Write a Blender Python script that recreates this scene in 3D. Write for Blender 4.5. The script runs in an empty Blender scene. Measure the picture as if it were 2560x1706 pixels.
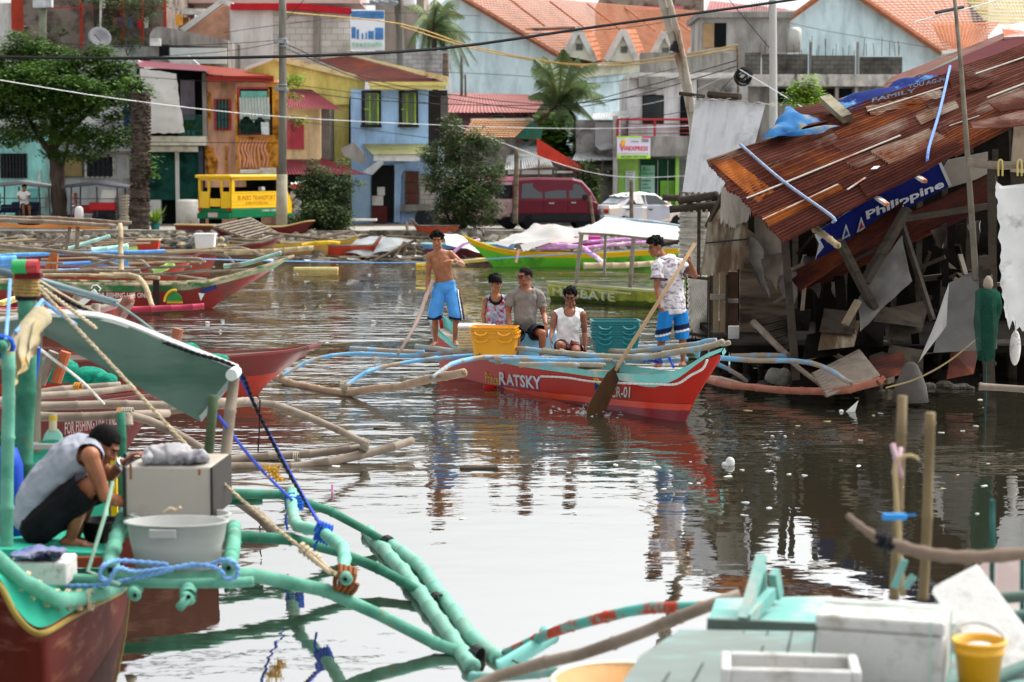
import bpy,bmesh,math,random
from mathutils import Vector,Matrix,noise,Quaternion
V=Vector
SC=bpy.context.scene
COL=SC.collection
rnd=random.Random(7)
# ---------------------------------------------------------------- camera
FP=70.0/36.0*2560.0            # focal length in photo pixels
CAMZ=3.12                          # eye height above the water
HOR=416.0                          # row of the horizon
TH=math.atan((853.0-HOR)/FP)   # downward pitch
cd=bpy.data.cameras.new('camera')
cam=bpy.data.objects.new('camera',cd);COL.objects.link(cam)
cd.lens=70.0;cd.sensor_width=36.0;cd.clip_start=0.5;cd.clip_end=3000.0
cam.location=(0,0,CAMZ);cam.rotation_euler=(math.pi/2-TH,0,0)
cd.dof.use_dof=True;cd.dof.focus_distance=25.0;cd.dof.aperture_fstop=2.5
SC.camera=cam
# ---------------------------------------------------------------- sky, sun, exposure
SUN_EL,SUN_AZ=math.radians(54),math.radians(55)
wd=bpy.data.worlds.new('World');SC.world=wd;wd.use_nodes=True
nt=wd.node_tree;nt.nodes.clear()
sk=nt.nodes.new('ShaderNodeTexSky');sk.sky_type='NISHITA';sk.sun_disc=False
sk.sun_elevation=SUN_EL;sk.sun_rotation=SUN_AZ;sk.dust_density=5.0;sk.air_density=1.0;sk.ozone_density=1.0
hs=nt.nodes.new('ShaderNodeHueSaturation');hs.inputs['Saturation'].default_value=0.13
bg=nt.nodes.new('ShaderNodeBackground');bg.inputs['Strength'].default_value=0.15
wo=nt.nodes.new('ShaderNodeOutputWorld')
nt.links.new(sk.outputs[0],hs.inputs['Color']);nt.links.new(hs.outputs[0],bg.inputs[0]);nt.links.new(bg.outputs[0],wo.inputs[0])
sl=bpy.data.lights.new('sun','SUN');sl.energy=0.9;sl.angle=math.radians(40);sl.color=(1.0,0.96,0.9)
so=bpy.data.objects.new('sun',sl);COL.objects.link(so);so.location=(0,0,40)
sd=V((math.sin(SUN_AZ)*math.cos(SUN_EL),math.cos(SUN_AZ)*math.cos(SUN_EL),math.sin(SUN_EL)))
so.rotation_euler=sd.to_track_quat('Z','Y').to_euler()
SC.view_settings.view_transform='Standard';SC.view_settings.look='None'
SC.view_settings.gamma=1.0;SC.view_settings.use_curve_mapping=False
SC.view_settings.exposure=1.33
SC.cycles.max_bounces=6;SC.cycles.diffuse_bounces=3;SC.cycles.glossy_bounces=3
SC.cycles.transmission_bounces=4;SC.cycles.transparent_max_bounces=8
SC.cycles.use_denoising=True;SC.cycles.sample_clamp_indirect=6.0
# ---------------------------------------------------------------- pixel <-> world
def P(px,py,d):
    a=(px-1280.0)/FP;v=-(py-853.0)/FP
    y=math.cos(TH)+v*math.sin(TH);z=-math.sin(TH)+v*math.cos(TH)
    k=d/y
    return V((a*k,d,CAMZ+z*k))
def W(px,py,z=0.0):
    a=(px-1280.0)/FP;v=-(py-853.0)/FP
    y=math.cos(TH)+v*math.sin(TH);zz=-math.sin(TH)+v*math.cos(TH)
    k=(z-CAMZ)/zz
    return V((a*k,y*k,z))
def PX(d):return d/FP              # metres per photo pixel at depth d
# ---------------------------------------------------------------- materials
def lin(c):
    if isinstance(c,str):
        c=c.lstrip('#');c=tuple(int(c[i:i+2],16)/255 for i in (0,2,4))
        c=tuple(x/12.92 if x<=.04045 else ((x+.055)/1.055)**2.4 for x in c)
    return c[0],c[1],c[2],1.0
MATS={}
def mat(name,col,rough=.7,var=.22,vs=2.5,dirt=None,da=.45,ds=1.2,bump=0.,bs=30.,metal=0.,st=(1,1,1),spec=.10,col2=None,sharp=.08,trans=0.,dst=None):
    """procedural surface: base colour with soft mottling, optional second colour (dirt, rust, bare wood) in patches, optional bump"""
    if name in MATS:return MATS[name]
    m=bpy.data.materials.new(name);m.use_nodes=True;MATS[name]=m
    n=m.node_tree.nodes;L=m.node_tree.links
    p=n['Principled BSDF'];p.inputs['Roughness'].default_value=rough;p.inputs['Metallic'].default_value=metal
    p.inputs['Specular IOR Level'].default_value=spec
    tc=n.new('ShaderNodeTexCoord')
    def noi(scale,stv,det=6):
        mp=n.new('ShaderNodeMapping');mp.inputs['Scale'].default_value=stv;L.new(tc.outputs['Object'],mp.inputs[0])
        t=n.new('ShaderNodeTexNoise');t.inputs['Scale'].default_value=scale;t.inputs['Detail'].default_value=det
        t.inputs['Roughness'].default_value=.62;L.new(mp.outputs[0],t.inputs['Vector']);return t
    c=lin(col)
    lo=tuple(x*(1-var) for x in c[:3])+(1,);hi=tuple(min(1,x*(1+var)) for x in c[:3])+(1,)
    if col2:hi=lin(col2)
    t=noi(vs,st);r=n.new('ShaderNodeValToRGB');r.color_ramp.elements[0].position=.32;r.color_ramp.elements[1].position=.68
    r.color_ramp.elements[0].color=lo;r.color_ramp.elements[1].color=hi
    L.new(t.outputs['Fac'],r.inputs[0]);out=r.outputs[0]
    if dirt:
        t2=noi(ds,dst or st,9);r2=n.new('ShaderNodeValToRGB');e=r2.color_ramp.elements
        th=.5+(.5-da)*.42;e[0].position=max(0,th-sharp);e[1].position=min(1,th+sharp)
        e[0].color=(0,0,0,1);e[1].color=(1,1,1,1)
        L.new(t2.outputs['Fac'],r2.inputs[0])
        mx=n.new('ShaderNodeMix');mx.data_type='RGBA';L.new(r2.outputs[0],mx.inputs[0]);L.new(out,mx.inputs[6])
        mx.inputs[7].default_value=lin(dirt);out=mx.outputs[2]
    L.new(out,p.inputs['Base Color'])
    if bump:
        t3=noi(bs,st,4);b=n.new('ShaderNodeBump');b.inputs['Strength'].default_value=bump;b.inputs['Distance'].default_value=.02
        L.new(t3.outputs['Fac'],b.inputs['Height']);L.new(b.outputs[0],p.inputs['Normal'])
    if trans:
        tr=n.new('ShaderNodeBsdfTranslucent');L.new(out,tr.inputs[0]);ms=n.new('ShaderNodeMixShader');ms.inputs[0].default_value=trans
        o=n['Material Output'];L.new(p.outputs[0],ms.inputs[1]);L.new(tr.outputs[0],ms.inputs[2]);L.new(ms.outputs[0],o.inputs[0])
    return m
def glass(name='dark glass',col='#20262a',rough=.08):
    return mat(name,col,rough=rough,var=.3,vs=1.0,spec=.8)
def blocks(name,c1,c2,mortar,w=.42,h=.2,dirt='#4a4844',da=.3):
    """hollow-block wall with mortar joints, seen from the front"""
    if name in MATS:return MATS[name]
    m=mat(name,c1,rough=.9,var=.15,vs=1.5)
    n=m.node_tree.nodes;L=m.node_tree.links;p=n['Principled BSDF']
    tc=n.new('ShaderNodeTexCoord');sx=n.new('ShaderNodeSeparateXYZ');cx=n.new('ShaderNodeCombineXYZ')
    L.new(tc.outputs['Object'],sx.inputs[0]);L.new(sx.outputs[0],cx.inputs[0]);L.new(sx.outputs[2],cx.inputs[1])
    b=n.new('ShaderNodeTexBrick');b.inputs['Scale'].default_value=1.0;b.inputs['Brick Width'].default_value=w;b.inputs['Row Height'].default_value=h
    b.inputs['Mortar Size'].default_value=.016;b.inputs['Mortar Smooth'].default_value=.4;b.inputs['Color1'].default_value=lin(c1);b.inputs['Color2'].default_value=lin(c2);b.inputs['Mortar'].default_value=lin(mortar)
    L.new(cx.outputs[0],b.inputs['Vector'])
    t=n.new('ShaderNodeTexNoise');t.inputs['Scale'].default_value=.9;t.inputs['Detail'].default_value=8;L.new(tc.outputs['Object'],t.inputs['Vector'])
    r=n.new('ShaderNodeValToRGB');r.color_ramp.elements[0].position=.5+(.5-da)*.42-.1;r.color_ramp.elements[1].position=.5+(.5-da)*.42+.14
    L.new(t.outputs['Fac'],r.inputs[0])
    mx=n.new('ShaderNodeMix');mx.data_type='RGBA';L.new(r.outputs[0],mx.inputs[0]);L.new(b.outputs[0],mx.inputs[6]);mx.inputs[7].default_value=lin(dirt)
    L.new(mx.outputs[2],p.inputs['Base Color'])
    return m
# ---------------------------------------------------------------- mesh builder
WL={}
class MB:
    def __init__(s):s.v=[];s.f=[];s.m=[];s.mi=0
    def _add(s,vs,fs):
        o=len(s.v);s.v+=[V(x) for x in vs];s.f+=[tuple(i+o for i in f) for f in fs];s.m+=[s.mi]*len(fs)
    def quad(s,a,b,c,d):s._add([a,b,c,d],[(0,1,2,3)])
    def box(s,c,size,rot=None):
        h=V(size)/2;vs=[V((x*h.x,y*h.y,z*h.z)) for x in (-1,1) for y in (-1,1) for z in (-1,1)]
        if rot is not None:vs=[rot @ x for x in vs]
        s._add([V(c)+x for x in vs],[(0,1,3,2),(4,6,7,5),(0,4,5,1),(2,3,7,6),(0,2,6,4),(1,5,7,3)])
    def bevbox(s,c,size,bv=.02,rot=None):
        bm=bmesh.new();bmesh.ops.create_cube(bm,size=1.0)
        for x in bm.verts:x.co=V((x.co.x*size[0],x.co.y*size[1],x.co.z*size[2]))
        bmesh.ops.bevel(bm,geom=bm.edges[:],offset=bv,segments=2,affect='EDGES',profile=.5)
        s.bm(bm,c,rot)
    def bm(s,bm,c=(0,0,0),rot=None):
        bm.verts.index_update()
        s._add([V(c)+(rot @ x.co if rot is not None else x.co) for x in bm.verts],[tuple(q.index for q in f.verts) for f in bm.faces]);bm.free()
    def pbox(s,x0,y0,x1,y1,d,dep):
        a=P(x0,y1,d);b=P(x1,y0,d)
        s.box(((a.x+b.x)/2,a.y+dep/2,(a.z+b.z)/2),(abs(b.x-a.x),abs(dep),abs(b.z-a.z)))
    def beam(s,a,b,w,h=None,up=(0,0,1)):
        a=V(a);b=V(b);t=b-a;L=t.length
        if L<1e-6:return
        t.normalize();u=V(up)
        if abs(t.dot(u))>.98:u=V((0,1,0))
        x=t.cross(u).normalized();u=x.cross(t)
        s.box((a+b)/2,(w,L,h or w),Matrix((x,t,u)).transposed())
    def poly(s,pts,th):
        """flat outline extruded by the vector th"""
        n=len(pts);th=V(th);a=[V(p) for p in pts];b=[p+th for p in a]
        s._add(a+b,[tuple(range(n)),tuple(range(2*n-1,n-1,-1))]+[(i,i+n,(i+1)%n+n,(i+1)%n) for i in range(n)])
    def ppoly(s,pts,d,dep=.1):
        s.poly([P(x,y,d) for x,y in pts],(0,dep,0))
    def tube(s,pts,r,n=8,cap=True,flat=1.0,hollow=0):
        pts=[V(p) for p in pts];k=len(pts);rr=r if isinstance(r,(list,tuple)) else [r]*k
        vs=[];fs=[];prev=None
        for i in range(k):
            t=(pts[min(i+1,k-1)]-pts[max(i-1,0)])
            if t.length<1e-9:t=V((0,0,1))
            t.normalize()
            if prev is None:
                u=V((0,0,1)) if abs(t.z)<.9 else V((0,1,0))
                x=t.cross(u).normalized()
            else:
                x=(prev-t*prev.dot(t)).normalized()
            prev=x;y=x.cross(t)
            for j in range(n):
                a=2*math.pi*j/n;vs.append(pts[i]+(x*math.cos(a)+y*math.sin(a)*flat)*rr[i])
        for i in range(k-1):
            for j in range(n):
                fs.append((i*n+j,i*n+(j+1)%n,(i+1)*n+(j+1)%n,(i+1)*n+j))
        if cap:
            fs.append(tuple(range(n-1,-1,-1)));fs.append(tuple(range((k-1)*n,k*n)))
        s._add(vs,fs)
    def grid(s,fn,nu,nv):
        s._add([fn(i/nu,j/nv) for i in range(nu+1) for j in range(nv+1)],
               [(i*(nv+1)+j,(i+1)*(nv+1)+j,(i+1)*(nv+1)+j+1,i*(nv+1)+j+1) for i in range(nu) for j in range(nv)])
    def lathe(s,prof,c,n=20,rot=None,sx=1.,sy=1.):
        c=V(c);vs=[]
        for r,z in prof:
            for j in range(n):
                a=2*math.pi*j/n;q=V((r*math.cos(a)*sx,r*math.sin(a)*sy,z))
                vs.append(c+(rot @ q if rot is not None else q))
        k=len(prof)
        fs=[(i*n+j,i*n+(j+1)%n,(i+1)*n+(j+1)%n,(i+1)*n+j) for i in range(k-1) for j in range(n)]
        if prof[0][0]>1e-4:fs.append(tuple(range(n-1,-1,-1)))
        if prof[-1][0]>1e-4:fs.append(tuple(range((k-1)*n,k*n)))
        s._add(vs,fs)
    def ell(s,c,r,rot=None,nu=12,nv=8):
        c=V(c);vs=[];fs=[]
        for i in range(nv+1):
            ph=math.pi*i/nv
            for j in range(nu):
                a=2*math.pi*j/nu;q=V((r[0]*math.sin(ph)*math.cos(a),r[1]*math.sin(ph)*math.sin(a),r[2]*math.cos(ph)))
                vs.append(c+(rot @ q if rot is not None else q))
        for i in range(nv):
            for j in range(nu):fs.append((i*nu+j,(i+1)*nu+j,(i+1)*nu+(j+1)%nu,i*nu+(j+1)%nu))
        s._add(vs,fs)
    def mesh(s,name,mats,off=V((0,0,0)),smooth=False):
        me=bpy.data.meshes.new(name);me.from_pydata([p-off for p in s.v],[],s.f)
        for m in (mats if isinstance(mats,(list,tuple)) else [mats]):me.materials.append(m)
        if any(s.m):me.polygons.foreach_set('material_index',s.m)
        if smooth:me.polygons.foreach_set('use_smooth',[True]*len(s.f))
        me.update();return me
    def build(s,name,m,parent,smooth=False):
        o=bpy.data.objects.new(name,s.mesh(name,m,WL[parent],smooth));COL.objects.link(o);o.parent=parent;WL[o]=WL[parent];return o
    def one(s,name,m,label=None,cat=None,group=None,kind=None,smooth=False):
        xs=[p.x for p in s.v];ys=[p.y for p in s.v];zs=[p.z for p in s.v]
        c=V(((min(xs)+max(xs))/2,(min(ys)+max(ys))/2,min(zs)))
        o=bpy.data.objects.new(name,s.mesh(name,m,c,smooth));COL.objects.link(o);o.location=c;WL[o]=c
        tag(o,label,cat,group,kind);return o
def tag(o,label=None,cat=None,group=None,kind=None):
    if label:o['label']=label
    if cat:o['category']=cat
    if group:o['group']=group
    if kind or label:o['kind']=kind or 'thing'
def T(name,label,cat,loc,group=None):
    o=bpy.data.objects.new(name,None);COL.objects.link(o);o.location=loc;WL[o]=V(loc);o.empty_display_size=.2
    tag(o,label,cat,group);return o
def lerp(a,b,t):return a+(b-a)*t
def bil(A,B,C,D,u,v):return (A*(1-u)+B*u)*(1-v)+(D*(1-u)+C*u)*v
def path(pts,n=24):
    """smooth curve (Catmull-Rom) through world points"""
    pts=[V(p) for p in pts]
    if len(pts)<3:return [pts[0].lerp(pts[1],i/n) for i in range(n+1)]
    q=[pts[0]*2-pts[1]]+pts+[pts[-1]*2-pts[-2]];out=[]
    per=max(2,n//(len(pts)-1))
    for i in range(len(pts)-1):
        a,b,c,d=q[i:i+4]
        for k in range(per):
            t=k/per
            out.append(.5*(2*b+(c-a)*t+(2*a-5*b+4*c-d)*t*t+(3*b-a-3*c+d)*t**3))
    out.append(pts[-1]);return out
def bamboo(mb,pts,r,seg=.34,n=10,taper=.85,hollow=True,wob=.012):
    """bamboo pole: slightly crooked, a ring at every node, an open end"""
    pts=path(pts,40);acc=[0]
    for i in range(1,len(pts)):acc.append(acc[-1]+(pts[i]-pts[i-1]).length)
    L=acc[-1];out=[];rr=[];sd_=rnd.random()*50
    def at_(s_):
        for i in range(1,len(pts)):
            if acc[i]>=s_:return pts[i-1].lerp(pts[i],(s_-acc[i-1])/max(1e-6,acc[i]-acc[i-1]))
        return pts[-1]
    s_=0.;k=0
    while s_<L:
        sg=seg*(.85+.3*rnd.random())
        for q,b in ((0,1.0),(.03,1.15),(.06,1.0),(.5,.95)):
            z=s_+q*sg
            if z>=L:break
            p=at_(z)+V((noise.noise(V((z*1.3,sd_,0))),noise.noise(V((z*1.3,sd_,5))),noise.noise(V((z*1.3,sd_,9)))))*wob*2
            out.append(p);rr.append(r*lerp(1,taper,z/L)*b)
        s_+=sg
    out.append(at_(L));rr.append(r*taper)
    if hollow and len(out)>2:      # cut end with a rim and a dark bore
        t=(out[-1]-out[-2]).normalized();t0=(out[0]-out[1]).normalized();re,r0=rr[-1],rr[0]
        out=[out[0]-t0*.1,out[0],out[0]]+out[1:]+[out[-1],out[-1]-t*.1]
        rr=[r0*.6,r0*.68,r0]+rr[1:]+[re*.68,re*.6]
    mb.tube(out,rr,n)
def rope(mb,pts,r,n=6,k=24):mb.tube(path(pts,k),r,n)
def twisted(mb,pts,r,k=60,pitch=7):
    """two strands laid round each other"""
    q=path(pts,k);L=[0]
    for i in range(1,len(q)):L.append(L[-1]+(q[i]-q[i-1]).length)
    n=int(L[-1]/(r*pitch)*8);fine=[];j=1
    for i in range(n+1):
        s_=L[-1]*i/n
        while j<len(L)-1 and L[j]<s_:j+=1
        fine.append(q[j-1].lerp(q[j],min(1,(s_-L[j-1])/max(1e-6,L[j]-L[j-1]))))
    for ph in (0,math.pi):
        out=[]
        for i,p in enumerate(fine):
            t=(fine[min(i+1,n)]-fine[max(i-1,0)]).normalized();x=t.cross(V((.2,.3,1))).normalized();y=x.cross(t);a=i*math.pi/4+ph;out.append(p+(x*math.cos(a)+y*math.sin(a))*r*.5)
        mb.tube(out,r*.58,5)
def wraps(mb,c,axis,r,th,turns=4,pitch=None):
    """lashing: a few turns of cord round a pole"""
    c=V(c);t=V(axis).normalized();u=V((0,0,1)) if abs(t.z)<.9 else V((1,0,0));x=t.cross(u).normalized();y=x.cross(t);pitch=pitch or th*2
    pts=[]
    for i in range(turns*10+1):
        a=2*math.pi*i/10
        pts.append(c+t*(i/10-turns/2)*pitch+(x*math.cos(a)+y*math.sin(a))*(r+th*.6))
    mb.tube(pts,th,5)
def nz(p,s,seed=0.):return noise.noise(V((p[0]*s+seed,p[1]*s+seed*1.7,p[2]*s-seed)))
def corr(mb,A,B,C,D,n,amp=.018,nl=8,warp=.0,seed=0.,ragged=0.):
    """corrugated sheet: ridges run A->B (and D->C), n ridges between A and D"""
    A,B,C,D=V(A),V(B),V(C),V(D);nm=(B-A).cross(D-A).normalized()
    def f(u,v):
        p=bil(A,B,C,D,u,v)
        if ragged and (u==0 or u==1):p=p+(B-A).normalized()*nz(p,3.1,seed+4)*ragged
        return p+nm*(amp*math.sin(v*n*2*math.pi)+(nz(p,.9,seed)*warp if warp else 0))
    mb.grid(f,nl,n*6)
def tiles(mb,A,B,C,D,nx,ny,amp=.04,step=.05):
    """tile roof: A->B runs down the slope, A->D along the eave"""
    A,B,C,D=V(A),V(B),V(C),V(D);nm=(B-A).cross(D-A).normalized()
    if nm.z<0:nm=-nm
    for j in range(ny):
        def f(u,v,j=j):
            uu=(j+u*1.06)/ny
            return bil(A,B,C,D,uu,v)+nm*(step*u+amp*abs(math.sin(v*nx*math.pi)))
        mb.grid(f,1,nx*4)
def cloth(mb,A,B,C,D,nu=24,nv=24,wr=.03,sag=0.,sc=2.0,seed=0.,dirn=None,edge=0.):
    A,B,C,D=V(A),V(B),V(C),V(D);nm=(B-A).cross(D-A).normalized() if dirn is None else V(dirn)
    def f(u,v):
        p=bil(A,B,C,D,u,v)
        k=wr*(nz(p,sc,seed)+.5*nz(p,sc*2.3,seed+9))-sag*4*u*(1-u)*(4*v*(1-v))**.5*1.0
        q=p+nm*k
        if edge:q=q+V((nz(p,5,seed),0,nz(p,5,seed+3)))*edge*(1 if (u in (0,1) or v in (0,1)) else .3)
        return q
    mb.grid(f,nu,nv)
def text2d(s,bold=0.0):
    cu=bpy.data.curves.new('lettering','FONT');cu.body=s;cu.resolution_u=2;cu.offset=bold
    o=bpy.data.objects.new('lettering',cu);COL.objects.link(o)
    me=bpy.data.meshes.new_from_object(o.evaluated_get(bpy.context.evaluated_depsgraph_get()))
    vs=[v.co.copy() for v in me.vertices];fs=[tuple(p.vertices) for p in me.polygons]
    bpy.data.objects.remove(o);bpy.data.curves.remove(cu);bpy.data.meshes.remove(me)
    x0=min(v.x for v in vs);x1=max(v.x for v in vs);y0=min(v.y for v in vs);y1=max(v.y for v in vs)
    return [((v.x-x0)/(x1-x0),(v.y-y0)/max(1e-6,(y1-y0))) for v in vs],fs
def letter(mb,s,fn,bold=0.):
    """lettering laid on a surface: fn(u, v) gives the point for u along and v up the line of text"""
    vs,fs=text2d(s,bold);mb._add([fn(u,v) for u,v in vs],fs)
def pletter(mb,s,x0,y0,x1,y1,d,bold=0.):
    letter(mb,s,lambda u,v:P(lerp(x0,x1,u),lerp(y1,y0,v),d),bold)
def copy_tree(o,off,parent=None):
    c=o.copy();COL.objects.link(c);WL[c]=WL[o]+V(off)
    if parent is None:c.location=o.location+V(off)
    else:c.parent=parent
    for ch in o.children:copy_tree(ch,off,c)
    return c
# ================================================================ SETTING
def water_mat():
    m=bpy.data.materials.new('canal water');m.use_nodes=True;n=m.node_tree.nodes;L=m.node_tree.links
    p=n['Principled BSDF'];p.inputs['Base Color'].default_value=(.020,.019,.012,1);p.inputs['Roughness'].default_value=.5;p.inputs['Specular IOR Level'].default_value=0
    g=n.new('ShaderNodeBsdfGlossy');g.inputs['Roughness'].default_value=.015;g.inputs['Color'].default_value=(.96,.96,.95,1)
    fr=n.new('ShaderNodeFresnel');fr.inputs['IOR'].default_value=5.0
    ms=n.new('ShaderNodeMixShader');o=n['Material Output']
    tc=n.new('ShaderNodeTexCoord')
    def wave(sx,sy,scale,det):
        mp=n.new('ShaderNodeMapping');mp.inputs['Scale'].default_value=(sx,sy,1);L.new(tc.outputs['Object'],mp.inputs[0])
        t=n.new('ShaderNodeTexNoise');t.inputs['Scale'].default_value=scale;t.inputs['Detail'].default_value=det;t.inputs['Roughness'].default_value=.45
        L.new(mp.outputs[0],t.inputs['Vector']);return t.outputs['Fac']
    def math_(op,a,b):
        q=n.new('ShaderNodeMath');q.operation=op
        for i,x in enumerate((a,b)):
            if isinstance(x,float):q.inputs[i].default_value=x
            else:L.new(x,q.inputs[i])
        return q.outputs[0]
    big=wave(.55,1.0,.8,1);mid=wave(.6,1.0,2.6,2);sm=wave(.7,1.0,9.0,2);calm=wave(.6,1,.22,2)
    # ripples die out in the sheltered water close to the near boats
    sx=n.new('ShaderNodeSeparateXYZ');L.new(tc.outputs['Object'],sx.inputs[0])
    mr=n.new('ShaderNodeMapRange');mr.inputs['From Min'].default_value=-52.;mr.inputs['From Max'].default_value=-38.;mr.inputs['To Min'].default_value=.10;mr.inputs['To Max'].default_value=1.
    L.new(sx.outputs[1],mr.inputs['Value'])
    cr=n.new('ShaderNodeMapRange');cr.inputs['From Min'].default_value=.35;cr.inputs['From Max'].default_value=.65;cr.inputs['To Min'].default_value=.3;cr.inputs['To Max'].default_value=1.35;L.new(calm,cr.inputs['Value'])
    h=math_('ADD',math_('MULTIPLY',big,.055),math_('ADD',math_('MULTIPLY',mid,.05),math_('MULTIPLY',sm,.008)))
    h=math_('MULTIPLY',math_('MULTIPLY',h,cr.outputs[0]),mr.outputs[0])
    b=n.new('ShaderNodeBump');b.inputs['Strength'].default_value=1.;b.inputs['Distance'].default_value=1.;L.new(h,b.inputs['Height'])
    L.new(b.outputs[0],g.inputs['Normal']);L.new(b.outputs[0],fr.inputs['Normal'])
    L.new(math_('ADD',math_('MULTIPLY',fr.outputs[0],.5),.31),ms.inputs[0]);L.new(p.outputs[0],ms.inputs[1]);L.new(g.outputs[0],ms.inputs[2]);L.new(ms.outputs[0],o.inputs[0])
    return m
mb=MB();mb.quad((-400,-70,0),(400,-70,0),(400,69,0),(-400,69,0))
WATER=bpy.data.objects.new('water',mb.mesh('water',water_mat(),V((0,69,0))));COL.objects.link(WATER);WATER.location=(0,69,0);WATER['kind']='structure'
GZ=.74
M_EARTH=mat('earth','#7d756a',rough=.95,var=.25,vs=.5,dirt='#5c564c',bump=.5,bs=6)
mb=MB();mb.quad((-700,70,GZ),(700,70,GZ),(700,1500,GZ),(-700,1500,GZ));mb.quad((-700,70,-1),(700,70,-1),(700,70,GZ),(-700,70,GZ));mb.one('ground',M_EARTH,kind='structure')
mb=MB();mb.quad((-120,72.5,GZ+.004),(120,72.5,GZ+.004),(120,79.3,GZ+.004),(-120,79.3,GZ+.004))
mb.one('road',mat('road concrete','#a09c94',rough=.9,var=.12,vs=1.2,dirt='#6f6b63',da=.3),kind='structure')
M_STONE=mat('quay concrete','#8b857a',rough=.95,var=.25,vs=1.5,dirt='#4b463e',da=.42,ds=1.6,bump=.6,bs=12)
mb=MB()
for i in range(40):                                          # quay wall in cast sections, slightly uneven
    x=-40+i*2;mb.box((x,69.9+rnd.uniform(-.04,.04),GZ-.35),(1.97,.7,1.0+rnd.uniform(-.05,.05)))
o=mb.one('quay_wall',M_STONE,'long grey concrete quay wall along the far bank of the water','wall')
# rubble slope below the quay: nobody could count it
mb=MB()
for i in range(1500):
    x=rnd.uniform(-20,16);t=rnd.random()**1.5
    y=69.5-t*(6.5 if x<-10 else 4.0);s=rnd.uniform(.10,.34)
    rot=Matrix.Rotation(rnd.uniform(0,6.3),3,V((rnd.random(),rnd.random(),rnd.random()+.1)).normalized())
    mb.ell((x,y,lerp(.62,.0,t)+rnd.uniform(-.1,.08)),(s,s*.8,s*.6),rot,6,4)
mb.one('rubble',mat('rubble','#7c766b',rough=.95,var=.5,vs=1.3,dirt='#39352e',da=.45,ds=.9),kind='stuff')
mb=MB()
for i in range(700):                                          # driftwood, sticks and rubbish strewn over the bank
    x=rnd.uniform(-19,14);y=rnd.uniform(64.5,69.3);z=max(.03,(y-65.5)*.16)+rnd.uniform(.0,.15)
    a=rnd.uniform(-.5,.5);l=rnd.uniform(.3,1.5);q=V((math.cos(a),math.sin(a)*.5,rnd.uniform(-.12,.12)))*l
    mb.tube([V((x,y,z)),V((x,y,z))+q],rnd.uniform(.015,.05),5)
mb.one('driftwood_debris',mat('driftwood','#8d8272',rough=.9,var=.45,vs=.7,dirt='#4a4136',da=.4),kind='stuff')
mb=MB()
for i in range(500):
    x=rnd.uniform(-18,14);y=rnd.uniform(64.2,69.0);z=max(.02,(y-65.5)*.16)+rnd.uniform(0,.12);s=rnd.uniform(.08,.3)
    c=V((x,y,z));mb._add([c+V((rnd.uniform(-s,s),rnd.uniform(-s,s),rnd.uniform(0,s*.6))) for _ in range(4)],[(0,1,2,3)])
mb.one('plastic_rubbish_litter',mat('plastic rubbish','#a9aaa6',rough=.6,var=.4,vs=.8,dirt='#4c5d72',da=.35,ds=.9),kind='stuff')
# ================================================================ HOUSES ON THE FAR BANK
def wall(name,c,dirt='#6d675c',da=.33,**k):return mat(name,c,rough=.85,var=.10,vs=.8,dirt=dirt,da=da,ds=.7,sharp=.16,dst=(1.6,1.6,.45),**k)
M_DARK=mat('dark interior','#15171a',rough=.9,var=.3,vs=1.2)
M_GLASS=glass();M_IRON=mat('iron grille','#2b2b2d',rough=.6);M_WHITE=mat('white paint','#cfcfcb',rough=.6,var=.06,dirt='#9a958a',da=.25)
M_ZINC=mat('zinc sheet','#a9adae',rough=.5,var=.15,metal=.25,dirt='#75604a',da=.32,ds=.9)
M_CONC=mat('stained concrete','#a3a09a',rough=.95,var=.15,vs=1.2,dirt='#4d4b46',da=.42,ds=.9,sharp=.2,dst=(2.2,2.2,.5))
M_WOOD=mat('old timber','#6f6253',rough=.9,var=.35,vs=1.6,dirt='#3b342b',da=.35,st=(1,1,3))
M_RED=mat('red trim','#b0202c',rough=.6,var=.12)
def house(name,label,x0,y0,x1,y1,d,dep,m):
    c=P((x0+x1)/2,y1,d);c.y=d;r=T(name,label,'building',(c.x,d,GZ))
    mb=MB();a=P(x0,y1,d);b=P(x1,y0,d);zb=min(GZ-.05,a.z) if a.z<GZ+.6 else a.z
    mb.box(((a.x+b.x)/2,d+dep/2,(zb+b.z)/2),(b.x-a.x,dep,b.z-zb));mb.build('wall',m,r);return r
def panel(r,name,x0,y0,x1,y1,d,m,dep=.1):
    mb=MB();mb.pbox(x0,y0,x1,y1,d,dep);return mb.build(name,m,r)
def polyp(r,name,pts,d,m,dep=.15):
    mb=MB();mb.ppoly(pts,d,dep);return mb.build(name,m,r)
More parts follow.
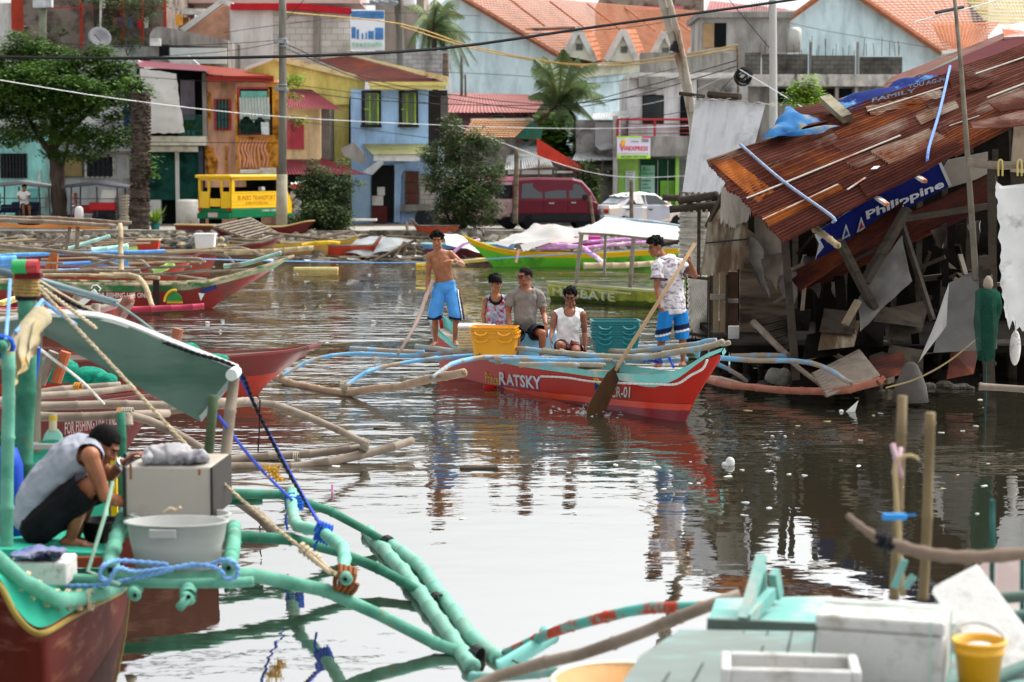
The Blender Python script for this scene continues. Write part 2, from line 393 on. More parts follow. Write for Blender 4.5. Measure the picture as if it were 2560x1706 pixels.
def window(r,x0,y0,x1,y1,d,mf=None,mp=None,f=4,bars=0,name='window',pane='pane',cur=None):
    mb=MB();t=.12
    mb.pbox(x0,y0,x0+f,y1,d-.08,t);mb.pbox(x1-f,y0,x1,y1,d-.08,t)
    mb.pbox(x0+f,y0,x1-f,y0+f,d-.08,t);mb.pbox(x0+f,y1-f,x1-f,y1,d-.08,t)
    w=mb.build(name,mf or M_WHITE,r)
    mb=MB();mb.pbox(x0+f,y0+f,x1-f,y1-f,d-.03,.06);mb.build(pane,mp or M_GLASS,w)
    if cur:
        mb=MB();A=P(x0+f,y0+f,d-.045);B_=P(x1-f,y0+f,d-.045);C_=P(x1-f,y1-f,d-.045);D=P(x0+f,y1-f,d-.045)
        mb.grid(lambda u,v:bil(A,B_,C_,D,cur[0]+u*(cur[1]-cur[0]),v*cur[2])+V((0,-.02*math.sin(u*40),0)),24,1);mb.build('curtain',cur[3],w)
    if bars:
        mb=MB()
        for i in range(1,bars):
            x=lerp(x0,x1,i/bars);mb.pbox(x-.7,y0,x+.7,y1,d-.14,.03)
        for k in (.33,.66):mb.pbox(x0,lerp(y0,y1,k)-.6,x1,lerp(y0,y1,k)+.6,d-.11,.02)
        mb.build('grille',M_IRON,w)
    return w
def slope(r,pts,d,n=24,m=None,name='roof',amp=.02):
    """corrugated roof from four corners (px, py, depth): top-left, bottom-left, bottom-right, top-right"""
    q=[P(*p) for p in pts];mb=MB();corr(mb,q[0],q[1],q[2],q[3],n,amp,3);return mb.build(name,m,r)
# --- turquoise house, far left
r=house('turquoise_house','turquoise house with dark barred windows at the left edge',-60,330,122,560,82,6,wall('turquoise wall','#9be5e0'))
panel(r,'roof_slab',-70,318,126,332,81.6,M_CONC,6.6)
window(r,1,384,66,446,82,M_IRON,M_GLASS,3,8);window(r,-52,384,-8,446,82,M_IRON,M_GLASS,3,6);panel(r,'pipe',96,425,100,470,81.9,M_WHITE,.08)
# --- grey house behind the tree
r=house('grey_plastered_house','grey plastered house half hidden behind the big dark tree',122,150,345,560,83.5,6,wall('grey plaster','#c4c6c8'))
window(r,157,388,208,444,83.5,M_WOOD,mat('plywood','#a78f66',var=.15),3);window(r,212,388,286,446,83.5,M_WHITE,M_GLASS,4,6);window(r,286,388,322,446,83.5,M_WHITE,mat('pale shutter','#b9bcbe'),3)
panel(r,'awning',200,365,340,378,82.9,M_ZINC,.7);window(r,250,195,290,300,83.5,M_WHITE,mat('white sheet','#d7dade'),4);panel(r,'blue_cloth',311,272,328,338,83.2,mat('navy cloth','#242c70'),.08)
panel(r,'door',130,440,160,556,83.4,M_WOOD,.1)
# --- pink tin roof house with hanging white sheet
r=house('shaded_two_storey_house','two storey house with pink tin roof and dark open balcony',347,172,514,562,83.0,6,M_DARK)
slope(r,[(330,150,85),(345,168,81.2),(527,179,81.2),(497,163,85)],82,26,mat('pink tin','#8f5761',rough=.5,var=.12,dirt='#8a5a5c',da=.25))
panel(r,'balcony_slab',352,341,515,364,81.8,mat('cream plaster','#d9d5c4',var=.08,dirt='#8f897a',da=.3),1.4);panel(r,'beam',352,366,499,380,82.0,mat('cream plaster','#d9d5c4'),.6)
for x in (349,507):panel(r,'post',x,182,x+8,342,82.0,M_CONC,.2)
mb=MB();mb.pbox(445,288,508,290,82.0,.04);mb.pbox(445,326,508,328,82.0,.04)
for i in range(14):mb.pbox(446+i*4.6,290,447.2+i*4.6,340,82.02,.03)
mb.build('railing',mat('green iron','#2f5f50'),r)
M_MESH=mat('green mesh','#1d4a41',rough=.9,var=.3,vs=2,dirt='#0d2521',da=.4)
panel(r,'mesh_screen',372,383,440,500,82.3,M_MESH,.08);panel(r,'mesh_screen',447,383,497,500,82.3,M_MESH,.08);panel(r,'post',440,381,447,560,82.2,M_WHITE,.2)
panel(r,'low_wall',372,500,402,560,82.3,M_WHITE,.2);panel(r,'post',498,366,506,560,82.0,mat('slate paint','#3e4650'),.25)
panel(r,'inner_wall',452,200,486,300,82.85,mat('mauve grey','#7d7a86'),.12)
for i,(x,y) in enumerate(((472,320),(484,322),(460,322))):
    pot=T('flower_pot',['green pot with a plant at the middle of the dark balcony','green pot with a plant by the balcony post','green pot with a plant beside the hanging white sheet'][i],'plant pot',P(x,y+18,82.1),'potted plants on the dark balcony')
    mb=MB();mb.lathe([(.07,0),(.11,.2),(.12,.21)],P(x,y+18,82.1),10);mb.build('pot',mat('teal pot','#2d6d68'),pot)
    mb=MB()
    for k in range(26):
        a=rnd.uniform(0,6.3);c=P(x,y+4,82.1);t=c+V((math.cos(a),math.sin(a),rnd.uniform(.2,1.4)))*rnd.uniform(.15,.35);s=V((-math.sin(a),math.cos(a),0))*.04
        mb._add([c,(c+t)/2+s,t,(c+t)/2-s],[(0,1,2,3)])
    mb.build('foliage',mat('pot foliage','#3f6638',var=.4,vs=6),pot)
mb=MB();A,B_,C_,D=P(348,171,81.0),P(440,184,81.0),P(461,332,80.8),P(372,334,80.8)
cloth(mb,A,B_,C_,D,20,24,.06,0,1.3,3,(0,-1,0),.05);mb.one('white_sheet',mat('white sheeting','#d2d0cc',rough=.8,var=.05,dirt='#aba69c',da=.2),'big white sheet hung over the dark balcony as a sun shade','sheet',smooth=True)
mb=MB();mb.lathe([(.42,0),(.46,.1),(.46,.95),(.40,1.05),(.0,1.06)],P(470,565,79.8),20)
mb.one('water_drum',mat('drum plastic','#c9c6be',rough=.5,var=.1,dirt='#8f8b82',da=.3),'pale plastic water drum beside the yellow and green jeepney','drum',smooth=True)
# --- salmon house with orange stucco
M_SAL=wall('salmon wall','#efb89a');M_OCH=mat('ochre stucco','#d0913a',rough=.8,var=.25,vs=5,dirt='#7e4a15',da=.35,ds=4)
r=house('salmon_house','salmon pink house with ochre stucco ornaments and barred bay window',514,200,695,566,82.5,6,M_SAL)
slope(r,[(494,162,85),(520,186,81.4),(682,198,81.4),(668,181,85)],82,20,mat('orange tin','#913f2d',rough=.5,var=.12,dirt='#8a4030',da=.3))
panel(r,'fascia',517,190,684,205,81.5,mat('maroon fascia','#96362f',var=.15),.15)
bay=panel(r,'bay',592,206,697,428,81.9,M_SAL,.6)
panel(r,'ornament_panel',594,343,672,424,81.84,M_OCH,.06)
mb=MB()
for k in range(9):                                             # curling relief on the bay's lower panel and corners
    x=600+k*8.2;mb.tube(path([P(x,420,81.8),P(x+5*math.sin(k),395,81.8),P(x-4,372,81.78),P(x+3,350,81.8)],10),.055,5)
mb.build('relief',mat('pink relief','#d99a78',var=.2),r)
mb=MB();mb.pbox(672,206,698,428,81.82,.1);mb.pbox(590,230,595,428,81.82,.1)
for k in range(7):mb.tube(path([P(518,230+k*12,82.4),P(526,236+k*9,82.4),P(520,246+k*10,82.4)],6),.05,5)
mb.build('corner_trim',M_OCH,r)
mb=MB()
for k in range(6):mb.ell(P(520+5*k%16,385+8*k,82.4),(.16,.08,.3))
for k in range(5):mb.tube([P(529,370+k*12,82.42),P(531+2*k,385+k*12,82.42)],.07,5)
mb.pbox(526,385,530,432,82.38,.1);mb.pbox(563,365,567,432,82.38,.1);mb.build('pilaster',M_OCH,r)
window(r,535,248,577,326,82.5,mat('rose trim','#b34a4c'),mat('teal louvre','#54807c',var=.2,st=(1,1,8)),5,5)
w=window(r,594,218,680,338,81.9,mat('rose trim','#b34a4c'),M_DARK,5)
mb=MB();c=P(637,250,81.86);mb.pbox(602,228,668,246,81.8,.05);mb.build('valance',mat('teal cloth','#6fb0a6'),w)
mb=MB();A,B_,C_,D=P(598,244,81.78),P(672,244,81.78),P(676,312,81.7),P(600,305,81.7)
mb.grid(lambda u,v:bil(A,B_,C_,D,u,v*(1-.25*abs(math.sin(u*7))))+V((0,-.05*math.sin(u*60),0)),60,3);mb.build('awning_sheet',mat('pale plastic sheet','#c3cdc9',var=.1),w)
mb=MB()
for i in range(15):mb.tube([P(597+i*5.8,300,81.5),P(597+i*5.8,336,81.45)],.018,5)
for y in (300,318,336):mb.tube([P(595,y,81.5),P(682,y,81.5)],.02,5)
for i in range(40):mb.ell(P(rnd.uniform(600,660),rnd.uniform(312,332),81.65),(.09,.06,.08),None,6,4)
mb.build('window_cage',mat('dark green iron','#20392f',var=.3,vs=5),w)
mb=MB();A,B_,C_,D=P(652,306,81.4),P(672,306,81.4),P(673,338,81.4),P(654,336,81.4);cloth(mb,A,B_,C_,D,6,6,.05,0,4,1,(0,-1,0));mb.build('hung_laundry',mat('pale laundry','#cdd6dc'),w)
# --- peach house with two red tin roofs
M_RTIN=mat('faded red tin','#7d3b45',rough=.55,var=.14,vs=1.5,dirt='#7d3b3c',da=.3)
r=house('peach_house','small peach house with dark red tin roofs behind the power pole',712,262,800,566,81.5,6,wall('peach wall','#f0d2a0'))
slope(r,[(737,199,85.5),(706,268,80.6),(856,275,80.6),(742,200,85.5)],80,22,M_RTIN)
panel(r,'side_wall',800,262,824,400,82,mat('dark grey plaster','#6f6a66',var=.2),5)  # side wall in dark grey, unlike the peach front
panel(r,'door_panel',712,296,727,373,81.45,mat('rose panel','#b5535a'),.06);panel(r,'door_panel',728,296,759,373,81.4,mat('maroon panel','#a63f4c'),.06)
slope(r,[(706,389,82),(706,436,79.6),(916,437,79.6),(795,391,82)],80,26,M_RTIN,'porch_roof')
panel(r,'recess',716,436,876,562,81.3,M_DARK,.1)
# --- yellow house
M_YEL=wall('yellow wall','#e9da83','#9a8a35');M_CREAM=mat('cream fascia','#d8c795',rough=.7,var=.08,dirt='#8a3a12',da=.33,ds=1.1)
r=house('yellow_house','yellow gabled house between the peach and the blue house',822,232,878,566,84,7,M_YEL)
polyp(r,'gable',[(612,178),(690,146),(912,202),(910,232),(890,233),(879,246),(878,262),(612,262)],83.8,M_YEL,.3)
polyp(r,'fascia',[(684,140),(712,141),(919,194),(917,205),(690,153)],83.6,M_CREAM,.25)
polyp(r,'gutter',[(612,168),(682,143),(682,150),(612,178)],83.5,M_WHITE,.2)
polyp(r,'broken_render',[(850,372),(884,356),(911,384),(911,412),(862,392)],81.6,M_CONC,.3)
mb=MB();mb.tube(path([P(886,236,83.7),P(878,250,83.7),P(877,300,83.7),P(877,372,83.7)],14),.09,6);mb.build('black_pipe',M_IRON,r)
# --- blue house
M_BLU=wall('blue wall','#a6cbf4','#6d7f94',.2)
r=house('blue_house','sky blue two storey house with green curtained windows',879,224,1070,570,83.2,6.5,M_BLU)
q=[P(792,150,88),P(921,204,82.2),P(1119,207,82.2),P(870,140,88)]
mb=MB();corr(mb,*q,30,.02,3);mb.build('roof',mat('brown tin','#6e4038',rough=.6,var=.2,vs=1.5,dirt='#8c4a26',da=.3),r)
polyp(r,'gable_fascia',[(866,135),(880,137),(1122,192),(1120,206)],82.6,M_CREAM,.3)
panel(r,'eave_board',921,205,1118,214,82.1,mat('yellow board','#d9cd7a',var=.08),.15);panel(r,'eave_board',925,215,1115,224,82.2,mat('yellow board','#d9cd7a'),.15)
panel(r,'downpipe',1119,196,1127,240,82.1,M_WHITE,.2);panel(r,'corner_post',1068,226,1118,366,83.4,mat('dark timber','#332f2e',var=.3),1.5);panel(r,'corner_post',1102,240,1120,300,82.6,mat('grey post','#5d5b58'),.3)
M_CURT=mat('sage curtain','#7f8f6e',var=.15,vs=8,st=(6,1,.3));M_LIME=mat('lime frame','#8fb04c')
for x in (904,997):
    w=window(r,x,227,x+48,317,83.2,mat('dark window trim','#2f2a28'),M_GLASS,5,0,cur=(.1,.95,1.,M_CURT))
    mb=MB();mb.pbox(x+19,234,x+22,312,83.0,.05);mb.pbox(x+39,234,x+43,312,83.0,.05);mb.pbox(x+6,272,x+21,275,83.0,.05);mb.build('sash',M_LIME,w)
panel(r,'sill',901,314,954,318.5,82.9,mat('dark window trim','#2f2a28'),.25);panel(r,'sill',994,314,1047,318.5,82.9,mat('dark window trim','#2f2a28'),.25)
slope(r,[(905,360,83.2),(932,387,81.2),(1098,385,81.2),(1066,360,83.2)],82,26,mat('olive tin','#a8a879',rough=.6,var=.12,dirt='#6c6b4a',da=.3),'awning')
panel(r,'awning_board',934,388,1050,403,81.3,M_WHITE,.1)
polyp(r,'bent_gutter',[(905,430),(952,398),(958,410),(930,438)],80.9,M_ZINC,.25)
panel(r,'side_door',880,446,926,552,83.12,mat('pale blue door','#a9cbe6',var=.06),.08)
g=panel(r,'gate',929,414,985,556,83.1,M_DARK,.1)
mb=MB()
for i in range(10):mb.pbox(931+i*5.6,416,932.6+i*5.6,556,83.02,.04)
mb.build('bars',M_IRON,g);mb=MB();mb.pbox(929,516,968,556,82.98,.06);mb.build('lower_panel',mat('oxblood panel','#5d2b2a'),g)
mb=MB();mb.pbox(943,468,962,489,82.97,.03);mb.pbox(930,490,958,514,82.99,.02);mb.build('paper_notice',M_WHITE,g)
polyp(r,'arch',[(985,410),(1012,408),(1016,420),(1003,440),(1000,556),(985,556),(987,430)],83.0,M_BLU,.2)
w=window(r,1010,428,1050,512,83.0,M_CONC,mat('red tan curtain','#b5836a',col2='#a1504a',vs=2,var=.1),4,8)
panel(r,'block_wall',1048,436,1096,552,82.95,blocks('grey blocks','#b2afa8','#9c9992','#7c7972'),.2);panel(r,'ledge',1000,512,1096,528,82.6,M_CONC,.4)
# --- salmon roofed low house
r=house('salmon_roofed_house','low brick red house with salmon tin roof behind the small tree',1112,278,1386,420,88,6,mat('brick red wall','#a87069',var=.15,dirt='#5f3d39',da=.3))
slope(r,[(1122,232,93),(1080,282,86.5),(1398,281,86.5),(1322,237,93)],88,34,mat('salmon tin','#8f5d58',rough=.6,var=.1,dirt='#9d6560',da=.3));window(r,1228,288,1262,302,88,M_WHITE,M_GLASS,2)
# --- tile awning shack and zinc stalls
M_TILE=mat('orange roof tiles','#a86d4f',rough=.8,var=.16,vs=3,dirt='#9a5f42',da=.32,ds=1.5);M_TILEP=mat('pale roof tiles','#a87f5b',rough=.8,var=.15,vs=3,dirt='#a6764e',da=.3)
r=house('tile_roofed_shack','shack with a small pale orange tiled roof beside the small tree',1152,345,1290,566,82.5,5,mat('shack wall','#8d8a85',var=.25,dirt='#45423c',da=.4))
q=[P(1180,300,85),P(1150,347,81.5),P(1285,346,81.5),P(1330,302,85)]
mb=MB();tiles(mb,q[0],q[1],q[2],q[3],18,9,.03,.04);mb.build('roof',M_TILEP,r)
panel(r,'ridge',1176,296,1334,306,85,M_WHITE,.3);polyp(r,'green_gable',[(1286,347),(1331,302),(1357,326),(1352,349)],82,mat('green tin','#2f5b4a',var=.2),.15)
panel(r,'doorway',1210,440,1250,560,82.4,M_DARK,.1)
r=house('zinc_stall','grey zinc market stall with a slanting red tin edge',1292,392,1440,566,82,5,mat('stall wall','#77746e',var=.3,dirt='#35322d',da=.4))
slope(r,[(1270,362,84),(1262,425,80.5),(1385,418,80.5),(1345,350,84)],82,20,M_ZINC);polyp(r,'red_flashing',[(1342,345),(1352,352),(1460,420),(1455,434),(1342,388)],80.4,mat('red sheet','#bb3d30',rough=.6,var=.2,dirt='#742a22',da=.3),.12)
for x in (1300,1345,1388,1432):panel(r,'post',x,400,x+4,560,80.6,M_WOOD,.12)
panel(r,'shelf',1386,428,1432,433,80.6,M_WHITE,.5);panel(r,'shelf',1270,425,1380,436,80.8,M_WHITE,.3)
r=house('patched_zinc_house','patched zinc house with three small awnings left of the green shop',1440,300,1548,566,82.6,5,mat('patched wall','#8e8c89',var=.2,dirt='#4b4843',da=.4))
slope(r,[(1482,285,84),(1480,297,81.6),(1572,293,81.6),(1572,276,84)],82,14,mat('white zinc','#cfd0ce',var=.08,dirt='#8c877e',da=.3),'awning')
slope(r,[(1440,380,83),(1430,402,80.8),(1540,400,80.8),(1540,388,83)],82,18,M_ZINC,'awning');slope(r,[(1462,402,82.4),(1455,424,81),(1538,426,81),(1538,403,82.4)],82,16,M_ZINC,'awning')
panel(r,'lime_post',1494,425,1501,545,81.9,mat('lime paint','#9ab85a'),.15);panel(r,'grey_panel',1488,306,1530,366,82.5,mat('pale panel','#a8a8a8',var=.1),.1);panel(r,'doorway',1455,430,1492,560,82.5,M_DARK,.12)
polyp(r,'bent_sheet',[(1490,366),(1528,356),(1535,372),(1500,376)],81.8,M_ZINC,.3)
# --- shop with balcony
M_LGR=wall('white grey wall','#dddddf','#77756f',.28)
r=house('money_transfer_shop','pale two storey shop with lime green front and red balcony railing',1570,190,1742,566,82.5,7,M_LGR)
panel(r,'parapet',1600,132,1862,182,83,M_CONC,.35);panel(r,'roof_slab',1575,182,1835,196,81.9,mat('pale slab','#cbc9c4',dirt='#807c74',da=.3),7);panel(r,'side_wall',1742,196,1870,566,83.2,mat('grey side wall','#a4a3a2',var=.12,dirt='#5a5853',da=.3),6)
panel(r,'sunshade',1597,192,1664,220,81.7,M_CONC,.8)
window(r,1606,238,1660,310,82.5,mat('black frame','#1d1d20'),M_GLASS,3);panel(r,'balcony_door',1700,238,1732,340,82.42,M_DARK,.1)
mb=MB()
for y in range(300,340,8):mb.pbox(1570,y,1700,y+.8,82.46,.05)
mb.build('siding',mat('pale siding','#b9b9bb'),r)
panel(r,'balcony',1545,341,1735,391,80.6,M_CONC,2);panel(r,'side_pillar',1532,290,1545,566,80.8,mat('pale pillar','#a8a6a2',dirt='#6b6862',da=.3),.4)
mb=MB()
for x in (1544,1637,1732):mb.tube([P(x,299,80.7),P(x,341,80.7)],.05,6)
for y,q in ((299,.05),(311,.015),(322,.015),(333,.015)):mb.tube([P(1543,y,80.7),P(1735,y,80.7)],q,6)
mb.build('railing',mat('red railing','#9c3b3a'),r)
M_LIMEW=mat('lime wall','#93c25f',rough=.6,var=.06,dirt='#6f9646',da=.2)
panel(r,'shop_front',1545,391,1597,566,81.6,M_LIMEW,.9);panel(r,'shop_door',1598,398,1688,566,81.9,mat('green glass','#1f4a33',rough=.15,var=.3,vs=.8),.1);panel(r,'pillar',1688,391,1698,566,81.4,M_LIMEW,.4)
panel(r,'counter',1650,452,1686,566,81.8,mat('lime counter','#6fa63f'),.08);mb=MB()
for x in (1598,1643,1668):mb.pbox(x,400,x+2.4,566,81.78,.06)
mb.build('door_frame',mat('aluminium','#b5bab8',metal=.3),r)
p_=panel(r,'door_poster',1602,414,1637,505,81.76,mat('pale green poster','#b7d3cf',col2='#4ba36a',vs=.9,var=.1),.04)
mb=MB()
for i in range(7):mb.pbox(1605,424+i*9,1605+rnd.uniform(14,29),427+i*9,81.74,.01)
mb.pbox(1607,417,1614,424,81.74,.01);mb.build('poster_print',mat('poster print','#54796f'),p_)
for y0,y1 in ((428,446),(447,478)):
    p_=panel(r,'wall_poster',1564,y0,1588,y1,81.55,mat('white poster','#ccd6d6'),.04);mb=MB()
    for i in range(int((y1-y0)/6)):mb.pbox(1567,y0+3+i*6,1567+rnd.uniform(9,18),y0+5+i*6,81.53,.01)
    mb.build('poster_print',mat('poster print','#54796f'),p_)
sh=panel(r,'shutter',1698,398,1742,566,81.8,mat('grey shutter','#6c6d70'),.1);mb=MB()
for i in range(28):mb.pbox(1698,400+i*6,1742,401.5+i*6,81.76,.04)
mb.build('slats',mat('grey slats','#85868a'),sh)
s=T('shop_sign','white and green shop sign reading VIA EXPRESS hung below the balcony','sign',P(1584,397,80.2))
mb=MB();mb.pbox(1543,341,1626,397,80.2,.28);mb.build('sign_box',mat('sign face','#dcd9ea',rough=.4,var=.03),s)
mb=MB();mb.pbox(1543,387.5,1626,397,80.17,.03);mb.pbox(1543,341,1605,345,80.17,.03);mb.build('green_band',mat('sign lime','#a9d84c'),s)
mb=MB();mb.pbox(1605,341,1626,345,80.17,.03);mb.build('red_band',mat('sign rose','#d8486a'),s)
for t_,a,b,c,e in (('V',1549,362,1561,379),('IA',1561,365,1572,377),('EXPRESS',1572,366,1620,377)):mb=MB();pletter(mb,t_,a,b,c,e,80.17,.02);mb.build('lettering',mat('sign red','#cf2233'),s)
mb=MB();mb.ell(P(1558,358,80.17),(.1,.02,.13));mb.build('emblem',mat('sign gold','#e9a62b'),s)
mb=MB()
for i in range(4):mb.pbox(1578+i*5,353,1581+i*5,356,80.17,.01)
for i in range(14):mb.pbox(1546+i*5.5,383,1548+i*5.5,385,80.17,.01)
for x0,x1 in ((1552,1562),(1565,1579),(1583,1596),(1600,1616)):mb.pbox(x0,391,x1,394,80.15,.01)
for i in range(3):mb.pbox(1604,348+i*3,1622,349.4+i*3,80.17,.01)
mb.build('fine_print',mat('sign print','#6c7a6a'),s)
# --- unfinished concrete building
r=house('unfinished_concrete_building','unfinished grey concrete building with hollow block parapets and water tank',1835,214,2262,420,92,8,M_CONC)
panel(r,'roof_slab',1835,186,2262,216,91.5,mat('pale concrete','#b6b3ac',dirt='#5e5b55',da=.36,dst=(2,2,.6)),8)
for x0,x1 in ((1862,1902),(1906,2020),(2030,2138),(2150,2256)):panel(r,'parapet',x0,131+(x1-1862)*.03,x1,187,91.8,blocks('dark blocks','#6a6862','#5b5954','#45433f',.4,.2,'#2f2e2b',.35),.2)
for x in (2024,2142):panel(r,'column',x,105,x+6,187,91.8,M_CONC,.25)
panel(r,'stair_block',1750,40,1975,132,93,wall('pale grey render','#b7b5b1','#6f6c66',.36),5);panel(r,'stair_roof',1745,30,1985,44,92.5,M_CONC,6)
panel(r,'opening',1786,58,1816,119,92.95,M_DARK,.1);panel(r,'board',1758,60,1785,119,92.9,mat('tan board','#a78a66',var=.15),.1)
for x0,x1 in ((1945,2020),(2045,2085),(2092,2130)):panel(r,'window',x0,222,x1,256,91.95,M_DARK,.1)
for x in (1925,2030,2088,2136):panel(r,'column',x,214,x+9,262,91.7,M_CONC,.3)
M_BAR=mat('rusty rebar','#5a4335',var=.3)
for i in range(34):
    x=rnd.uniform(1870,2250);q_=(P(x,140,92),P(x+rnd.uniform(-3,3),rnd.uniform(90,128),92)) if i<26 else (P(1880+(i-26)*6,34,93),P(1880+(i-26)*6,2,93));mb=MB();mb.tube(q_,.014,4);mb.build('rebar',M_BAR,r)
mb=MB();mb.lathe([(.33,0),(.33,.95),(.3,1.08),(.12,1.15),(0,1.16)],P(1985,132,92.6),18);mb.one('water_tank',mat('tank steel','#b9bab6',rough=.45,metal=.3,var=.1,dirt='#8b7f6c',da=.2),'round water tank on the roof of the unfinished concrete building','water tank',smooth=True)
# --- big tiled terrace, middle
M_PBL=wall('pale blue render','#d3ebf2','#8fa7ad',.22)
def tiled_house(nm,label,gable,gd,dep,roofq,nx,ny,mw,mt):
    r=T(nm,label,'building',(P(gable[0][0],300,gd).x,gd,GZ))
    mb=MB();lo=P(0,0,gd);pts=[P(x,y,gd) for x,y in gable];pts=[V((p.x,p.y,max(p.z,GZ))) for p in pts];mb.poly(pts,(0,dep,0));mb.build('wall',mw,r)
    for k,q in enumerate(roofq):
        mb=MB();q_=[P(*c) for c in q[:4]];tiles(mb,*q_,q[4] if len(q)>4 else nx,q[5] if len(q)>5 else ny);mb.build('roof',q[6] if len(q)>6 else mt,r)
    return r
r=tiled_house('pale_blue_terrace','long pale blue terrace with orange tiled roof and white dormers',[(1040,700),(1040,60),(1132,-14),(1345,110),(1446,166),(1446,700)],104,10,
    [[(1130,-20,103.6),(1452,170,103.6),(1800,132,116),(1760,30,124)]],84,30,M_PBL,M_TILE)
mb=MB();a=P(1446,160,104);b=P(1790,128,115);mb.poly([V((a.x,a.y,GZ)),a,b,V((b.x,b.y,GZ))],(.2,.3,0));mb.build('side_wall',M_PBL,r)
mb=MB();a1=P(1446,196,103.9);mb.poly([a1,P(1446,163,103.9),P(1790,132,114.9),P(1790,160,114.9)],(.05,-.1,0));mb.build('cream_band',mat('cream band','#dfe0cc'),r)
mb=MB();mb.tube([P(1450,168,103.3),P(1800,134,115)],.14,6);mb.build('gutter',M_WHITE,r)
mb=MB();mb.tube([P(1130,-20,103.4),P(1452,172,103.4)],.16,6);mb.build('verge_tiles',mat('dark verge','#8d5c47',var=.3,vs=4),r)
for k,(x0,y0) in enumerate(((1268,-6),(1375,4),(1468,10),(1560,17),(1655,23))):       # hips and party walls on the roof
    mb=MB();t=k/5;mb.tube([P(x0,y0,106+k*3.4),P(x0+95-6*k,y0+72-4*k,104.5+k*2.2)],.055,5);mb.build('roof_ridge',mat('ridge tile','#a8684a',var=.25,vs=3),r)
mb=MB();mb.tube([P(1315,74,104.6),P(1448,70,105.6)],.08,6);mb.build('roof_ridge',mat('dark ridge','#5d4a44'),r)
for k,(ax,ay,lx,ly,rx,ry,dd) in enumerate(((1446,70,1412,140,1488,154,103.2),(1558,76,1514,152,1595,154,105.5),(1661,80,1632,134,1690,138,108.5),(1748,98,1722,134,1775,136,111.5))):
    mb=MB();mb.ppoly([(ax,ay+6),(lx,ly),(rx,ry)],dd,3.0);dm=mb.build('dormer',mat('dormer wall','#dfe3d2',var=.05),r)
    mb=MB();mb.beam(P(ax,ay,dd-.15),P(lx,ly,dd-.15),.3,.34,(0,-1,0));mb.beam(P(ax,ay,dd-.17),P(rx,ry,dd-.17),.3,.34,(0,-1,0));mb.build('barge_board',M_WHITE,dm)
    mb=MB();q_=[P(ax,ay,dd),P(rx+2,ry,dd),P(rx+20,ry-6,dd+4),P(ax+30,ay-2,dd+4)];tiles(mb,*q_,8,7);mb.build('dormer_roof',M_TILE,dm)
    mb=MB();mb.pbox(ax-6,ay+40,ax+10,ay+56,dd-.06,.08);mb.build('vent',mat('dark vent','#6a6f68'),dm)
# --- right tiled terrace
r=tiled_house('right_tiled_house','pale blue gabled house with orange tiles above the rusty roof',[(1960,700),(1960,56),(2046,-4),(2118,-30),(2360,136),(2360,700)],112,10,
    [[(2104,-36,111.6),(2368,142,111.6),(2470,130,116),(2470,-36,122),22,26],[(2330,62,109),(2362,126,107),(2442,126,107),(2500,56,110),16,10],
     [(2392,-20,120),(2470,62,116),(2590,70,116),(2590,-20,120),20,10,mat('cream tiles','#b3a57b',rough=.8,var=.12,vs=3,dirt='#a5956a',da=.25)]],20,20,M_PBL,M_TILE)
mb=MB();mb.tube([P(1966,52,111.5),P(2046,-6,111.5),P(2060,-14,111.5)],.18,6);mb.tube([P(2104,-38,111.4),P(2366,140,111.4)],.18,6);mb.build('verge_tiles',mat('brick verge','#a4684d',var=.2,vs=4),r)
mb=MB();mb.tube([P(2355,136,111),P(2392,132,111)],.2,6);mb.pbox(2356,132,2364,160,111,.3);mb.build('gutter',M_WHITE,r)
# --- grey house with red fascia
r=house('red_fascia_building','tall hollow block building with bright red fascia behind the yellow house',578,20,876,420,92,8,blocks('pale blocks','#c6c4bf','#b5b3ae','#8c8a85',.55,.28,'#7a7873',.2))
panel(r,'plain_wall',578,22,682,200,91.9,wall('white render','#cfcecd','#98948d',.2),.3);polyp(r,'fascia',[(576,10),(740,8),(878,20),(878,36),(740,24),(576,24)],91.5,M_RED,.6);panel(r,'column',784,30,800,150,91.85,M_CONC,.3)
panel(r,'roof_back',430,-30,900,8,96,mat('mauve tiles','#b59a94',var=.12,vs=3,st=(1,1,6)),4)
panel(r,'low_block_wall',876,128,1122,190,91,blocks('grey blocks','#b2afa8','#9c9992','#7c7972'),1.0)
b_=T('printed_banner','blue and white printed banner hung beside the hollow block wall','banner',P(918,126,91.4))
mb=MB();mb.pbox(876,26,961,126,91.5,.06);mb.build('cloth',mat('banner white','#e3e8ee',var=.04),b_)
mb=MB();mb.pbox(878,28,960,47,91.46,.03)
for x0,y0,x1,y1 in ((879,68,889,96),(892,74,897,98),(904,84,908,98),(914,82,917,98),(921,78,934,98),(938,70,958,99)):mb.pbox(x0,y0,x1,y1,91.46,.03)
mb.build('print',mat('banner blue','#4b7fb5',var=.25,vs=3),b_);mb=MB()
for i in range(8):mb.pbox(879+i*10,106+(i%3),886+i*10,117,91.46,.03)
mb.build('green_print',mat('banner mint','#a9cfb5'),b_)
# --- pink gabled house
r=house('pink_gabled_house','pink house with white gable boards at the top of the picture',512,40,580,420,94,8,wall('pink wall','#dcae97'))
polyp(r,'gable',[(470,78),(560,8),(582,20),(582,100),(470,100)],93.9,mat('pink gable','#d9a78e'),.3);polyp(r,'barge_board',[(448,72),(556,-6),(582,6),(582,18),(556,10),(462,80)],93.4,M_WHITE,.4)
panel(r,'clothes_wall',400,44,472,76,94.5,mat('orange brown wall','#b07a50',var=.2),.3);panel(r,'white_eave',330,22,512,36,94,M_WHITE,.5)
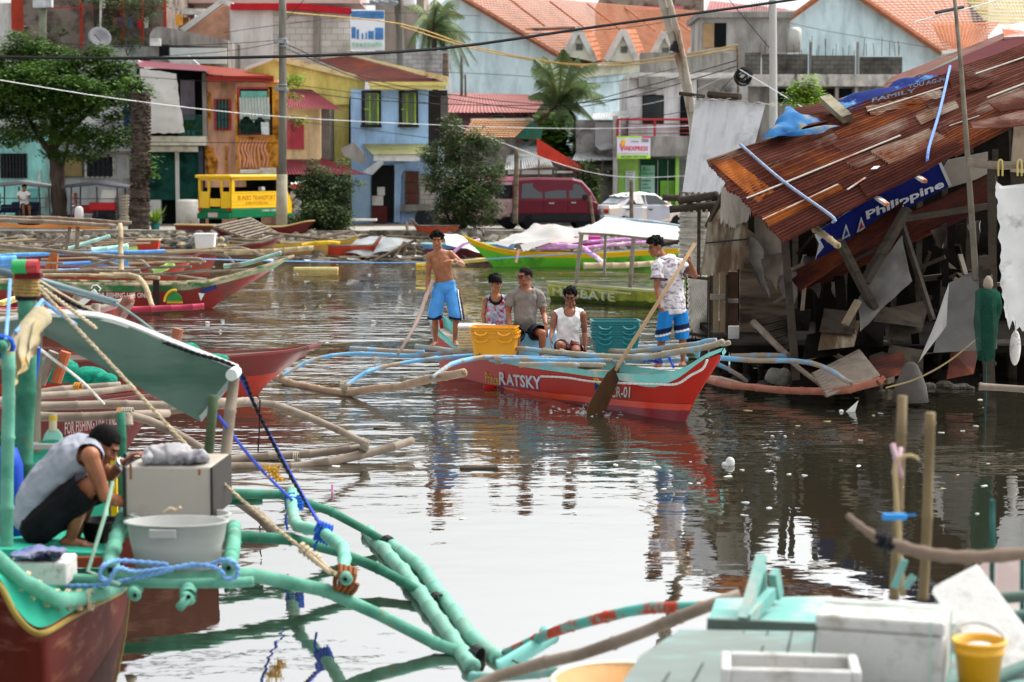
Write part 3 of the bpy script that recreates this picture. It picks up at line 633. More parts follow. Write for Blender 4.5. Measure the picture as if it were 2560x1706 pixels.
# --- brown building top left with laundry terrace
r=house('brown_terrace_building','dark brown building with red posts and laundry terrace at top left',62,-30,415,200,90,8,mat('brown weathered wall','#7d726b',rough=.9,var=.25,vs=.8,dirt='#4a3f3a',da=.4))
for x in (200,302,410,352):panel(r,'red_post',x,-20,x+5,116,89.6,mat('red post','#9a3d30'),.12)
panel(r,'rail',118,18,410,21,89.5,mat('red post','#9a3d30'),.08);panel(r,'recess',235,-20,300,90,89.9,mat('deep brown','#453833',var=.4),.1);panel(r,'terrace_wall',272,113,400,148,89.0,mat('pale terrace wall','#b4b6b2',dirt='#777a75',da=.3),.3)
for i in range(7):
    x=(282,296,344,360,438,446,320)[i];c_=('#a65a6e','#7c4a86','#b0343e','#c9c5bf','#d2953f','#d2953f','#5b6a86')[i];y=44 if i not in (4,5) else 36
    mb=MB();A,B_,C_,D=P(x,y,89.4),P(x+11,y,89.4),P(x+11,y+26,89.4),P(x,y+28,89.4);cloth(mb,A,B_,C_,D,5,6,.05,0,4,i,(0,-1,0),.04);mb.build('hung_laundry',mat('laundry %d'%i,c_),r)
r=house('grey_arched_building','grey concrete building with curved top left of the pink gable',376,100,570,300,88,6,M_CONC)
polyp(r,'curved_wall',[(374,112),(374,88),(384,72),(400,66),(420,70),(560,98),(570,106),(570,118)],87.8,M_CONC,.4);panel(r,'pale_wall',425,120,566,160,87.7,mat('mint grey wall','#bcc3c0',var=.08),.1);panel(r,'aircon_box',375,96,400,115,87.4,M_WHITE,.4);panel(r,'dark_opening',398,112,420,140,87.75,M_DARK,.1)
mb=MB();mb.ppoly([(405,142),(470,138),(498,162),(440,160)],86,.3);mb.one('white_junk_heap',M_WHITE,'white scrap heap on the pink tin roof','scrap')
r=house('white_panelled_building','white building with rust red corner at the top left edge',-40,8,62,200,91,6,wall('white panels','#d3d2d0'))
panel(r,'red_corner',29,-20,60,76,90.8,mat('rust red','#a8402f',var=.15),.3);panel(r,'grey_wall',62,34,100,110,90.6,mat('grey lean-to','#a9a39d'),.3)
d_=T('satellite_dish','big grey mesh satellite dish above the dark tree','satellite dish',P(250,130,86))
mb=MB();rot=Matrix.Rotation(math.radians(62),3,'X') @ Matrix.Rotation(.35,3,'Y');mb.lathe([(0,-.02),(.2,.0),(.36,.05),(.5,.12),(.5,.14),(.35,.07),(0,.0)],P(248,97,86),22,rot);mb.build('dish',mat('dish grey','#77777a',var=.1),d_,True)
mb=MB();mb.tube([P(250,97,86.1),P(250,130,86.1)],.05,6);mb.build('mast',M_IRON,d_);mb=MB();mb.tube([P(236,86,85.9),P(252,104,85.5)],.02,5);mb.build('feed_arm',M_IRON,d_)
# far filler roofs glimpsed along the top edge
r=house('distant_red_roofs','distant houses with red roofs along the top edge',1500,-6,1760,200,135,8,mat('distant wall','#9c8c80',var=.3,vs=.6,dirt='#5d4c42',da=.4))
slope(r,[(1600,-30,140),(1590,26,134),(1708,22,134),(1690,-30,140)],135,20,M_RTIN)
r=house('distant_pink_roofed_house','distant white house with pink roof behind the concrete stair block',1760,26,2010,200,130,8,M_WHITE)
slope(r,[(1775,2,138),(1765,28,129),(1990,38,129),(1965,22,138)],130,26,mat('rose tin','#8d5a58'))
r=house('distant_brown_house','distant brown house seen past the coconut palm crown',940,-30,1060,300,112,6,wall('distant brown','#9a8b80'))
# ================================================================ TREES, POLES, WIRES
M_BARK=mat('dark bark','#4a4038',rough=.95,var=.4,vs=5,st=(2,2,.4),bump=.6,bs=20)
M_LEAF=mat('dark leaves','#3d5a26',rough=.55,var=.55,vs=1.4,trans=.25,dirt='#5d7a30',da=.35,ds=1.0,sharp=.12)
M_LEAF2=mat('grey green leaves','#46573a',rough=.55,var=.5,vs=2.2,trans=.25,dirt='#6a7a4a',da=.35,ds=1.5,sharp=.12)
M_LEAF3=mat('bright leaves','#6e8f2c',rough=.5,var=.4,vs=3,trans=.3,dirt='#93ad43',da=.4)
M_PALM=mat('palm leaves','#5d7048',rough=.5,var=.4,vs=1.0,trans=.2,dirt='#8a8a4a',da=.25,ds=.6)
def leaves(mb,blobs,n,size,seed,droop=.2):
    """leaf-sized faces in clumps spread through a set of ellipsoids (centre, radii)"""
    q=random.Random(seed);tot=sum(r[0]*r[1]*r[2] for c,r in blobs)
    for c,r in blobs:
        k=int(n*r[0]*r[1]*r[2]/tot/9)+2
        for _ in range(k):
            while True:
                u=V((q.uniform(-1,1),q.uniform(-1,1),q.uniform(-1,1)))
                if .25<u.length<1:break
            u=u*(u.length**-.35);ctr=c+V((u.x*r[0],u.y*r[1],u.z*r[2]));cs=size*q.uniform(1.2,2.6)
            for _ in range(9):
                p=ctr+V((q.gauss(0,1),q.gauss(0,1),q.gauss(0,.55)))*cs*.55
                a=q.uniform(0,6.28);t=V((math.cos(a),math.sin(a),q.uniform(-.6,.5)-droop)).normalized()*size*q.uniform(.7,1.4)
                s=t.cross(V((q.uniform(-.4,.4),q.uniform(-.4,.4),1))).normalized()*size*.36
                mb._add([p,p+t*.5+s,p+t,p+t*.5-s],[(0,1,2,3)])
def tree(name,label,base,forks,blobs,n,size,ml,seed,r0,group=None,mb_=None):
    """base point, limbs as lists of points, crown blobs as (px, py, depth, half width px, half height px)"""
    r=T(name,label,'tree',base,group)
    mb=MB()
    for pts,ra,rb in forks:
        q=path(pts,14);mb.tube(q,[lerp(ra,rb,i/(len(q)-1))*(1+.12*math.sin(i*2.3)) for i in range(len(q))],8)
    mb.build('trunk',mb_ or M_BARK,r,True)
    bl=[(P(x,y,d),(w*PX(d),(w+h)*.5*PX(d),h*PX(d))) for x,y,d,w,h in blobs]
    mb=MB();leaves(mb,bl,n,size,seed);mb.build('crown',ml,r);return r
D=77.
B0=P(150,566,D);B0.z=GZ
tree('broadleaf_tree','large dark broadleaf tree on the far bank at the left edge',B0,
     [([B0,P(146,480,D),P(138,400,D),P(128,350,D)],.34,.2),([P(138,400,D),P(90,330,D-.5),P(50,250,D)],.16,.05),([P(132,370,D),P(200,300,D),P(270,240,D)],.16,.05),([P(130,360,D),P(140,250,D),P(120,140,D)],.15,.04),([P(146,440,D),P(165,380,D),P(180,330,D+.6)],.1,.03)],
     [(60,112,77,46,34),(130,135,78,55,24),(20,170,77,60,42),(110,190,76.5,80,42),(205,165,77,62,34),(285,190,77.5,46,34),(30,260,76,70,40),(130,265,76,70,42),(215,255,76,50,36),(292,240,77,40,30),(60,325,76.5,60,24),(170,330,76,62,30),(245,350,76.5,55,30),(285,300,77,30,24),(205,385,77,40,14),(20,350,77,34,18),(300,160,77,34,20),(250,130,77,34,16),(330,260,77,16,40),(150,385,76.5,40,14),(310,340,77,24,30),(180,230,75.5,80,40),(60,215,75,70,50),(320,205,77,18,20),(-40,220,77,50,90)],
     46000,.155,M_LEAF,3,.3)
B1=P(346,590,73.5);B1.z=GZ
r=T('date_palm','dark ringed palm trunk standing in front of the white sheet','tree',B1)
mb=MB();q=path([P(346,590,73.5),P(350,480,73.5),P(352,380,73.5),P(351,262,73.5),P(349,232,73.5)],60)
mb.tube(q,[.29+.04*(i%2)+(.07 if i<12 else 0)+.03*math.sin(i) for i in range(len(q))],12)
for i in range(420):
    k=rnd.randrange(4,len(q)-1);a=rnd.uniform(0,6.3);c=q[k]+V((math.cos(a),math.sin(a),0))*.31
    mb.ell(c,(.09,.09,.06),None,5,4)
mb.build('trunk',mat('palm trunk','#4c423b',rough=.95,var=.45,vs=4,dirt='#2d2722',da=.4,ds=3),r)
mb=MB();leaves(mb,[(P(338,225,74),(.5,.5,.35)),(P(372,410,73.6),(.25,.3,.5)),(P(318,210,74),(.5,.4,.3))],500,.2,8);mb.build('crown',M_LEAF,r)
def bush(name,label,cx,base_y,d,blobs,n,size,ml,seed,cat='tree',lim=1.):
    b=P(cx,base_y,d)
    if lim==1:b.z=min(b.z,GZ)
    r=tree(name,label,b,[([b,P(cx-4,base_y-40*lim,d),P(cx+3,base_y-100*lim,d)],.12*lim,.04*lim),([b,P(cx-25*lim,base_y-60*lim,d),P(cx-35*lim,base_y-110*lim,d)],.08*lim,.02*lim),([b,P(cx+28*lim,base_y-60*lim,d),P(cx+40*lim,base_y-120*lim,d)],.08*lim,.02*lim)],blobs,n,size,ml,seed,.1)
    r['category']=cat;return r
bush('riverside_bush','rounded riverside bush between the power pole and the blue house',808,595,71,
     [(800,440,71,38,22),(780,480,71,42,34),(840,480,71,36,36),(810,540,70.5,64,40),(770,560,70.5,30,30),(780,410,71,14,18),(868,450,71,14,22),(855,405,71,10,12),(895,460,71,10,14),(850,560,70.5,28,30),(740,560,70,16,18)],15000,.105,M_LEAF2,11,'bush')
bush('riverside_tree','small dense tree growing at the water edge before the maroon van',1140,590,71,
     [(1130,320,71,26,34),(1140,295,71,12,14),(1100,385,71,48,34),(1165,375,71,48,44),(1190,345,71,26,26),(1225,365,71,26,26),(1120,450,70.5,62,42),(1200,450,70.5,58,46),(1075,405,71,22,24),(1130,530,70.5,50,44),(1195,530,70.5,50,40),(1245,420,71,20,26),(1160,490,70,60,50),(1235,520,71,24,24)],24000,.105,M_LEAF2,21)
bush('roadside_sapling','thin leafy sapling beside the green shop sign',1468,520,80,[(1470,440,80,18,26),(1480,470,80,14,20),(1465,410,80,10,14),(1476,500,80,18,20)],900,.16,M_LEAF2,31)
bush('rooftop_shrub','bright green shrub growing behind the grey corrugated shack',2018,268,46,[(2010,232,46,30,20),(2030,205,46,14,18),(2000,252,46,34,16),(2045,250,46,22,14),(1992,215,46,10,10)],1400,.09,M_LEAF3,41,'bush',.35)
bush('banana_like_shrub','broad leaved shrub behind the red tin stall',1385,420,84,[(1378,320,84,26,22),(1370,350,84,28,26),(1400,365,84,30,24),(1425,385,84,24,16)],800,.36,M_LEAF,51,'bush')
bush('terrace_creeper','pale green creeper hanging over the brown laundry terrace',320,140,88.5,[(300,-5,88.5,100,24),(280,60,88.5,36,26),(310,95,88.5,40,26),(355,30,88.5,40,24),(345,110,88.5,20,22),(140,75,88.5,26,14),(150,100,88.5,16,30),(400,8,88.5,34,12)],2200,.16,M_LEAF2,61,'creeper',.3)
bush('yellow_house_creeper','thin creeper on the red roof beside the power pole',735,330,80,[(740,198,80,24,10),(728,240,80,12,12),(745,300,80,16,12),(722,206,80,12,14)],400,.14,M_LEAF3,71,'creeper',.3)
def palm(name,label,base,top,crown,fronds,d,L,seed,thick=.16):
    q=random.Random(seed);r=T(name,label,'tree',base)
    mb=MB();pts=path([base,base.lerp(top,.5)+V((.15,0,0)),top],30);mb.tube(pts,[thick*(1.2-.5*i/len(pts))*(1+.08*(i%2)) for i in range(len(pts))],9);mb.build('trunk',M_BARK,r)
    mb=MB()
    for (dx,dy) in fronds:                                   # frond tips as photo offsets from the crown
        dd=q.uniform(-.9,.9)*L;tip=crown+V((dx*PX(d),dd,-dy*PX(d)));mid=crown.lerp(tip,.5)+V((0,0,.16*(tip-crown).length+.1))
        pts=path([crown,mid,tip],16);mb.tube(pts,[.035-.028*i/(len(pts)-1) for i in range(len(pts))],4)
        for i in range(2,len(pts)):
            t=(pts[i]-pts[i-1]).normalized();side=t.cross(V((0,0,1))).normalized();f=math.sin(math.pi*min(1,.12+i/(len(pts)+1)))**.6
            for sgn in (-1,1):
                for w_ in range(4):
                    a=pts[i-1].lerp(pts[i],w_/4);l=L*.24*f*q.uniform(.8,1.1)
                    e=a+(side*sgn*.8+t*.55+V((0,0,-.75-.3*q.random()))).normalized()*l;s=t*.032
                    mb._add([a-s,a+s,e+s*.2,e-s*.2],[(0,1,2,3)])
    mb.build('crown',M_PALM,r);return r
c=P(1398,262,85);palm('coconut_palm','coconut palm in front of the pale blue terrace',V((P(1405,500,85).x,85,GZ)),c,c,[(-70,-95),(-40,-130),(10,-140),(50,-120),(-80,-20),(-72,40),(70,-60),(110,-50),(128,0),(90,40),(60,70),(-40,75),(20,95),(-20,-60),(40,-80),(95,-95),(-60,-60),(118,-20),(-20,110),(50,110),(-66,-110),(30,-40)],85,2.6,5)
c=P(1085,60,92);palm('tall_palm','tall coconut palm crossing the top edge behind the thin utility pole',V((P(1075,500,92).x,92,GZ)),c,c,[(-70,-50),(-50,20),(-75,60),(60,-60),(80,-10),(95,40),(90,110),(30,80),(-20,90),(0,-70),(40,120),(110,100),(-40,70),(20,-40),(60,60),(80,150)],92,2.6,9)
# ---------------------------------------------------------------- poles
M_POLE=mat('weathered pole','#6c6960',rough=.9,var=.2,vs=2,dirt='#45433c',da=.35,st=(2,2,.3));M_CPOLE=mat('concrete pole','#a9a7a2',rough=.9,var=.08,dirt='#76736c',da=.25,st=(2,2,.3))
r=T('power_pole','thick weathered power pole standing beside the yellow and green jeepney','pole',V((P(704,560,74).x,74,GZ)))
mb=MB();a=P(704,560,74);a.z=GZ;mb.tube([a,P(707,300,74),P(706,-60,74)],[.16,.15,.13],12);mb.build('shaft',M_POLE,r,True)
mb=MB();mb.tube([a,P(705,436,74)],[.215,.2],12);mb.build('concrete_base',mat('pole sleeve','#9b9480',rough=.9,var=.15,dirt='#6d6654',da=.3),r,True)
mb=MB()
for y in (100,118,215,228):mb.lathe([(.17,0),(.18,.03),(.17,.06)],P(706,y,74),12)
for y in (104,222):mb.box(P(698,y,73.8),(.3,.12,.12));mb.ell(P(690,y,73.8),(.08,.06,.1));mb.ell(P(716,y+4,73.8),(.08,.06,.1))
mb.build('fittings',mat('pole fittings','#8e9294',metal=.3),r)
def pole(name,label,pts,ra,rb,m,extra=None):
    r=T(name,label,'pole',pts[0]);mb=MB();q=path(pts,12);mb.tube(q,[lerp(ra,rb,i/(len(q)-1)) for i in range(len(q))],10);mb.build('shaft',m,r,True)
    if extra:extra(r)
    return r
def box_top(r):
    mb=MB();mb.pbox(82,-6,112,19,88.5,.5);mb.pbox(112,-10,128,18,88.6,.4);mb.build('meter_box',mat('grey box','#b8bbbd'),r)
pole('utility_pole','greenish concrete utility pole with grey boxes at top left',[P(107,330,89),P(107,-20,89)],.19,.17,mat('mossy pole','#7d8270',dirt='#565b4b',da=.3),box_top)
def tin(r):
    mb=MB();mb.lathe([(0,0),(.13,0),(.13,.42),(.05,.46),(0,.46)],P(256,20,88.2),12);mb.build('transformer_can',M_WHITE,r)
pole('thin_mast','thin pale mast with a white can above the satellite dish',[P(251,120,88.4),P(252,-20,88.4)],.05,.05,M_WHITE,tin)
def trafo(r):
    mb=MB();mb.lathe([(0,0),(.28,0),(.3,.05),(.3,.75),(.1,.85),(0,.85)],P(1024,14,88.4),14);mb.build('transformer_can',M_WHITE,r)
    mb=MB()
    for i in range(6):mb.ell(P(930+i*12,4+(i%2)*3,88),(.12,.1,.09))
    mb.pbox(905,8,990,13,88,.15);mb.build('insulators',mat('insulator grey','#8f9498'),r)
pole('transformer_pole','utility pole carrying a white transformer beside the tall palm',[P(1003,380,88.6),P(1000,100,88.6),P(991,-20,88.6)],.18,.15,M_POLE,trafo)
pole('concrete_utility_pole','square grey concrete utility pole above the corrugated shack',[P(1934,420,60),P(1932,-30,60)],.125,.11,M_CPOLE)
r=T('leaning_bamboo_pole','tall peeling bamboo pole leaning over the grey corrugated shack','pole',P(1742,400,38));mb=MB();bamboo(mb,[P(1745,400,38),P(1722,245,38),P(1690,120,38),P(1650,-20,38)],.085,.5,10,.95);bamboo(mb,[P(1732,280,37.9),P(1706,130,37.9),P(1668,-20,37.9)],.06,.5,10,.95);mb.build('shaft',mat('peeling bamboo','#a39a8c',rough=.7,var=.2,vs=2,dirt='#6b4a32',da=.35,ds=2,st=(1,1,.4)),r,True)
mb=MB();wraps(mb,P(1690,118,38),(.2,0,1),.09,.02,5);mb.build('lashing',M_IRON,r)
def aerial(r):
    mb=MB();mb.tube([P(2286,55,27.4),P(2500,0,28.4)],.008,5);mb.build('antenna_rod',mat('aluminium','#b5bab8',metal=.3),r)
    mb=MB();mb.tube([P(2340,32,27.6),P(2408,18,27.9)],.025,6);mb.build('antenna_body',M_IRON,r)
pole('antenna_pole','very tall thin bamboo pole with a bow tie antenna before the rusty roof',[P(2440,700,25.5),P(2425,480,26),P(2405,200,26.5),P(2386,-10,27)],.045,.025,mat('grey bamboo','#6f685c',rough=.8,var=.25,vs=3,dirt='#4a443a',da=.3),aerial)
for nm,lb,pts,ra in (('wooden_stake','dark stake standing between the maroon van and the silver car',[P(1288,560,69.5),P(1292,372,69.5)],.09),('wooden_stake','dark split stake in front of the silver car',[P(1579,560,66),P(1578,450,66)],.07),('bamboo_stick','thin tan bamboo stick leaning before the maroon van',[P(1484,560,66),P(1475,490,66)],.05),('thin_post','thin grey aerial post on the block wall left of the pale blue terrace',[P(1154,240,90),P(1154,138,90)],.07),('thin_post','short dark aerial post on the block wall near the palm fronds',[P(1164,240,90),P(1163,186,90)],.05),('corner_post','dark timber post at the end of the low block wall',[P(1114,190,90),P(1114,134,90)],.14),('wire_pole','thin black pole wrapped in coiled cables behind the bamboo pole',[P(1846,250,62),P(1844,118,62)],.04)):
    pole(nm,lb,pts,ra,ra*.9,M_POLE if 'thin' in nm else M_WOOD)
mb=MB()
for i in range(9):
    c=P(1858+4*math.sin(i),190+4*math.cos(i*2),61.5);rr=rnd.uniform(.12,.27);mb.tube([c+V((math.cos(a*.5)*rr,.06*math.sin(i),math.sin(a*.5)*rr)) for a in range(14)],.022,4)
mb.one('cable_coil',mat('black cable','#1a1b1d',rough=.6),'tangle of coiled black cables hanging on the thin black pole','cable')
M_CAB=mat('black cable','#1a1b1d',rough=.6);M_CABG=mat('pale cable','#c7c9ca',rough=.5);M_CABY=mat('ochre cable','#a98a4e',rough=.6)
def wire(label,pts,r,m=M_CAB):
    mb=MB();mb.tube(path([P(*p) for p in pts],24),r,5);return mb.one('overhead_wire',m,label,'wire','overhead wires')
wire('thickest black overhead cable crossing the whole top of the picture',[(-40,142,30),(300,146,30.5),(700,142,31),(1100,122,32),(1500,66,33),(1980,0,34),(2200,-40,34)],.024)
wire('pale sagging wire from the dark tree past the white sheet to the blue house',[(-40,194,60),(300,248,64),(700,292,70),(1150,315,76),(1480,322,78),(1740,314,79)],.013,M_CABG)
wire('pale wire running level below the red balcony railing',[(1150,318,74),(1500,436,76),(1850,434,70)],.014,M_CABG)
for k,(l,p_,m) in enumerate((('ochre cable bundle swinging from the tall palm to the concrete building',[(700,30,74),(1000,60,80),(1180,116,84),(1400,158,84),(1560,156,80),(1740,132,72),(1846,112,62)],M_CABY),('second ochre cable just below the ochre bundle',[(1000,66,80),(1200,126,84),(1420,162,84),(1600,160,80),(1846,122,62)],M_CABY),
    ('dark wire running from the power pole across the yellow gable to the salmon roof',[(706,106,74),(900,190,80),(1120,236,82),(1400,262,82),(1600,220,76),(1846,150,62)],M_CAB),('lower dark wire passing just under the eaves of the blue house',[(706,118,74),(920,205,80),(1140,250,82),(1380,275,82),(1600,236,76),(1846,165,62)],M_CAB),
    ('dark wire crossing the upper windows of the blue house',[(706,222,74),(900,248,78),(1150,262,80),(1400,262,80),(1640,236,72)],M_CAB),('thin dark wire from the top of the power pole over the banner',[(706,60,74),(760,0,74)],M_CAB),
    ('thin wire rising left from the power pole to the top left building',[(-40,98,86),(300,116,84),(560,110,78),(706,100,74)],M_CAB),('thin wire dipping left from the power pole over the pink roof',[(200,150,86),(450,138,82),(600,124,78),(706,104,74)],M_CAB),('thin wire crossing the white render wall',[(560,82,90),(690,64,80),(960,34,84),(1200,40,90)],M_CAB),('thin wire running behind the dark tree toward the salmon house',[(120,355,80),(400,356,80),(706,358,76)],M_CAB),
    ('thin wire across the salmon house at its eaves',[(346,192,79),(520,204,79),(706,210,74),(1100,262,79)],M_CAB),('thin wire low across the yellow and the blue houses',[(706,300,74),(880,320,78),(1120,352,78)],M_CAB),('thin dark wire above the salmon roof',[(1085,78,88),(1350,84,88),(1560,70,86),(1700,50,80)],M_CAB),('thin wire along the pale blue gable',[(1000,176,86),(1300,190,88),(1500,208,84),(1700,170,74)],M_CAB),
    ('dark wire from the coiled cables down to the shack',[(1846,172,62),(1960,240,50),(2040,290,40)],M_CABG),('taut guy wire slanting down to the concrete pole',[(1806,-20,60),(1930,128,60)],M_CAB),('thin wire strung over the unfinished parapet',[(1940,50,70),(2100,84,84),(2370,126,92)],M_CAB),('thin pale wire from the coil to the white shop',[(1846,176,62),(1700,240,70),(1570,270,78)],M_CABG),('thin black wire from the coil to the shop balcony',[(1846,182,62),(1740,270,72),(1560,300,78)],M_CAB))):
    wire(l,p_,.028 if 'bundle' in l else .018 if k in (2,3,4) else .012,m)
# ================================================================ VEHICLES ON THE ROAD
M_TYRE=mat('tyre','#17181a',rough=.8,var=.2);M_RIM=mat('steel rim','#b7b6ae',rough=.4,metal=.4,var=.1);M_CHR=mat('chrome','#d0d3d5',rough=.2,metal=.8)
def frame_at(c,ang):
    R_=Matrix.Rotation(ang,3,'Z');c=V(c);return lambda x,y,z:c+R_ @ V((x,y,z)),R_
def wheel(r,f,R_,x,y,rad,w=.18):
    mb=MB();rot=R_ @ Matrix.Rotation(math.pi/2,3,'X');c=f(x,y,rad)
    mb.lathe([(rad*.62,-w/2),(rad*.95,-w/2),(rad,-w/3),(rad,w/3),(rad*.95,w/2),(rad*.62,w/2)],c,22,rot);o=mb.build('wheel',M_TYRE,r,True)
    mb=MB();mb.lathe([(0,-w*.42),(rad*.2,-w*.45),(rad*.3,-w*.36),(rad*.62,-w*.4),(rad*.62,w*.4),(rad*.3,w*.36),(rad*.2,w*.45),(0,w*.42)],c,18,rot);mb.build('rim',M_RIM,o)
def loft(mb,secs,f):
    """body shell lofted through closed cross-sections given as (x, [(y, z)...])"""
    n=len(secs[0][1]);vs=[f(x,y,z) for x,s in secs for y,z in s];k=len(secs)
    fs=[(i*n+j,i*n+(j+1)%n,(i+1)*n+(j+1)%n,(i+1)*n+j) for i in range(k-1) for j in range(n)]+[tuple(range(n-1,-1,-1)),tuple(range((k-1)*n,k*n))]
    mb._add(vs,fs)
def shell(zl,zb,zt,hw,ht,ch=.08):      # lower sill, belt, top, half width, half width at the top
    return [(-hw*.94,zl),(-hw,zl+.08),(-hw,zb),(-ht,zt-ch),(-ht+ch,zt),(ht-ch,zt),(ht,zt-ch),(hw,zb),(hw,zl+.08),(hw*.94,zl)]
def sidewin(r,f,pts,y,name='window',m=None,th=.02):
    mb=MB();a=[f(x,y,z) for x,z in pts];n_=(f(0,-1,0)-f(0,0,0))*(th if y<0 else-th);mb.poly([p+n_ for p in a],n_*-.6);return mb.build(name,m or M_GLASS,r)
# --- maroon van: faces right, side toward the water
c=P(1385,566,74.5);c.z=GZ;f,R_=frame_at(c,math.radians(6))
r=T('maroon_van','maroon passenger van with dark lower body parked by the quay','van',c)
M_MAR=mat('maroon paint','#5e1224',rough=.35,var=.1,spec=.25);M_BLK=mat('black plastic','#222226',rough=.5,var=.15)
mb=MB();S=shell
loft(mb,[(-1.5,S(.62,1.1,1.82,.78,.66)),(-1.44,S(.6,1.12,1.92,.82,.7)),(-.6,S(.6,1.12,1.97,.83,.72)),(.6,S(.6,1.12,1.95,.83,.72)),(.95,S(.6,1.12,1.86,.83,.7)),(1.28,S(.6,1.1,1.5,.82,.7)),(1.5,S(.6,1.02,1.1,.8,.72,.04)),(1.56,S(.62,.95,1.0,.74,.68,.04))],f);mb.build('body',M_MAR,r)
mb=MB();loft(mb,[(-1.56,S(.3,.5,.63,.80,.80,.02)),(1.0,S(.3,.5,.63,.84,.84,.02)),(1.6,S(.3,.5,.62,.76,.76,.02))],f);mb.build('lower_body',M_BLK,r)
for pts in ([(-1.32,1.2),(-1.28,1.74),(-.55,1.76),(-.53,1.2)],[(-.44,1.2),(-.44,1.76),(.32,1.76),(.36,1.2)],[(.46,1.2),(.46,1.74),(.86,1.7),(1.16,1.3),(1.16,1.2)]):
    mb=MB();a=[f(x,-.835+(z-1.12)*.16,z) for x,z in pts];mb.poly(a,f(0,.03,0)-f(0,0,0));mb.build('window',M_GLASS,r)
mb=MB();mb.beam(f(-1.1,-.76,1.22),f(-.7,-.76,1.22),.02,.5);mb.build('curtain',mat('grey curtain','#7f868a'),r)
for x in (-.49,.41,1.2):mb=MB();mb.beam(f(x,-.842,.66),f(x,-.842,1.1),.012,.012);mb.build('door_seam',M_BLK,r)
mb=MB();mb.box(f(-.2,-.85,1.02),(.2,.04,.05),R_);mb.box(f(.62,-.85,1.04),(.18,.04,.05),R_);mb.build('door_handle',M_CHR,r)
mb=MB();mb.box(f(1.05,-.92,1.25),(.16,.12,.16),R_);mb.build('wing_mirror',M_BLK,r);mb=MB();mb.box(f(1.53,-.66,.86),(.1,.2,.16),R_);mb.build('headlight',M_CHR,r)
for x in (-.95,1.02):wheel(r,f,R_,x,-.72,.31);wheel(r,f,R_,x,.72,.31)
# --- pale van to its left, half hidden by the tree
c=P(1215,566,76.2);c.z=GZ;f,R_=frame_at(c,math.radians(4));r=T('pink_white_van','pale pink and mauve van parked behind the small dense tree','van',c)
mb=MB();loft(mb,[(-1.7,S(.4,1.05,1.86,.8,.68)),(-.5,S(.4,1.05,1.94,.83,.72)),(.9,S(.4,1.05,1.92,.83,.72)),(1.2,S(.4,1.05,1.8,.82,.7)),(1.3,S(.42,1.0,1.5,.8,.68))],f);mb.build('body',mat('pink white paint','#c2a5a5',rough=.45,var=.08),r)
mb=MB();loft(mb,[(-1.6,S(1.72,1.84,1.97,.7,.64,.03)),(1.1,S(1.72,1.84,1.98,.74,.66,.03))],f);mb.build('roof',mat('mauve paint','#a0586c',rough=.3),r)
for x0,x1 in ((-1.5,-.7),(-.6,.2),(.3,1.1)):sidewin(r,f,[(x0,1.15),(x0,1.68),(x1,1.68),(x1,1.15)],-.80)
mb=MB();mb.box(f(1.2,-.5,.5),(.5,.9,.24),R_);mb.build('bumper',M_WHITE,r)
for x in (-1.0,.85):wheel(r,f,R_,x,-.74,.32);wheel(r,f,R_,x,.74,.32)
# --- silver sedan, seen from behind its left corner
c=P(1600,566,75.0);c.z=GZ;f,R_=frame_at(c,math.radians(24));r=T('silver_sedan','silver and primer patched sedan with a white cover on its roof','car',c)
M_SIL=mat('silver paint','#b5b7be',rough=.3,var=.08,spec=.6,dirt='#d3c2b4',da=.42,ds=.8,sharp=.05)
def sd2(zl,zt,hw,ch=.1):return [(-hw*.9,zl),(-hw,zl+.1),(-hw,zt-ch),(-hw+ch,zt),(hw-ch,zt),(hw,zt-ch),(hw,zl+.1),(hw*.9,zl)]
mb=MB();loft(mb,[(-1.75,sd2(.35,.82,.72)),(-1.68,sd2(.28,.93,.8)),(-1.1,sd2(.25,.96,.83)),(.8,sd2(.25,.93,.83)),(1.5,sd2(.25,.84,.82)),(1.8,sd2(.3,.74,.74)),(1.86,sd2(.35,.66,.66))],f);mb.build('body',M_SIL,r)
def cab(zb,zt,hb,ht):return [(-hb,zb),(-ht,zt-.06),(-ht+.1,zt),(ht-.1,zt),(ht,zt-.06),(hb,zb)]
mb=MB();loft(mb,[(-1.3,cab(.9,.96,.8,.74)),(-.72,cab(.9,1.34,.8,.62)),(-.2,cab(.9,1.4,.8,.62)),(.35,cab(.9,1.36,.8,.62)),(1.0,cab(.88,.95,.8,.72))],f);cb=mb.build('cabin',M_SIL,r)
for pts in ([(-1.02,.97),(-.62,1.28),(-.18,1.32),(-.18,.97)],[(-.1,.97),(-.1,1.32),(.3,1.29),(.78,.97)]):
    mb=MB();mb.poly([f(x,-.80+(z-.9)*.38-.012,z) for x,z in pts],f(0,.03,0)-f(0,0,0));mb.build('side_window',M_GLASS,r)
mb=MB();mb.poly([f(-1.26,-.62,.985),f(-.78,-.52,1.33),f(-.78,.52,1.33),f(-1.26,.62,.985)],f(-.02,0,.02)-f(0,0,0));mb.build('rear_window',mat('sky glass','#8fa0a8',rough=.1,spec=.8),r)
for y in (-.6,.6):
    mb=MB();mb.bevbox(f(-1.72,y,.72),(.1,.34,.16),.02,R_);mb.build('tail_light',mat('tail light','#8e2018',rough=.2,col2='#c2502a',vs=3),r)
mb=MB();mb.bevbox(f(-1.74,0,.48),(.2,1.56,.2),.04,R_);mb.bevbox(f(1.8,0,.48),(.2,1.4,.2),.04,R_);mb.build('bumper',M_SIL,r)
mb=MB();mb.poly([f(-.14,-.842,.3),f(-.14,-.842,.88),f(.82,-.842,.88),f(.82,-.842,.45)],f(0,.01,0)-f(0,0,0));d_=mb.build('door',mat('grey primer door','#a5a7b3',rough=.4,var=.05),r);d_['label']='darker grey front door'
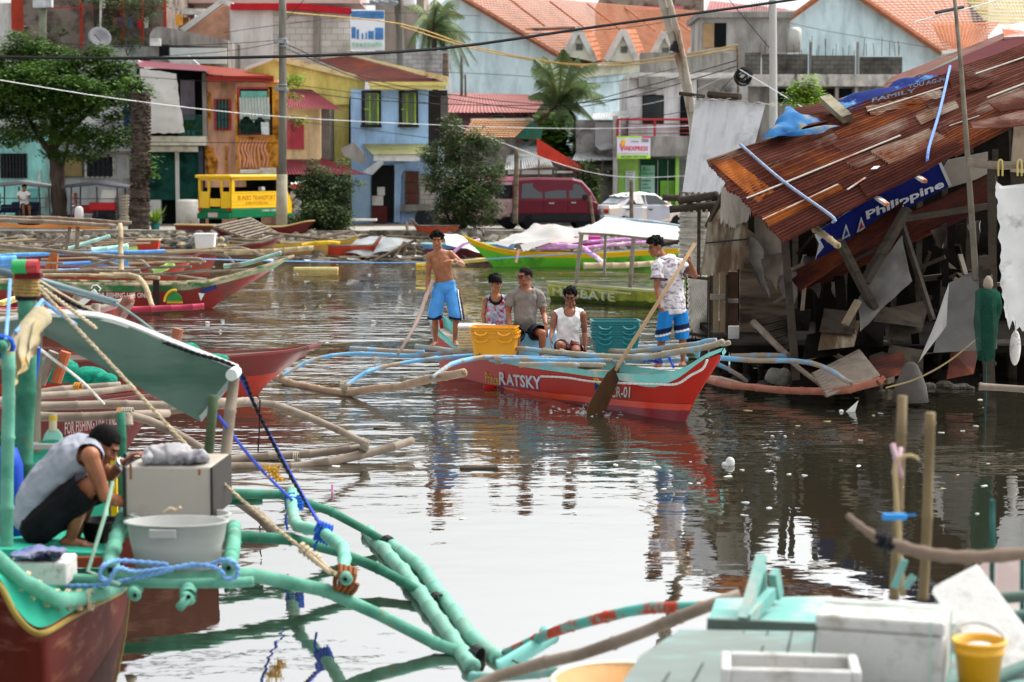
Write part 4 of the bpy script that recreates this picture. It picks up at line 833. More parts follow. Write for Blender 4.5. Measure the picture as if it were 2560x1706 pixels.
mb=MB();mb.box(f(.0,-.86,.78),(.16,.03,.04),R_);mb.box(f(-.95,-.86,.78),(.16,.03,.04),R_);mb.build('door_handle',M_BLK,r)
mb=MB();mb.box(f(.72,-.9,.98),(.14,.12,.11),R_);mb.build('wing_mirror',M_SIL,r)
for x in (-1.05,1.15):wheel(r,f,R_,x,-.74,.29);wheel(r,f,R_,x,.74,.29)
mb=MB();cloth(mb,f(-1.05,-.66,1.26),f(-1.0,.6,1.3),f(.5,.6,1.36),f(.42,-.66,1.30),16,20,.05,-.10,2.2,6,(0,0,1),.05);mb.quad(f(-.75,-.64,1.32),f(-.35,-.66,1.38),f(-.25,-.83,.98),f(-.6,-.83,1.0));mb.one('white_car_cover',mat('white sheeting','#dcdad6'),'white crumpled sheet draped over the roof of the silver car','sheet',smooth=True)
# --- yellow and green jeepney
c=P(606,568,76.2);c.z=GZ;f,R_=frame_at(c,math.radians(57));r=T('yellow_jeepney','boxy yellow jeepney with green lower body and open rear door','jeepney',c)
M_YJ=mat('jeepney yellow','#e8b90f',rough=.35,var=.05,spec=.5);M_GJ=mat('jeepney green','#146a43',rough=.4,var=.1)
L0,L1,HW=-1.55,1.25,.82
mb=MB();mb.bevbox(f((L0+L1)/2,0,.62),(L1-L0,HW*2,.36),.04,R_);mb.build('lower_body',M_GJ,r)
mb=MB()
for s_ in (-1,1):
    y=s_*(HW-.03);mb.box(f(-.15,y,1.12),(2.8,.06,.62),R_)
    for x,w_ in ((-1.46,.18),(1.2,.14)):mb.box(f(x,y,1.68),(w_,.06,.5),R_)
    mb.box(f(-.15,y,1.90),(2.8,.06,.08),R_)
    mb.box(f(L0+.03,s_*.55,1.12),(.06,.52,.62),R_)
    for yy in (.31,.77):mb.box(f(L0+.03,s_*yy,1.65),(.06,.1,.5),R_)
mb.box(f(L0+.03,0,1.9),(.06,1.6,.1),R_)
mb.build('body',M_YJ,r)
mb=MB();mb.bevbox(f(-.18,0,2.0),(3.0,1.78,.12),.05,R_);mb.build('roof',M_YJ,r)
mb=MB();loft(mb,[(1.2,[(-.78,.45),(-.78,1.93),(.78,1.93),(.78,.45)]),(1.55,[(-.76,.45),(-.76,1.82),(.76,1.82),(.76,.45)]),(2.0,[(-.72,.5),(-.72,1.15),(.72,1.15),(.72,.5)]),(2.15,[(-.68,.5),(-.68,1.0),(.68,1.0),(.68,.5)])],f);mb.build('cab',M_YJ,r)
mb=MB();mb.poly([f(1.28,-.785,1.2),f(1.28,-.785,1.75),f(1.52,-.78,1.7),f(1.72,-.77,1.22)],f(0,.01,0)-f(0,0,0));mb.build('cab_window',mat('dull pink glass','#b08f84',rough=.2),r)  # cab window in one opaque dull pink
mb=MB();mb.box(f(1.62,0,.5),(1.1,1.5,.12),R_);mb.build('cab_skirt',M_GJ,r)
mb=MB();mb.box(f(-.1,.7,1.08),(2.4,.06,1.0),R_);mb.box(f(1.16,0,1.35),(.04,1.5,1.1),R_);mb.box(f(-.15,0,.84),(2.7,1.5,.03),R_);mb.build('interior',M_DARK,r)
for y in (-.55,.55):
    mb=MB();mb.bevbox(f(-.1,y,1.05),(2.3,.36,.1),.02,R_);mb.build('bench',mat('seat vinyl','#4a3c34'),r)
mb=MB();mb.box(f(L0+.02,0,1.02),(.05,.5,.3),R_);mb.build('rear_step_door',M_YJ,r)
mb=MB();mb.bevbox(f(L0-.06,0,.52),(.12,1.62,.22),.03,R_);mb.build('rear_bumper',M_GJ,r);mb=MB();mb.box(f(L0-.13,0,.56),(.02,.46,.17),R_);mb.build('number_plate',mat('plate','#c9c4c0',col2='#b88a80',vs=9,var=.05),r)
for y in (-.72,.72):
    mb=MB();mb.box(f(L0-.02,y,.76),(.05,.16,.12),R_);mb.build('tail_light',mat('tail light','#8e2018'),r)
mb=MB()
for y0,z0,z1,s_,x0,x1 in ((0,1.1,1.28,'BUNSO TRANSPORT',-1.2,1.0),(0,.92,1.03,'KSPUSO PATRIL',-.75,.6)):
    letter(mb,s_,lambda u,v:f(lerp(x0,x1,u),-HW-.004,lerp(z0,z1,v)),.015)
mb.build('lettering',mat('brown lettering','#a8611a'),r);mb=MB();letter(mb,'LA MARIA CARMEN',lambda u,v:f(lerp(.2,1.1,u),-HW-.006,lerp(.66,.75,v)),.01);mb.build('lettering',M_WHITE,r)
mb=MB();mb.box(f(-.15,-HW-.002,.93),(2.8,.012,.02),R_);mb.box(f(-.15,-HW-.002,1.06),(2.8,.012,.02),R_);mb.box(f(-.15,-HW-.002,1.38),(2.8,.014,.03),R_);mb.build('trim',mat('gold trim','#cf9d10'),r)
mb=MB();mb.bevbox(f(.5,-.55,1.52),(.2,.2,.16),.03,R_);mb.build('parcel',M_WHITE,r)
for x in (-.75,1.55):wheel(r,f,R_,x,-.7,.30);wheel(r,f,R_,x,.7,.30)
mb=MB();mb.pbox(600,424,662,434,80.4,.6);mb.pbox(650,420,690,440,80.2,.1);mb.one('parked_white_car_roof',M_WHITE,'white flat stall counter top glimpsed above the yellow jeepney','counter')
# --- motor tricycles
def tricycle(name,label,cx,d,ang,roofc,bodyc,back,cover):
    c=P(cx,560,d);c.z=GZ;f,R_=frame_at(c,ang);r=T(name,label,'tricycle',c)
    mb=MB();loft(mb,[(-1.2,[(-.95,1.56),(-.9,1.66),(.9,1.66),(.95,1.56)]),(0,[(-1.0,1.68),(-.9,1.84),(.9,1.84),(1.0,1.68)]),(1.2,[(-.95,1.54),(-.9,1.64),(.9,1.64),(.95,1.54)])],f);mb.build('canopy',roofc,r,True)
    mb=MB()
    for x,y in ((-.9,-.8),(.9,-.8),(-.9,.8),(.9,.8),(.1,-.8)):mb.tube([f(x,y,.4),f(x*.96,y,1.6)],.032,6)
    for z in (.5,.8,1.15):mb.tube([f(-.9,-.8,z),f(.9,-.8,z)],.015,5);mb.tube([f(.9,-.8,z),f(.9,.8,z)],.015,5);mb.tube([f(-.9,-.8,z),f(-.9,.8,z)],.015,5)
    mb.build('tube_frame',mat('frame steel','#4c4f55',metal=.3),r)
    mb=MB();mb.poly([f(.15,-.7,.95),f(.3,-.72,1.5),f(.85,-.72,1.5),f(.7,-.7,.95)],f(0,.12,0)-f(0,0,0));mb.build('backrest',back,r)
    mb=MB();mb.bevbox(f(.3,-.55,.86),(1.0,.7,.3),.05,R_);mb.build('seat',bodyc,r)
    mb=MB();mb.poly([f(-.15,-.82,.3),f(0,-.82,.8),f(.7,-.82,.8),f(.75,-.82,.3)],f(0,.9,0)-f(0,0,0));mb.build('sidecar',M_BLK,r)
    mb=MB();mb.tube(path([f(-.95,-.1,.55),f(-.6,-.1,.72),f(-.2,-.1,.68),f(.1,-.1,.5)],8),.07,8);mb.bevbox(f(-.4,-.1,.74),(.8,.3,.32),.08,R_);mb.tube([f(-.85,-.35,1.0),f(-.8,.15,1.0)],.018,6);mb.tube([f(-1.0,-.1,.3),f(-.82,-.1,1.0)],.03,6);mb.build('motorcycle',bodyc,r)
    mb=MB();mb.ell(f(-.98,-.1,.86),(.09,.1,.1));mb.build('headlamp',M_CHR,r)
    if cover:
        mb=MB();mb.bevbox(f(-.9,-.1,1.18),(.1,.62,.36),.03,R_);mb.build('windscreen',cover,r)
    for x,y in ((-1.05,-.1),(.45,-.1),(.3,-.86)):wheel(r,f,R_,x,y,.27,.09)
    return r
M_REDV=mat('tricycle red','#a3252a',rough=.35,var=.15)
tricycle('red_tricycle','red motor tricycle with wide grey canopy beside the ringed palm trunk',248,76.5,0.0,mat('grey canopy','#55545a',rough=.8,var=.12),M_REDV,M_WHITE,mat('red shield','#b5343a',col2='#d8cfc8',vs=4,var=.1))
tricycle('dark_tricycle','dark motor tricycle with pale windscreen parked before the turquoise house',56,77.5,0.0,mat('pale canopy','#77797a',rough=.8,var=.1),mat('dark blue paint','#22263a'),mat('teal board','#79c6c0'),mat('pale windscreen','#cfd6cf',rough=.3,var=.05))
mb=MB()
for i in range(9):
    for k in range(2):mb.beam(P(283+k*2,492+i*7.5,76.0+k*.2),P(322,490+i*7.5,75.6+k*.2),.05,.06)
for x in (288,316):mb.beam(P(x,486,76.2),P(x,556,76.2),.06,.06)
mb.one('wooden_slat_crate_stack',mat('pale slats','#b0a38f',var=.2,vs=3),'stack of pale slatted wooden crates behind the red tricycle','crate stack')
mb=MB();mb.lathe([(0,0),(.17,0),(.16,.35),(.14,.48),(.07,.54),(0,.55)],P(198,553,73),12);mb.one('white_sack',M_WHITE,'small white sack standing in front of the red tricycle','sack',smooth=True)
r=T('roadside_plant','leafy roadside plant in a pot beside the ringed palm trunk','plant',V((P(388,560,74).x,74,GZ)));mb=MB()
for i in range(60):
    a=rnd.uniform(0,6.3);c=P(388,560,74);t=c+V((math.cos(a),math.sin(a),rnd.uniform(.4,1.6)))*rnd.uniform(.25,.5);s=V((-math.sin(a),math.cos(a),0))*.05;mb._add([c,(c+t)/2+s,t,(c+t)/2-s],[(0,1,2,3)])
mb.build('foliage',M_LEAF3,r);mb=MB();mb.lathe([(.14,-.1),(.18,.16),(.19,.18)],P(388,570,74),12);mb.build('pot',mat('teal pot','#2d6d68'),r)
r=T('white_stall_table','white topped table in front of the blue house','table',V((P(900,560,79).x,79,GZ)));mb=MB();mb.pbox(868,548,940,553,79,.7);mb.build('table_top',M_WHITE,r)
for x in (874,930):
    mb=MB();mb.pbox(x,553,x+3,565,79.1,.06);mb.build('leg',M_WOOD,r)
mb=MB();q=[P(1036,566,79),P(1038,540,79),P(1044,527,79),P(1070,527,79),P(1080,545,79),P(1084,566,79)];mb.poly(q,(0,.6,0));mb.one('covered_barrel',mat('black cover','#1c1f26',rough=.7),'black covered bulky load beside the blue house door','covered load')
r=T('small_stall','small stall with a red board and white awning behind the rounded bush','stall',V((P(745,560,78.5).x,78.5,GZ)));mb=MB();slq=[P(727,458,79),P(725,462,77.8),P(800,452,77.8),P(796,446,79)];corr(mb,*slq,8,.03,2);mb.build('awning',M_WHITE,r)
mb=MB();mb.pbox(727,460,770,472,78,.1);mb.build('board',M_RED,r);mb=MB()
for i in range(16):mb.ell(P(rnd.uniform(718,748),rnd.uniform(480,540),78.3),(.13,.12,.13),None,6,5)
mb.build('goods',mat('goods','#6f7f92',col2='#d7d3cc',vs=3,var=.4),r);mb=MB();mb.pbox(716,474,719,562,78.2,.08);mb.pbox(780,474,783,562,78.2,.08);mb.build('post',M_WOOD,r)
# ================================================================ BOATS
M_BAM=mat('weathered bamboo','#7d7062',rough=.65,var=.22,vs=2.5,dirt='#5e5142',da=.36,ds=3.0,st=(1,1,1),sharp=.12,spec=.3)
M_BAMP=mat('pale bamboo','#a59475',rough=.6,var=.15,vs=2.5,dirt='#7e6c52',da=.3,ds=3)
M_PLANK=mat('boat planks','#8a8276',rough=.85,var=.25,vs=2,dirt='#57503f',da=.35,st=(1,4,1))
M_TURQ=mat('turquoise paint','#79bdb8',rough=.5,var=.08,vs=2,dirt='#c3c1b4',da=.22,ds=3)
def clamp(x,a=0.,b=1.):return max(a,min(b,x))
M_OLDB=mat('old grey bamboo','#645a50',rough=.7,var=.25,vs=3)
class Hull:
    """double-ended outrigger hull: bow at b0 on the waterline, running along dr for L metres"""
    def __init__(s,b0,dr,L,over,beam,sheer,keel=-.25,sover=.2,flare=.6,bowp=.55,sternp=.55,hollow=1.3):
        s.b0=V((b0[0],b0[1],0));s.dr=V((dr[0],dr[1],0)).normalized();s.rt=V((-s.dr.y,s.dr.x,0));s.L=L;s.over=over;s.beam=beam
        s.sheer=sheer;s.keel=keel;s.sover=sover;s.fl=flare;s.bp=bowp;s.sp=sternp;s.ho=hollow
    def h(s,u):
        q=s.sheer
        for (a,x),(b,y) in zip(q,q[1:]):
            if u<=b:
                t=(u-a)/(b-a);t=t*t*(3-2*t) if b-a>.14 else t;return x+(y-x)*t
        return q[-1][1]
    def pt(s,u,w,side,off=0.,dz=0.):
        hb,hs_=s.h(0),s.h(1);hz=s.h(u);z=s.keel+(hz-s.keel)*w
        zb=s.keel+(hb-s.keel)*w;zs=s.keel+(hs_-s.keel)*w
        sb=-s.over*(abs(zb)/hb)**s.ho*(1 if zb>0 else-.5);ss=s.L+s.sover*zs/hs_
        b=s.beam*min(1,max(0,2.2*u))**s.bp*min(1,max(0,2.2*(1-u))+(.0 if s.sp else 1))**(s.sp or 1)
        sec=max(0,w)**s.fl
        return s.b0+s.dr*lerp(sb,ss,u)+s.rt*side*(b*sec+off)+V((0,0,z+dz))
    def parts(s,r,m_hull,m_band,m_in,band=.8,rail=None,deck=None,railr=.03,m_low=None,low=.42):
        def sheet(nm,m,w0,w1,off,nu=44,nv=6):
            mb=MB()
            for sd_ in (-1,1):mb.grid(lambda u,v:s.pt(u,lerp(w0,w1,v),sd_,off),nu,nv)
            return mb.build(nm,m,r,True)
        sheet('hull',m_hull,low if m_low else 0,band,0)
        if m_low:sheet('hull_bottom',m_low,0,low,0)
        if m_band:sheet('gunwale_band',m_band,band,1,.006,44,2)
        mb=MB()
        for sd_ in (-1,1):mb.grid(lambda u,v:s.pt(clamp(u,.03,.97),lerp(.45,1,v),sd_,-.035),40,3)
        mb.build('inner_side',m_in,r,True)
        if rail:
            for sd_ in (-1,1):
                mb=MB();mb.tube([s.pt(i/40,1,sd_,-.01) for i in range(41)],railr,6);mb.build('gunwale',rail,r)
        if deck:
            w_=deck;mb=MB();mb.grid(lambda u,v:s.pt(lerp(.04,.96,u),w_,1,-.03).lerp(s.pt(lerp(.04,.96,u),w_,-1,-.03),v),40,2);mb.build('deck',M_PLANK,r)
    def text(s,mb,t,u0,u1,w0,w1,side,flip=False,bold=0.,off=.008):
        letter(mb,t,lambda a,b:s.pt(lerp(u1,u0,a) if flip else lerp(u0,u1,a),lerp(w0,w1,b),side,off),bold)
def paint(name,c,dirt='#4b3a30',da=.28,**k):return mat(name,c,rough=.45,var=.14,vs=1.6,dirt=dirt,da=da,ds=2.0,sharp=.14,spec=.4,**k)
M_BRED=paint('boat red','#97281b');M_BREDD=paint('boat dark red','#6e1f1c');M_BGRN=paint('boat green','#1f6b38','#c9b99c',.3)
def boat(name,label,b0,dr,L,over,beam,sheer,m1,m2,m_in,cat='boat',group=None,**k):
    kw={q:k.pop(q) for q in ('keel','sover','flare','bowp','sternp','hollow') if q in k}
    h=Hull(b0,dr,L,over,beam,sheer,**kw);r=T(name,label,cat,h.b0+h.dr*L*.5,group);h.parts(r,m1,m2,m_in,**k);return r,h
def booms(r,name,m,items):
    for pts,rad in items:
        mb=MB();bamboo(mb,[P(*p) for p in pts],rad,.4,8);mb.build(name,m,r,True)
# --- big red boat with green gunwale, middle left
d0=W(525,772)
r,h=boat('red_fishing_boat','long red fishing boat with green gunwale and emblem, moored at the left edge',d0,(-1,-.02),7.5,1.85,.5,[(0,1.16),(.04,1.02),(.14,.72),(.2,.60),(.28,.56),(1,.66)],paint('boat red worn','#86231b'),M_BGRN,M_PLANK,band=.80,rail=mat('peeled rail','#b9a68c',var=.3,vs=4,dirt='#2f6a3c',da=.4,ds=5),railr=.035,deck=.8,hollow=1.0)
sd_=1 if h.rt.y<0 else-1
mb=MB();letter(mb,'FOR FISHING USE ONLY',lambda a,b:P(lerp(238,378,a),lerp(745,732,b),d0.y-.56),.012);mb.build('lettering',mat('worn white letters','#cfc2ba',var=.2,vs=9),r)
e_=MB();cx,cy,dd=436,755,d0.y-.57
e_.poly([P(cx+19*math.cos(a*math.pi/14),cy-24*math.sin(a*math.pi/14),dd) for a in range(15)],(0,.02,0));e_.build('emblem',mat('emblem green','#2f7a3e',var=.3,vs=6),r)
mb=MB();mb.tube([P(cx+25*math.cos(a*math.pi/14),cy-29*math.sin(a*math.pi/14),dd) for a in range(6,15)],.03,5);mb.pbox(cx-19,cy-1,cx+20,cy+4,dd,.03);letter(mb,'FISHERY',lambda a,b:P(lerp(cx-17,cx+18,a),lerp(cy+3,cy-3,b),dd-.01));mb.build('emblem_rim',mat('emblem gold','#c6a236',var=.2),r)
mb=MB();mb.ppoly([(500,724),(540,712),(543,722),(505,736)],dd+.22,.02);mb.build('blue_patch',mat('navy patch','#28305c'),r);mb=MB();mb.ppoly([(496,733),(511,735),(502,752)],dd+.2,.02);mb.build('white_patch',M_WHITE,r)
mb=MB();mb.pbox(383,700,398,770,dd-.03,.03);mb.build('dark_strap',mat('dark strap','#2c2322'),r)
booms(r,'outrigger_float',mat('magenta bamboo','#9c3448',rough=.5,var=.15,vs=3),[([(-60,779,41.5),(200,775,41.7),(400,772,41.8),(510,766,42)],.075)])
booms(r,'outrigger_arm',M_BAMP,[([(250,688,43.4),(335,690,43),(362,715,42.4),(380,768,41.9)],.065),([(-40,690,43.2),(120,688,43.2),(330,690,43.2)],.04)])
booms(r,'deck_pole',M_BAM,[([(0,615,44.5),(250,640,44),(505,650,43.8)],.05),([(90,680,44),(350,678,44)],.055)])
booms(r,'bow_pole',mat('mint pole','#8fb3a5',var=.15,dirt='#6f6a5c',da=.3),[([(560,665,44.2),(620,658,44),(702,633,43.8)],.055)])
booms(r,'upright_post',M_BAMP,[([(303,678,44),(300,560,44.6)],.06)])
# canopy frame of the same kind of boat behind it
r=T('bamboo_canopy','bamboo canopy with an orange cloth edge over a moored boat at the left','canopy',P(150,640,50))
booms(r,'canopy_pole',M_BAM,[([(-60,541,50),(150,547,50),(328,557,50)],.05),([(-60,549,49.8),(130,556,49.8),(290,566,49.8)],.06)])
mb=MB();A,B_,C_,D=P(-60,556,49.8),P(288,566,49.8),P(270,575,50.5),P(-60,563,50.5);cloth(mb,A,B_,C_,D,30,4,.05,.04,1.2,2,(0,0,1));mb.build('cloth',mat('orange cloth','#c9803f',var=.15,vs=2),r,True)
booms(r,'post',M_BAM,[([(302,675,49.6),(300,560,50)],.06),([(165,625,50),(175,566,50)],.05),([(192,620,50),(195,568,50)],.055)])
# --- red boats and clutter in the middle distance
r,h=boat('small_red_boat','small orange red boat with upturned prow behind the green gunwale',W(432,715),(-1,.05),3.4,.75,.4,[(0,.86),(.1,.62),(.3,.45),(1,.5)],paint('vermilion','#b5361f'),None,M_PLANK,rail=M_BREDD,deck=.6,band=1)
r,h=boat('brick_red_boat','brick red boat half hidden behind bamboo outriggers',W(525,690),(-1,.06),5.5,.3,.5,[(0,.75),(.2,.66),(1,.6)],paint('brick red','#8f3f2c'),M_BREDD,M_PLANK,rail=M_BAM,deck=.7)
booms(r,'outrigger_arm',M_BAM,[([(330,632,55),(480,628,55),(560,640,55),(590,662,54.6)],.05),([(490,632,55),(600,622,55),(660,640,54.5)],.05)])
booms(r,'lime_pole',mat('lime bamboo','#9cc46c',var=.12),[([(380,682,50),(410,670,50),(434,657,50)],.09)])
r,h=boat('blue_trimmed_boat','low boat with bright blue rails moored at the left',W(300,705),(-1,.03),6.5,.4,.45,[(0,.6),(.3,.5),(1,.55)],paint('rust orange hull','#9c4a2a'),mat('blue band','#5b93cf',var=.1),M_PLANK,rail=mat('blue rail','#6ba3de',var=.08),deck=.7)
booms(r,'blue_pole',mat('sky blue bamboo','#5f9fe0',rough=.5,var=.08,dirt='#4a76a8',da=.2),[([(-40,640,52),(200,634,52),(412,628,52)],.055),([(-40,655,51),(40,650,51)],.14),([(145,678,50.6),(268,673,50.6)],.07)])
booms(r,'wood_pole',M_BAM,[([(200,670,50),(300,645,50)],.035),([(100,622,51),(158,590,51)],.04),([(318,648,50),(355,655,50),(380,680,49.6)],.055),([(230,650,51),(310,668,50),(360,690,49)],.06)])
booms(r,'mint_pole',mat('mint bamboo','#a9d8cb',var=.12),[([(230,628,53),(320,616,53)],.09),([(160,624,54),(275,590,54)],.05)])
mb=MB();mb.beam(P(118,675,50.8),P(135,628,50.8),.10,.12);mb.beam(P(136,676,50.8),P(140,628,50.8),.12,.12);mb.build('brace',mat('orange timber','#a9633c',var=.25,vs=4),r)
r,h=boat('mixed_colour_boat','orange and lime painted boat moored below the quay wall',W(330,668),(-1,.02),8,.5,.5,[(0,.7),(.2,.5),(1,.6)],paint('rusty orange hull','#a5482a','#7a8f4a',.35),mat('lime band','#a6b85a',var=.3,vs=2),M_PLANK,rail=M_BAM,deck=.7)
booms(r,'outrigger_arm',M_BAM,[([(20,612,60),(100,618,60),(220,610,60)],.05)])
def crate(name,label,px0,py0,px1,py1,d,m,lid=None,cat='box',group=None,dep=None):
    r=T(name,label,cat,P((px0+px1)/2,py1,d),group);a=P(px0,py1,d);b=P(px1,py0,d);w=b.x-a.x;hh=b.z-a.z;dp=dep or w*.7;c=V(((a.x+b.x)/2,d+dp/2,(a.z+b.z)/2))
    bm=bmesh.new();bmesh.ops.create_cube(bm,size=1)
    for v in bm.verts:k=.44 if v.co.z<0 else .5;v.co=V((v.co.x*2*k*w,v.co.y*2*k*dp,v.co.z*hh))
    bmesh.ops.bevel(bm,geom=bm.edges[:],offset=.02,segments=2,affect='EDGES');mb=MB();mb.bm(bm,c);mb.build('body',m,r)
    mb=MB();mb.bevbox(c+V((0,0,hh*.47)),(w*1.05,dp*1.05,hh*.16),.015);mb.build('rim',lid or m,r);return r
crate('white_tub','white plastic tub standing upright among the far boats',485,586,536,622,58,M_WHITE,None,'tub');crate('red_tub','red tub with a pale rim among the far boats at the left',341,600,396,630,58,paint('tub red','#b3381f'),M_BAMP,'tub')
mb=MB()
for i in range(40):mb.ell(P(rnd.uniform(430,560),rnd.uniform(600,628),60+rnd.uniform(-1,1)),(rnd.uniform(.1,.3),.15,rnd.uniform(.06,.16)),None,7,5)
mb.one('net_pile',mat('dark net pile','#3f4a48',var=.5,vs=1.5,dirt='#b9a079',da=.35,ds=2),'dark heap of nets and gear beside the white tub','net pile')
r=T('slatted_bamboo_rack','tilted slatted bamboo rack lying before the yellow jeepney','rack',P(610,590,67));mb=MB()
for i in range(9):
    a=P(533+i*13,567+i*4.5,67-i*.08);b=P(628+i*8,546+i*5,68.4-i*.08);mb.tube([a,b],.045,6)
mb.tube([P(536,569,67.1),P(640,604,66.4)],.05,6);mb.tube([P(628,548,68.5),P(700,588,67.8)],.05,6);mb.build('slats',M_BAM,r)
r,h=boat('maroon_dinghy','dark maroon boat lying under the slatted bamboo rack',W(745,640),(-1,.1),4.2,.6,.5,[(0,.95),(.25,.74),(1,.8)],paint('maroon hull','#6c1f1d'),None,M_PLANK,rail=mat('straw rail','#bba06a'),band=1,deck=.8);r.location.z+=.28
mb=MB()
for pts in (([(570,598,65),(700,606,65)]),([(575,606,64.8),(640,612,64.6)]),([(660,582,66),(830,600,66)]),([(655,590,65.4),(600,603,65)])):bamboo(mb,[P(*p) for p in pts],.06,.5,7)
mb.one('driftwood_poles',M_WOOD,'loose grey poles lying across the maroon boat','poles')
r,h=boat('yellow_boat','ochre yellow outrigger boat with pointed prow before the rounded bush',W(848,652),(-1,.02),4.6,.75,.5,[(0,.86),(.1,.70),(.3,.60),(1,.62)],paint('ochre hull','#c2995a','#8d6d42',.33),mat('yellow band','#d6b233',var=.15,dirt='#a88d4c',da=.3),M_PLANK,rail=M_BAMP,deck=.8,band=.86)
booms(r,'outrigger_float',M_BAMP,[([(560,634,63),(680,628,63),(783,620,63)],.085)]);booms(r,'outrigger_arm',M_BAM,[([(560,620,64),(640,618,64),(690,640,63.4)],.05),([(590,632,64),(620,640,63.6),(640,652,63.2)],.045)]);booms(r,'bow_arm',mat('yellow pole','#d6b233'),[([(755,614,65),(790,606,65),(850,608,65)],.06)])
r,h=boat('scarlet_boat','scarlet boat hull stored under a silver tarpaulin',W(930,652),(-1,.04),1.7,.35,.45,[(0,.82),(.15,.52),(1,.5)],paint('scarlet','#c23a1c'),None,M_PLANK,rail=M_BAM,band=1,deck=.8)
M_TARP=mat('silver tarpaulin','#85898b',rough=.45,var=.12,vs=1.5,dirt='#73706a',da=.3)
mb=MB();A,B_,C_,D=P(800,606,67),P(960,588,67.5),P(952,634,65.5),P(858,636,65.5);cloth(mb,A,B_,C_,D,16,12,.22,-.15,.9,4,(0,-.5,1));mb.one('silver_tarpaulin',M_TARP,'silver grey tarpaulin heaped behind the yellow prow','tarpaulin',smooth=True)
mb=MB();A,B_,C_,D=P(955,592,67),P(1036,598,67.2),P(990,628,65.4),P(930,640,65.2);cloth(mb,A,B_,C_,D,16,12,.2,-.1,.9,8,(0,-.5,1));mb.one('grey_tarpaulin',M_TARP,'grey tarpaulin sagging over a wooden frame behind the shirtless man','tarpaulin',smooth=True)
mb=MB();A,B_,C_,D=P(1108,586,66),P(1160,596,66),P(1200,626,64.5),P(1115,614,64.5);cloth(mb,A,B_,C_,D,12,12,.2,-.12,.9,12,(0,-.5,1));mb.one('pale_tarpaulin',M_WHITE,'pale tarpaulin lying beside the green prow','tarpaulin',smooth=True)
r=T('wooden_jetty_frame','rickety frame of grey sticks under the sagging grey tarpaulin','frame',P(1000,650,65.5));mb=MB()
for a,b in (((935,652),(1040,600)),((985,648),(1010,606)),((1008,655),(1014,606)),((1040,650),(1034,612)),((960,640),(1050,632)),((1010,632),(1070,634)),((1095,640),(1045,622)),((965,590),(1075,596)),((800,596),(880,578)),((1020,580),(1015,556))):mb.tube([P(*a,65.3+rnd.uniform(-.3,.3)),P(*b,65.6)],.05,6)
mb.build('sticks',M_WOOD,r)
r,h=boat('orange_red_boat','orange red prow leaning against the quay left of the small tree',W(1056,640),(1,.1),1.1,.45,.4,[(0,.86),(.2,.6),(1,.6)],paint('coral red','#c9502f'),None,M_PLANK,band=1,rail=M_BAM);r.location.z+=.45
r,h=boat('dark_red_boat','dark red boat with blue and mint trim behind the green prow',W(1075,655),(1,.05),2.6,.3,.45,[(0,.6),(1,.6)],paint('oxblood hull','#5f1d20'),mat('blue trim','#5f86b8',var=.2),M_PLANK,rail=mat('mint bamboo','#a9d8cb'));booms(r,'pink_arm',mat('pink bamboo','#c38fc0',rough=.5,var=.1,dirt='#e0c6d8',da=.3),[([(1135,630,64),(1160,610,64),(1200,600,64)],.05)]);booms(r,'outrigger_float',mat('yellow pole','#d6b233'),[([(1040,662,62.5),(1140,656,62.5),(1225,648,62.5)],.07)])
# --- green boat MASBATE with white cover
r,h=boat('green_boat','bright green outrigger boat with yellow gunwale and MASBATE lettering',W(1236,668),(1,.02),6.4,1.0,.55,[(0,.98),(.06,.78),(.14,.58),(.24,.46),(.5,.44),(1,.62)],mat('bright green','#5aa52c',rough=.6,var=.08,dirt='#3d6f2a',da=.25),mat('yellow gunwale','#bf9a14',rough=.6,var=.08),M_PLANK,band=.80,rail=mat('yellow gunwale','#dcb214'),deck=.8,hollow=1.0)
dd=W(1500,666).y-.58
mb=MB();letter(mb,'MASBATE',lambda a,b:P(lerp(1397,1521,a),lerp(654,640,b),dd),.01);mb.build('lettering',mat('white letters','#d9dcd8',col2='#8f4a48',vs=3,var=.05),r)
mb=MB();letter(mb,'Princess',lambda a,b:P(lerp(1528,1572,a),lerp(650,634,b),dd));letter(mb,'797',lambda a,b:P(lerp(1584,1598,a),lerp(636,629,b),dd));letter(mb,'FISHING BOAT 797',lambda a,b:P(lerp(1296,1331,a),lerp(650,645,b),dd+.1));mb.build('small_lettering',mat('pale letters','#c9d8a8'),r)
for k,(x0,x1,c_) in enumerate(((1276,1314,'#cfa914'),(1315,1334,'#c9a58c'),(1336,1356,'#c9a58c'),(1358,1379,'#cfa914'),(1380,1391,'#1d1f1c'),(1586,1592,'#1d1f1c'),(1594,1606,'#c9a58c'))):
    mb=MB();mb.pbox(x0,651.5,x1,656.5,dd+(.12 if x0<1340 else 0),.02);mb.build('painted_dash',mat('dash '+c_,c_,var=.1),r)
booms(r,'outrigger_arm',mat('pink bamboo','#c38fc0'),[([(1335,610,61.6),(1440,616,61),(1475,632,60),(1515,664,58.6)],.075),([(1345,622,62),(1450,620,61.4)],.06)]);booms(r,'pink_rail',mat('pink bamboo','#c38fc0'),[([(1380,608,62),(1520,602,62),(1640,592,62)],.055),([(1450,622,61.6),(1560,610,61.8),(1650,604,62)],.06)]);booms(r,'outrigger_float',M_BAMP,[([(1458,664,58),(1560,664,58.2),(1650,658,58.6)],.09)])
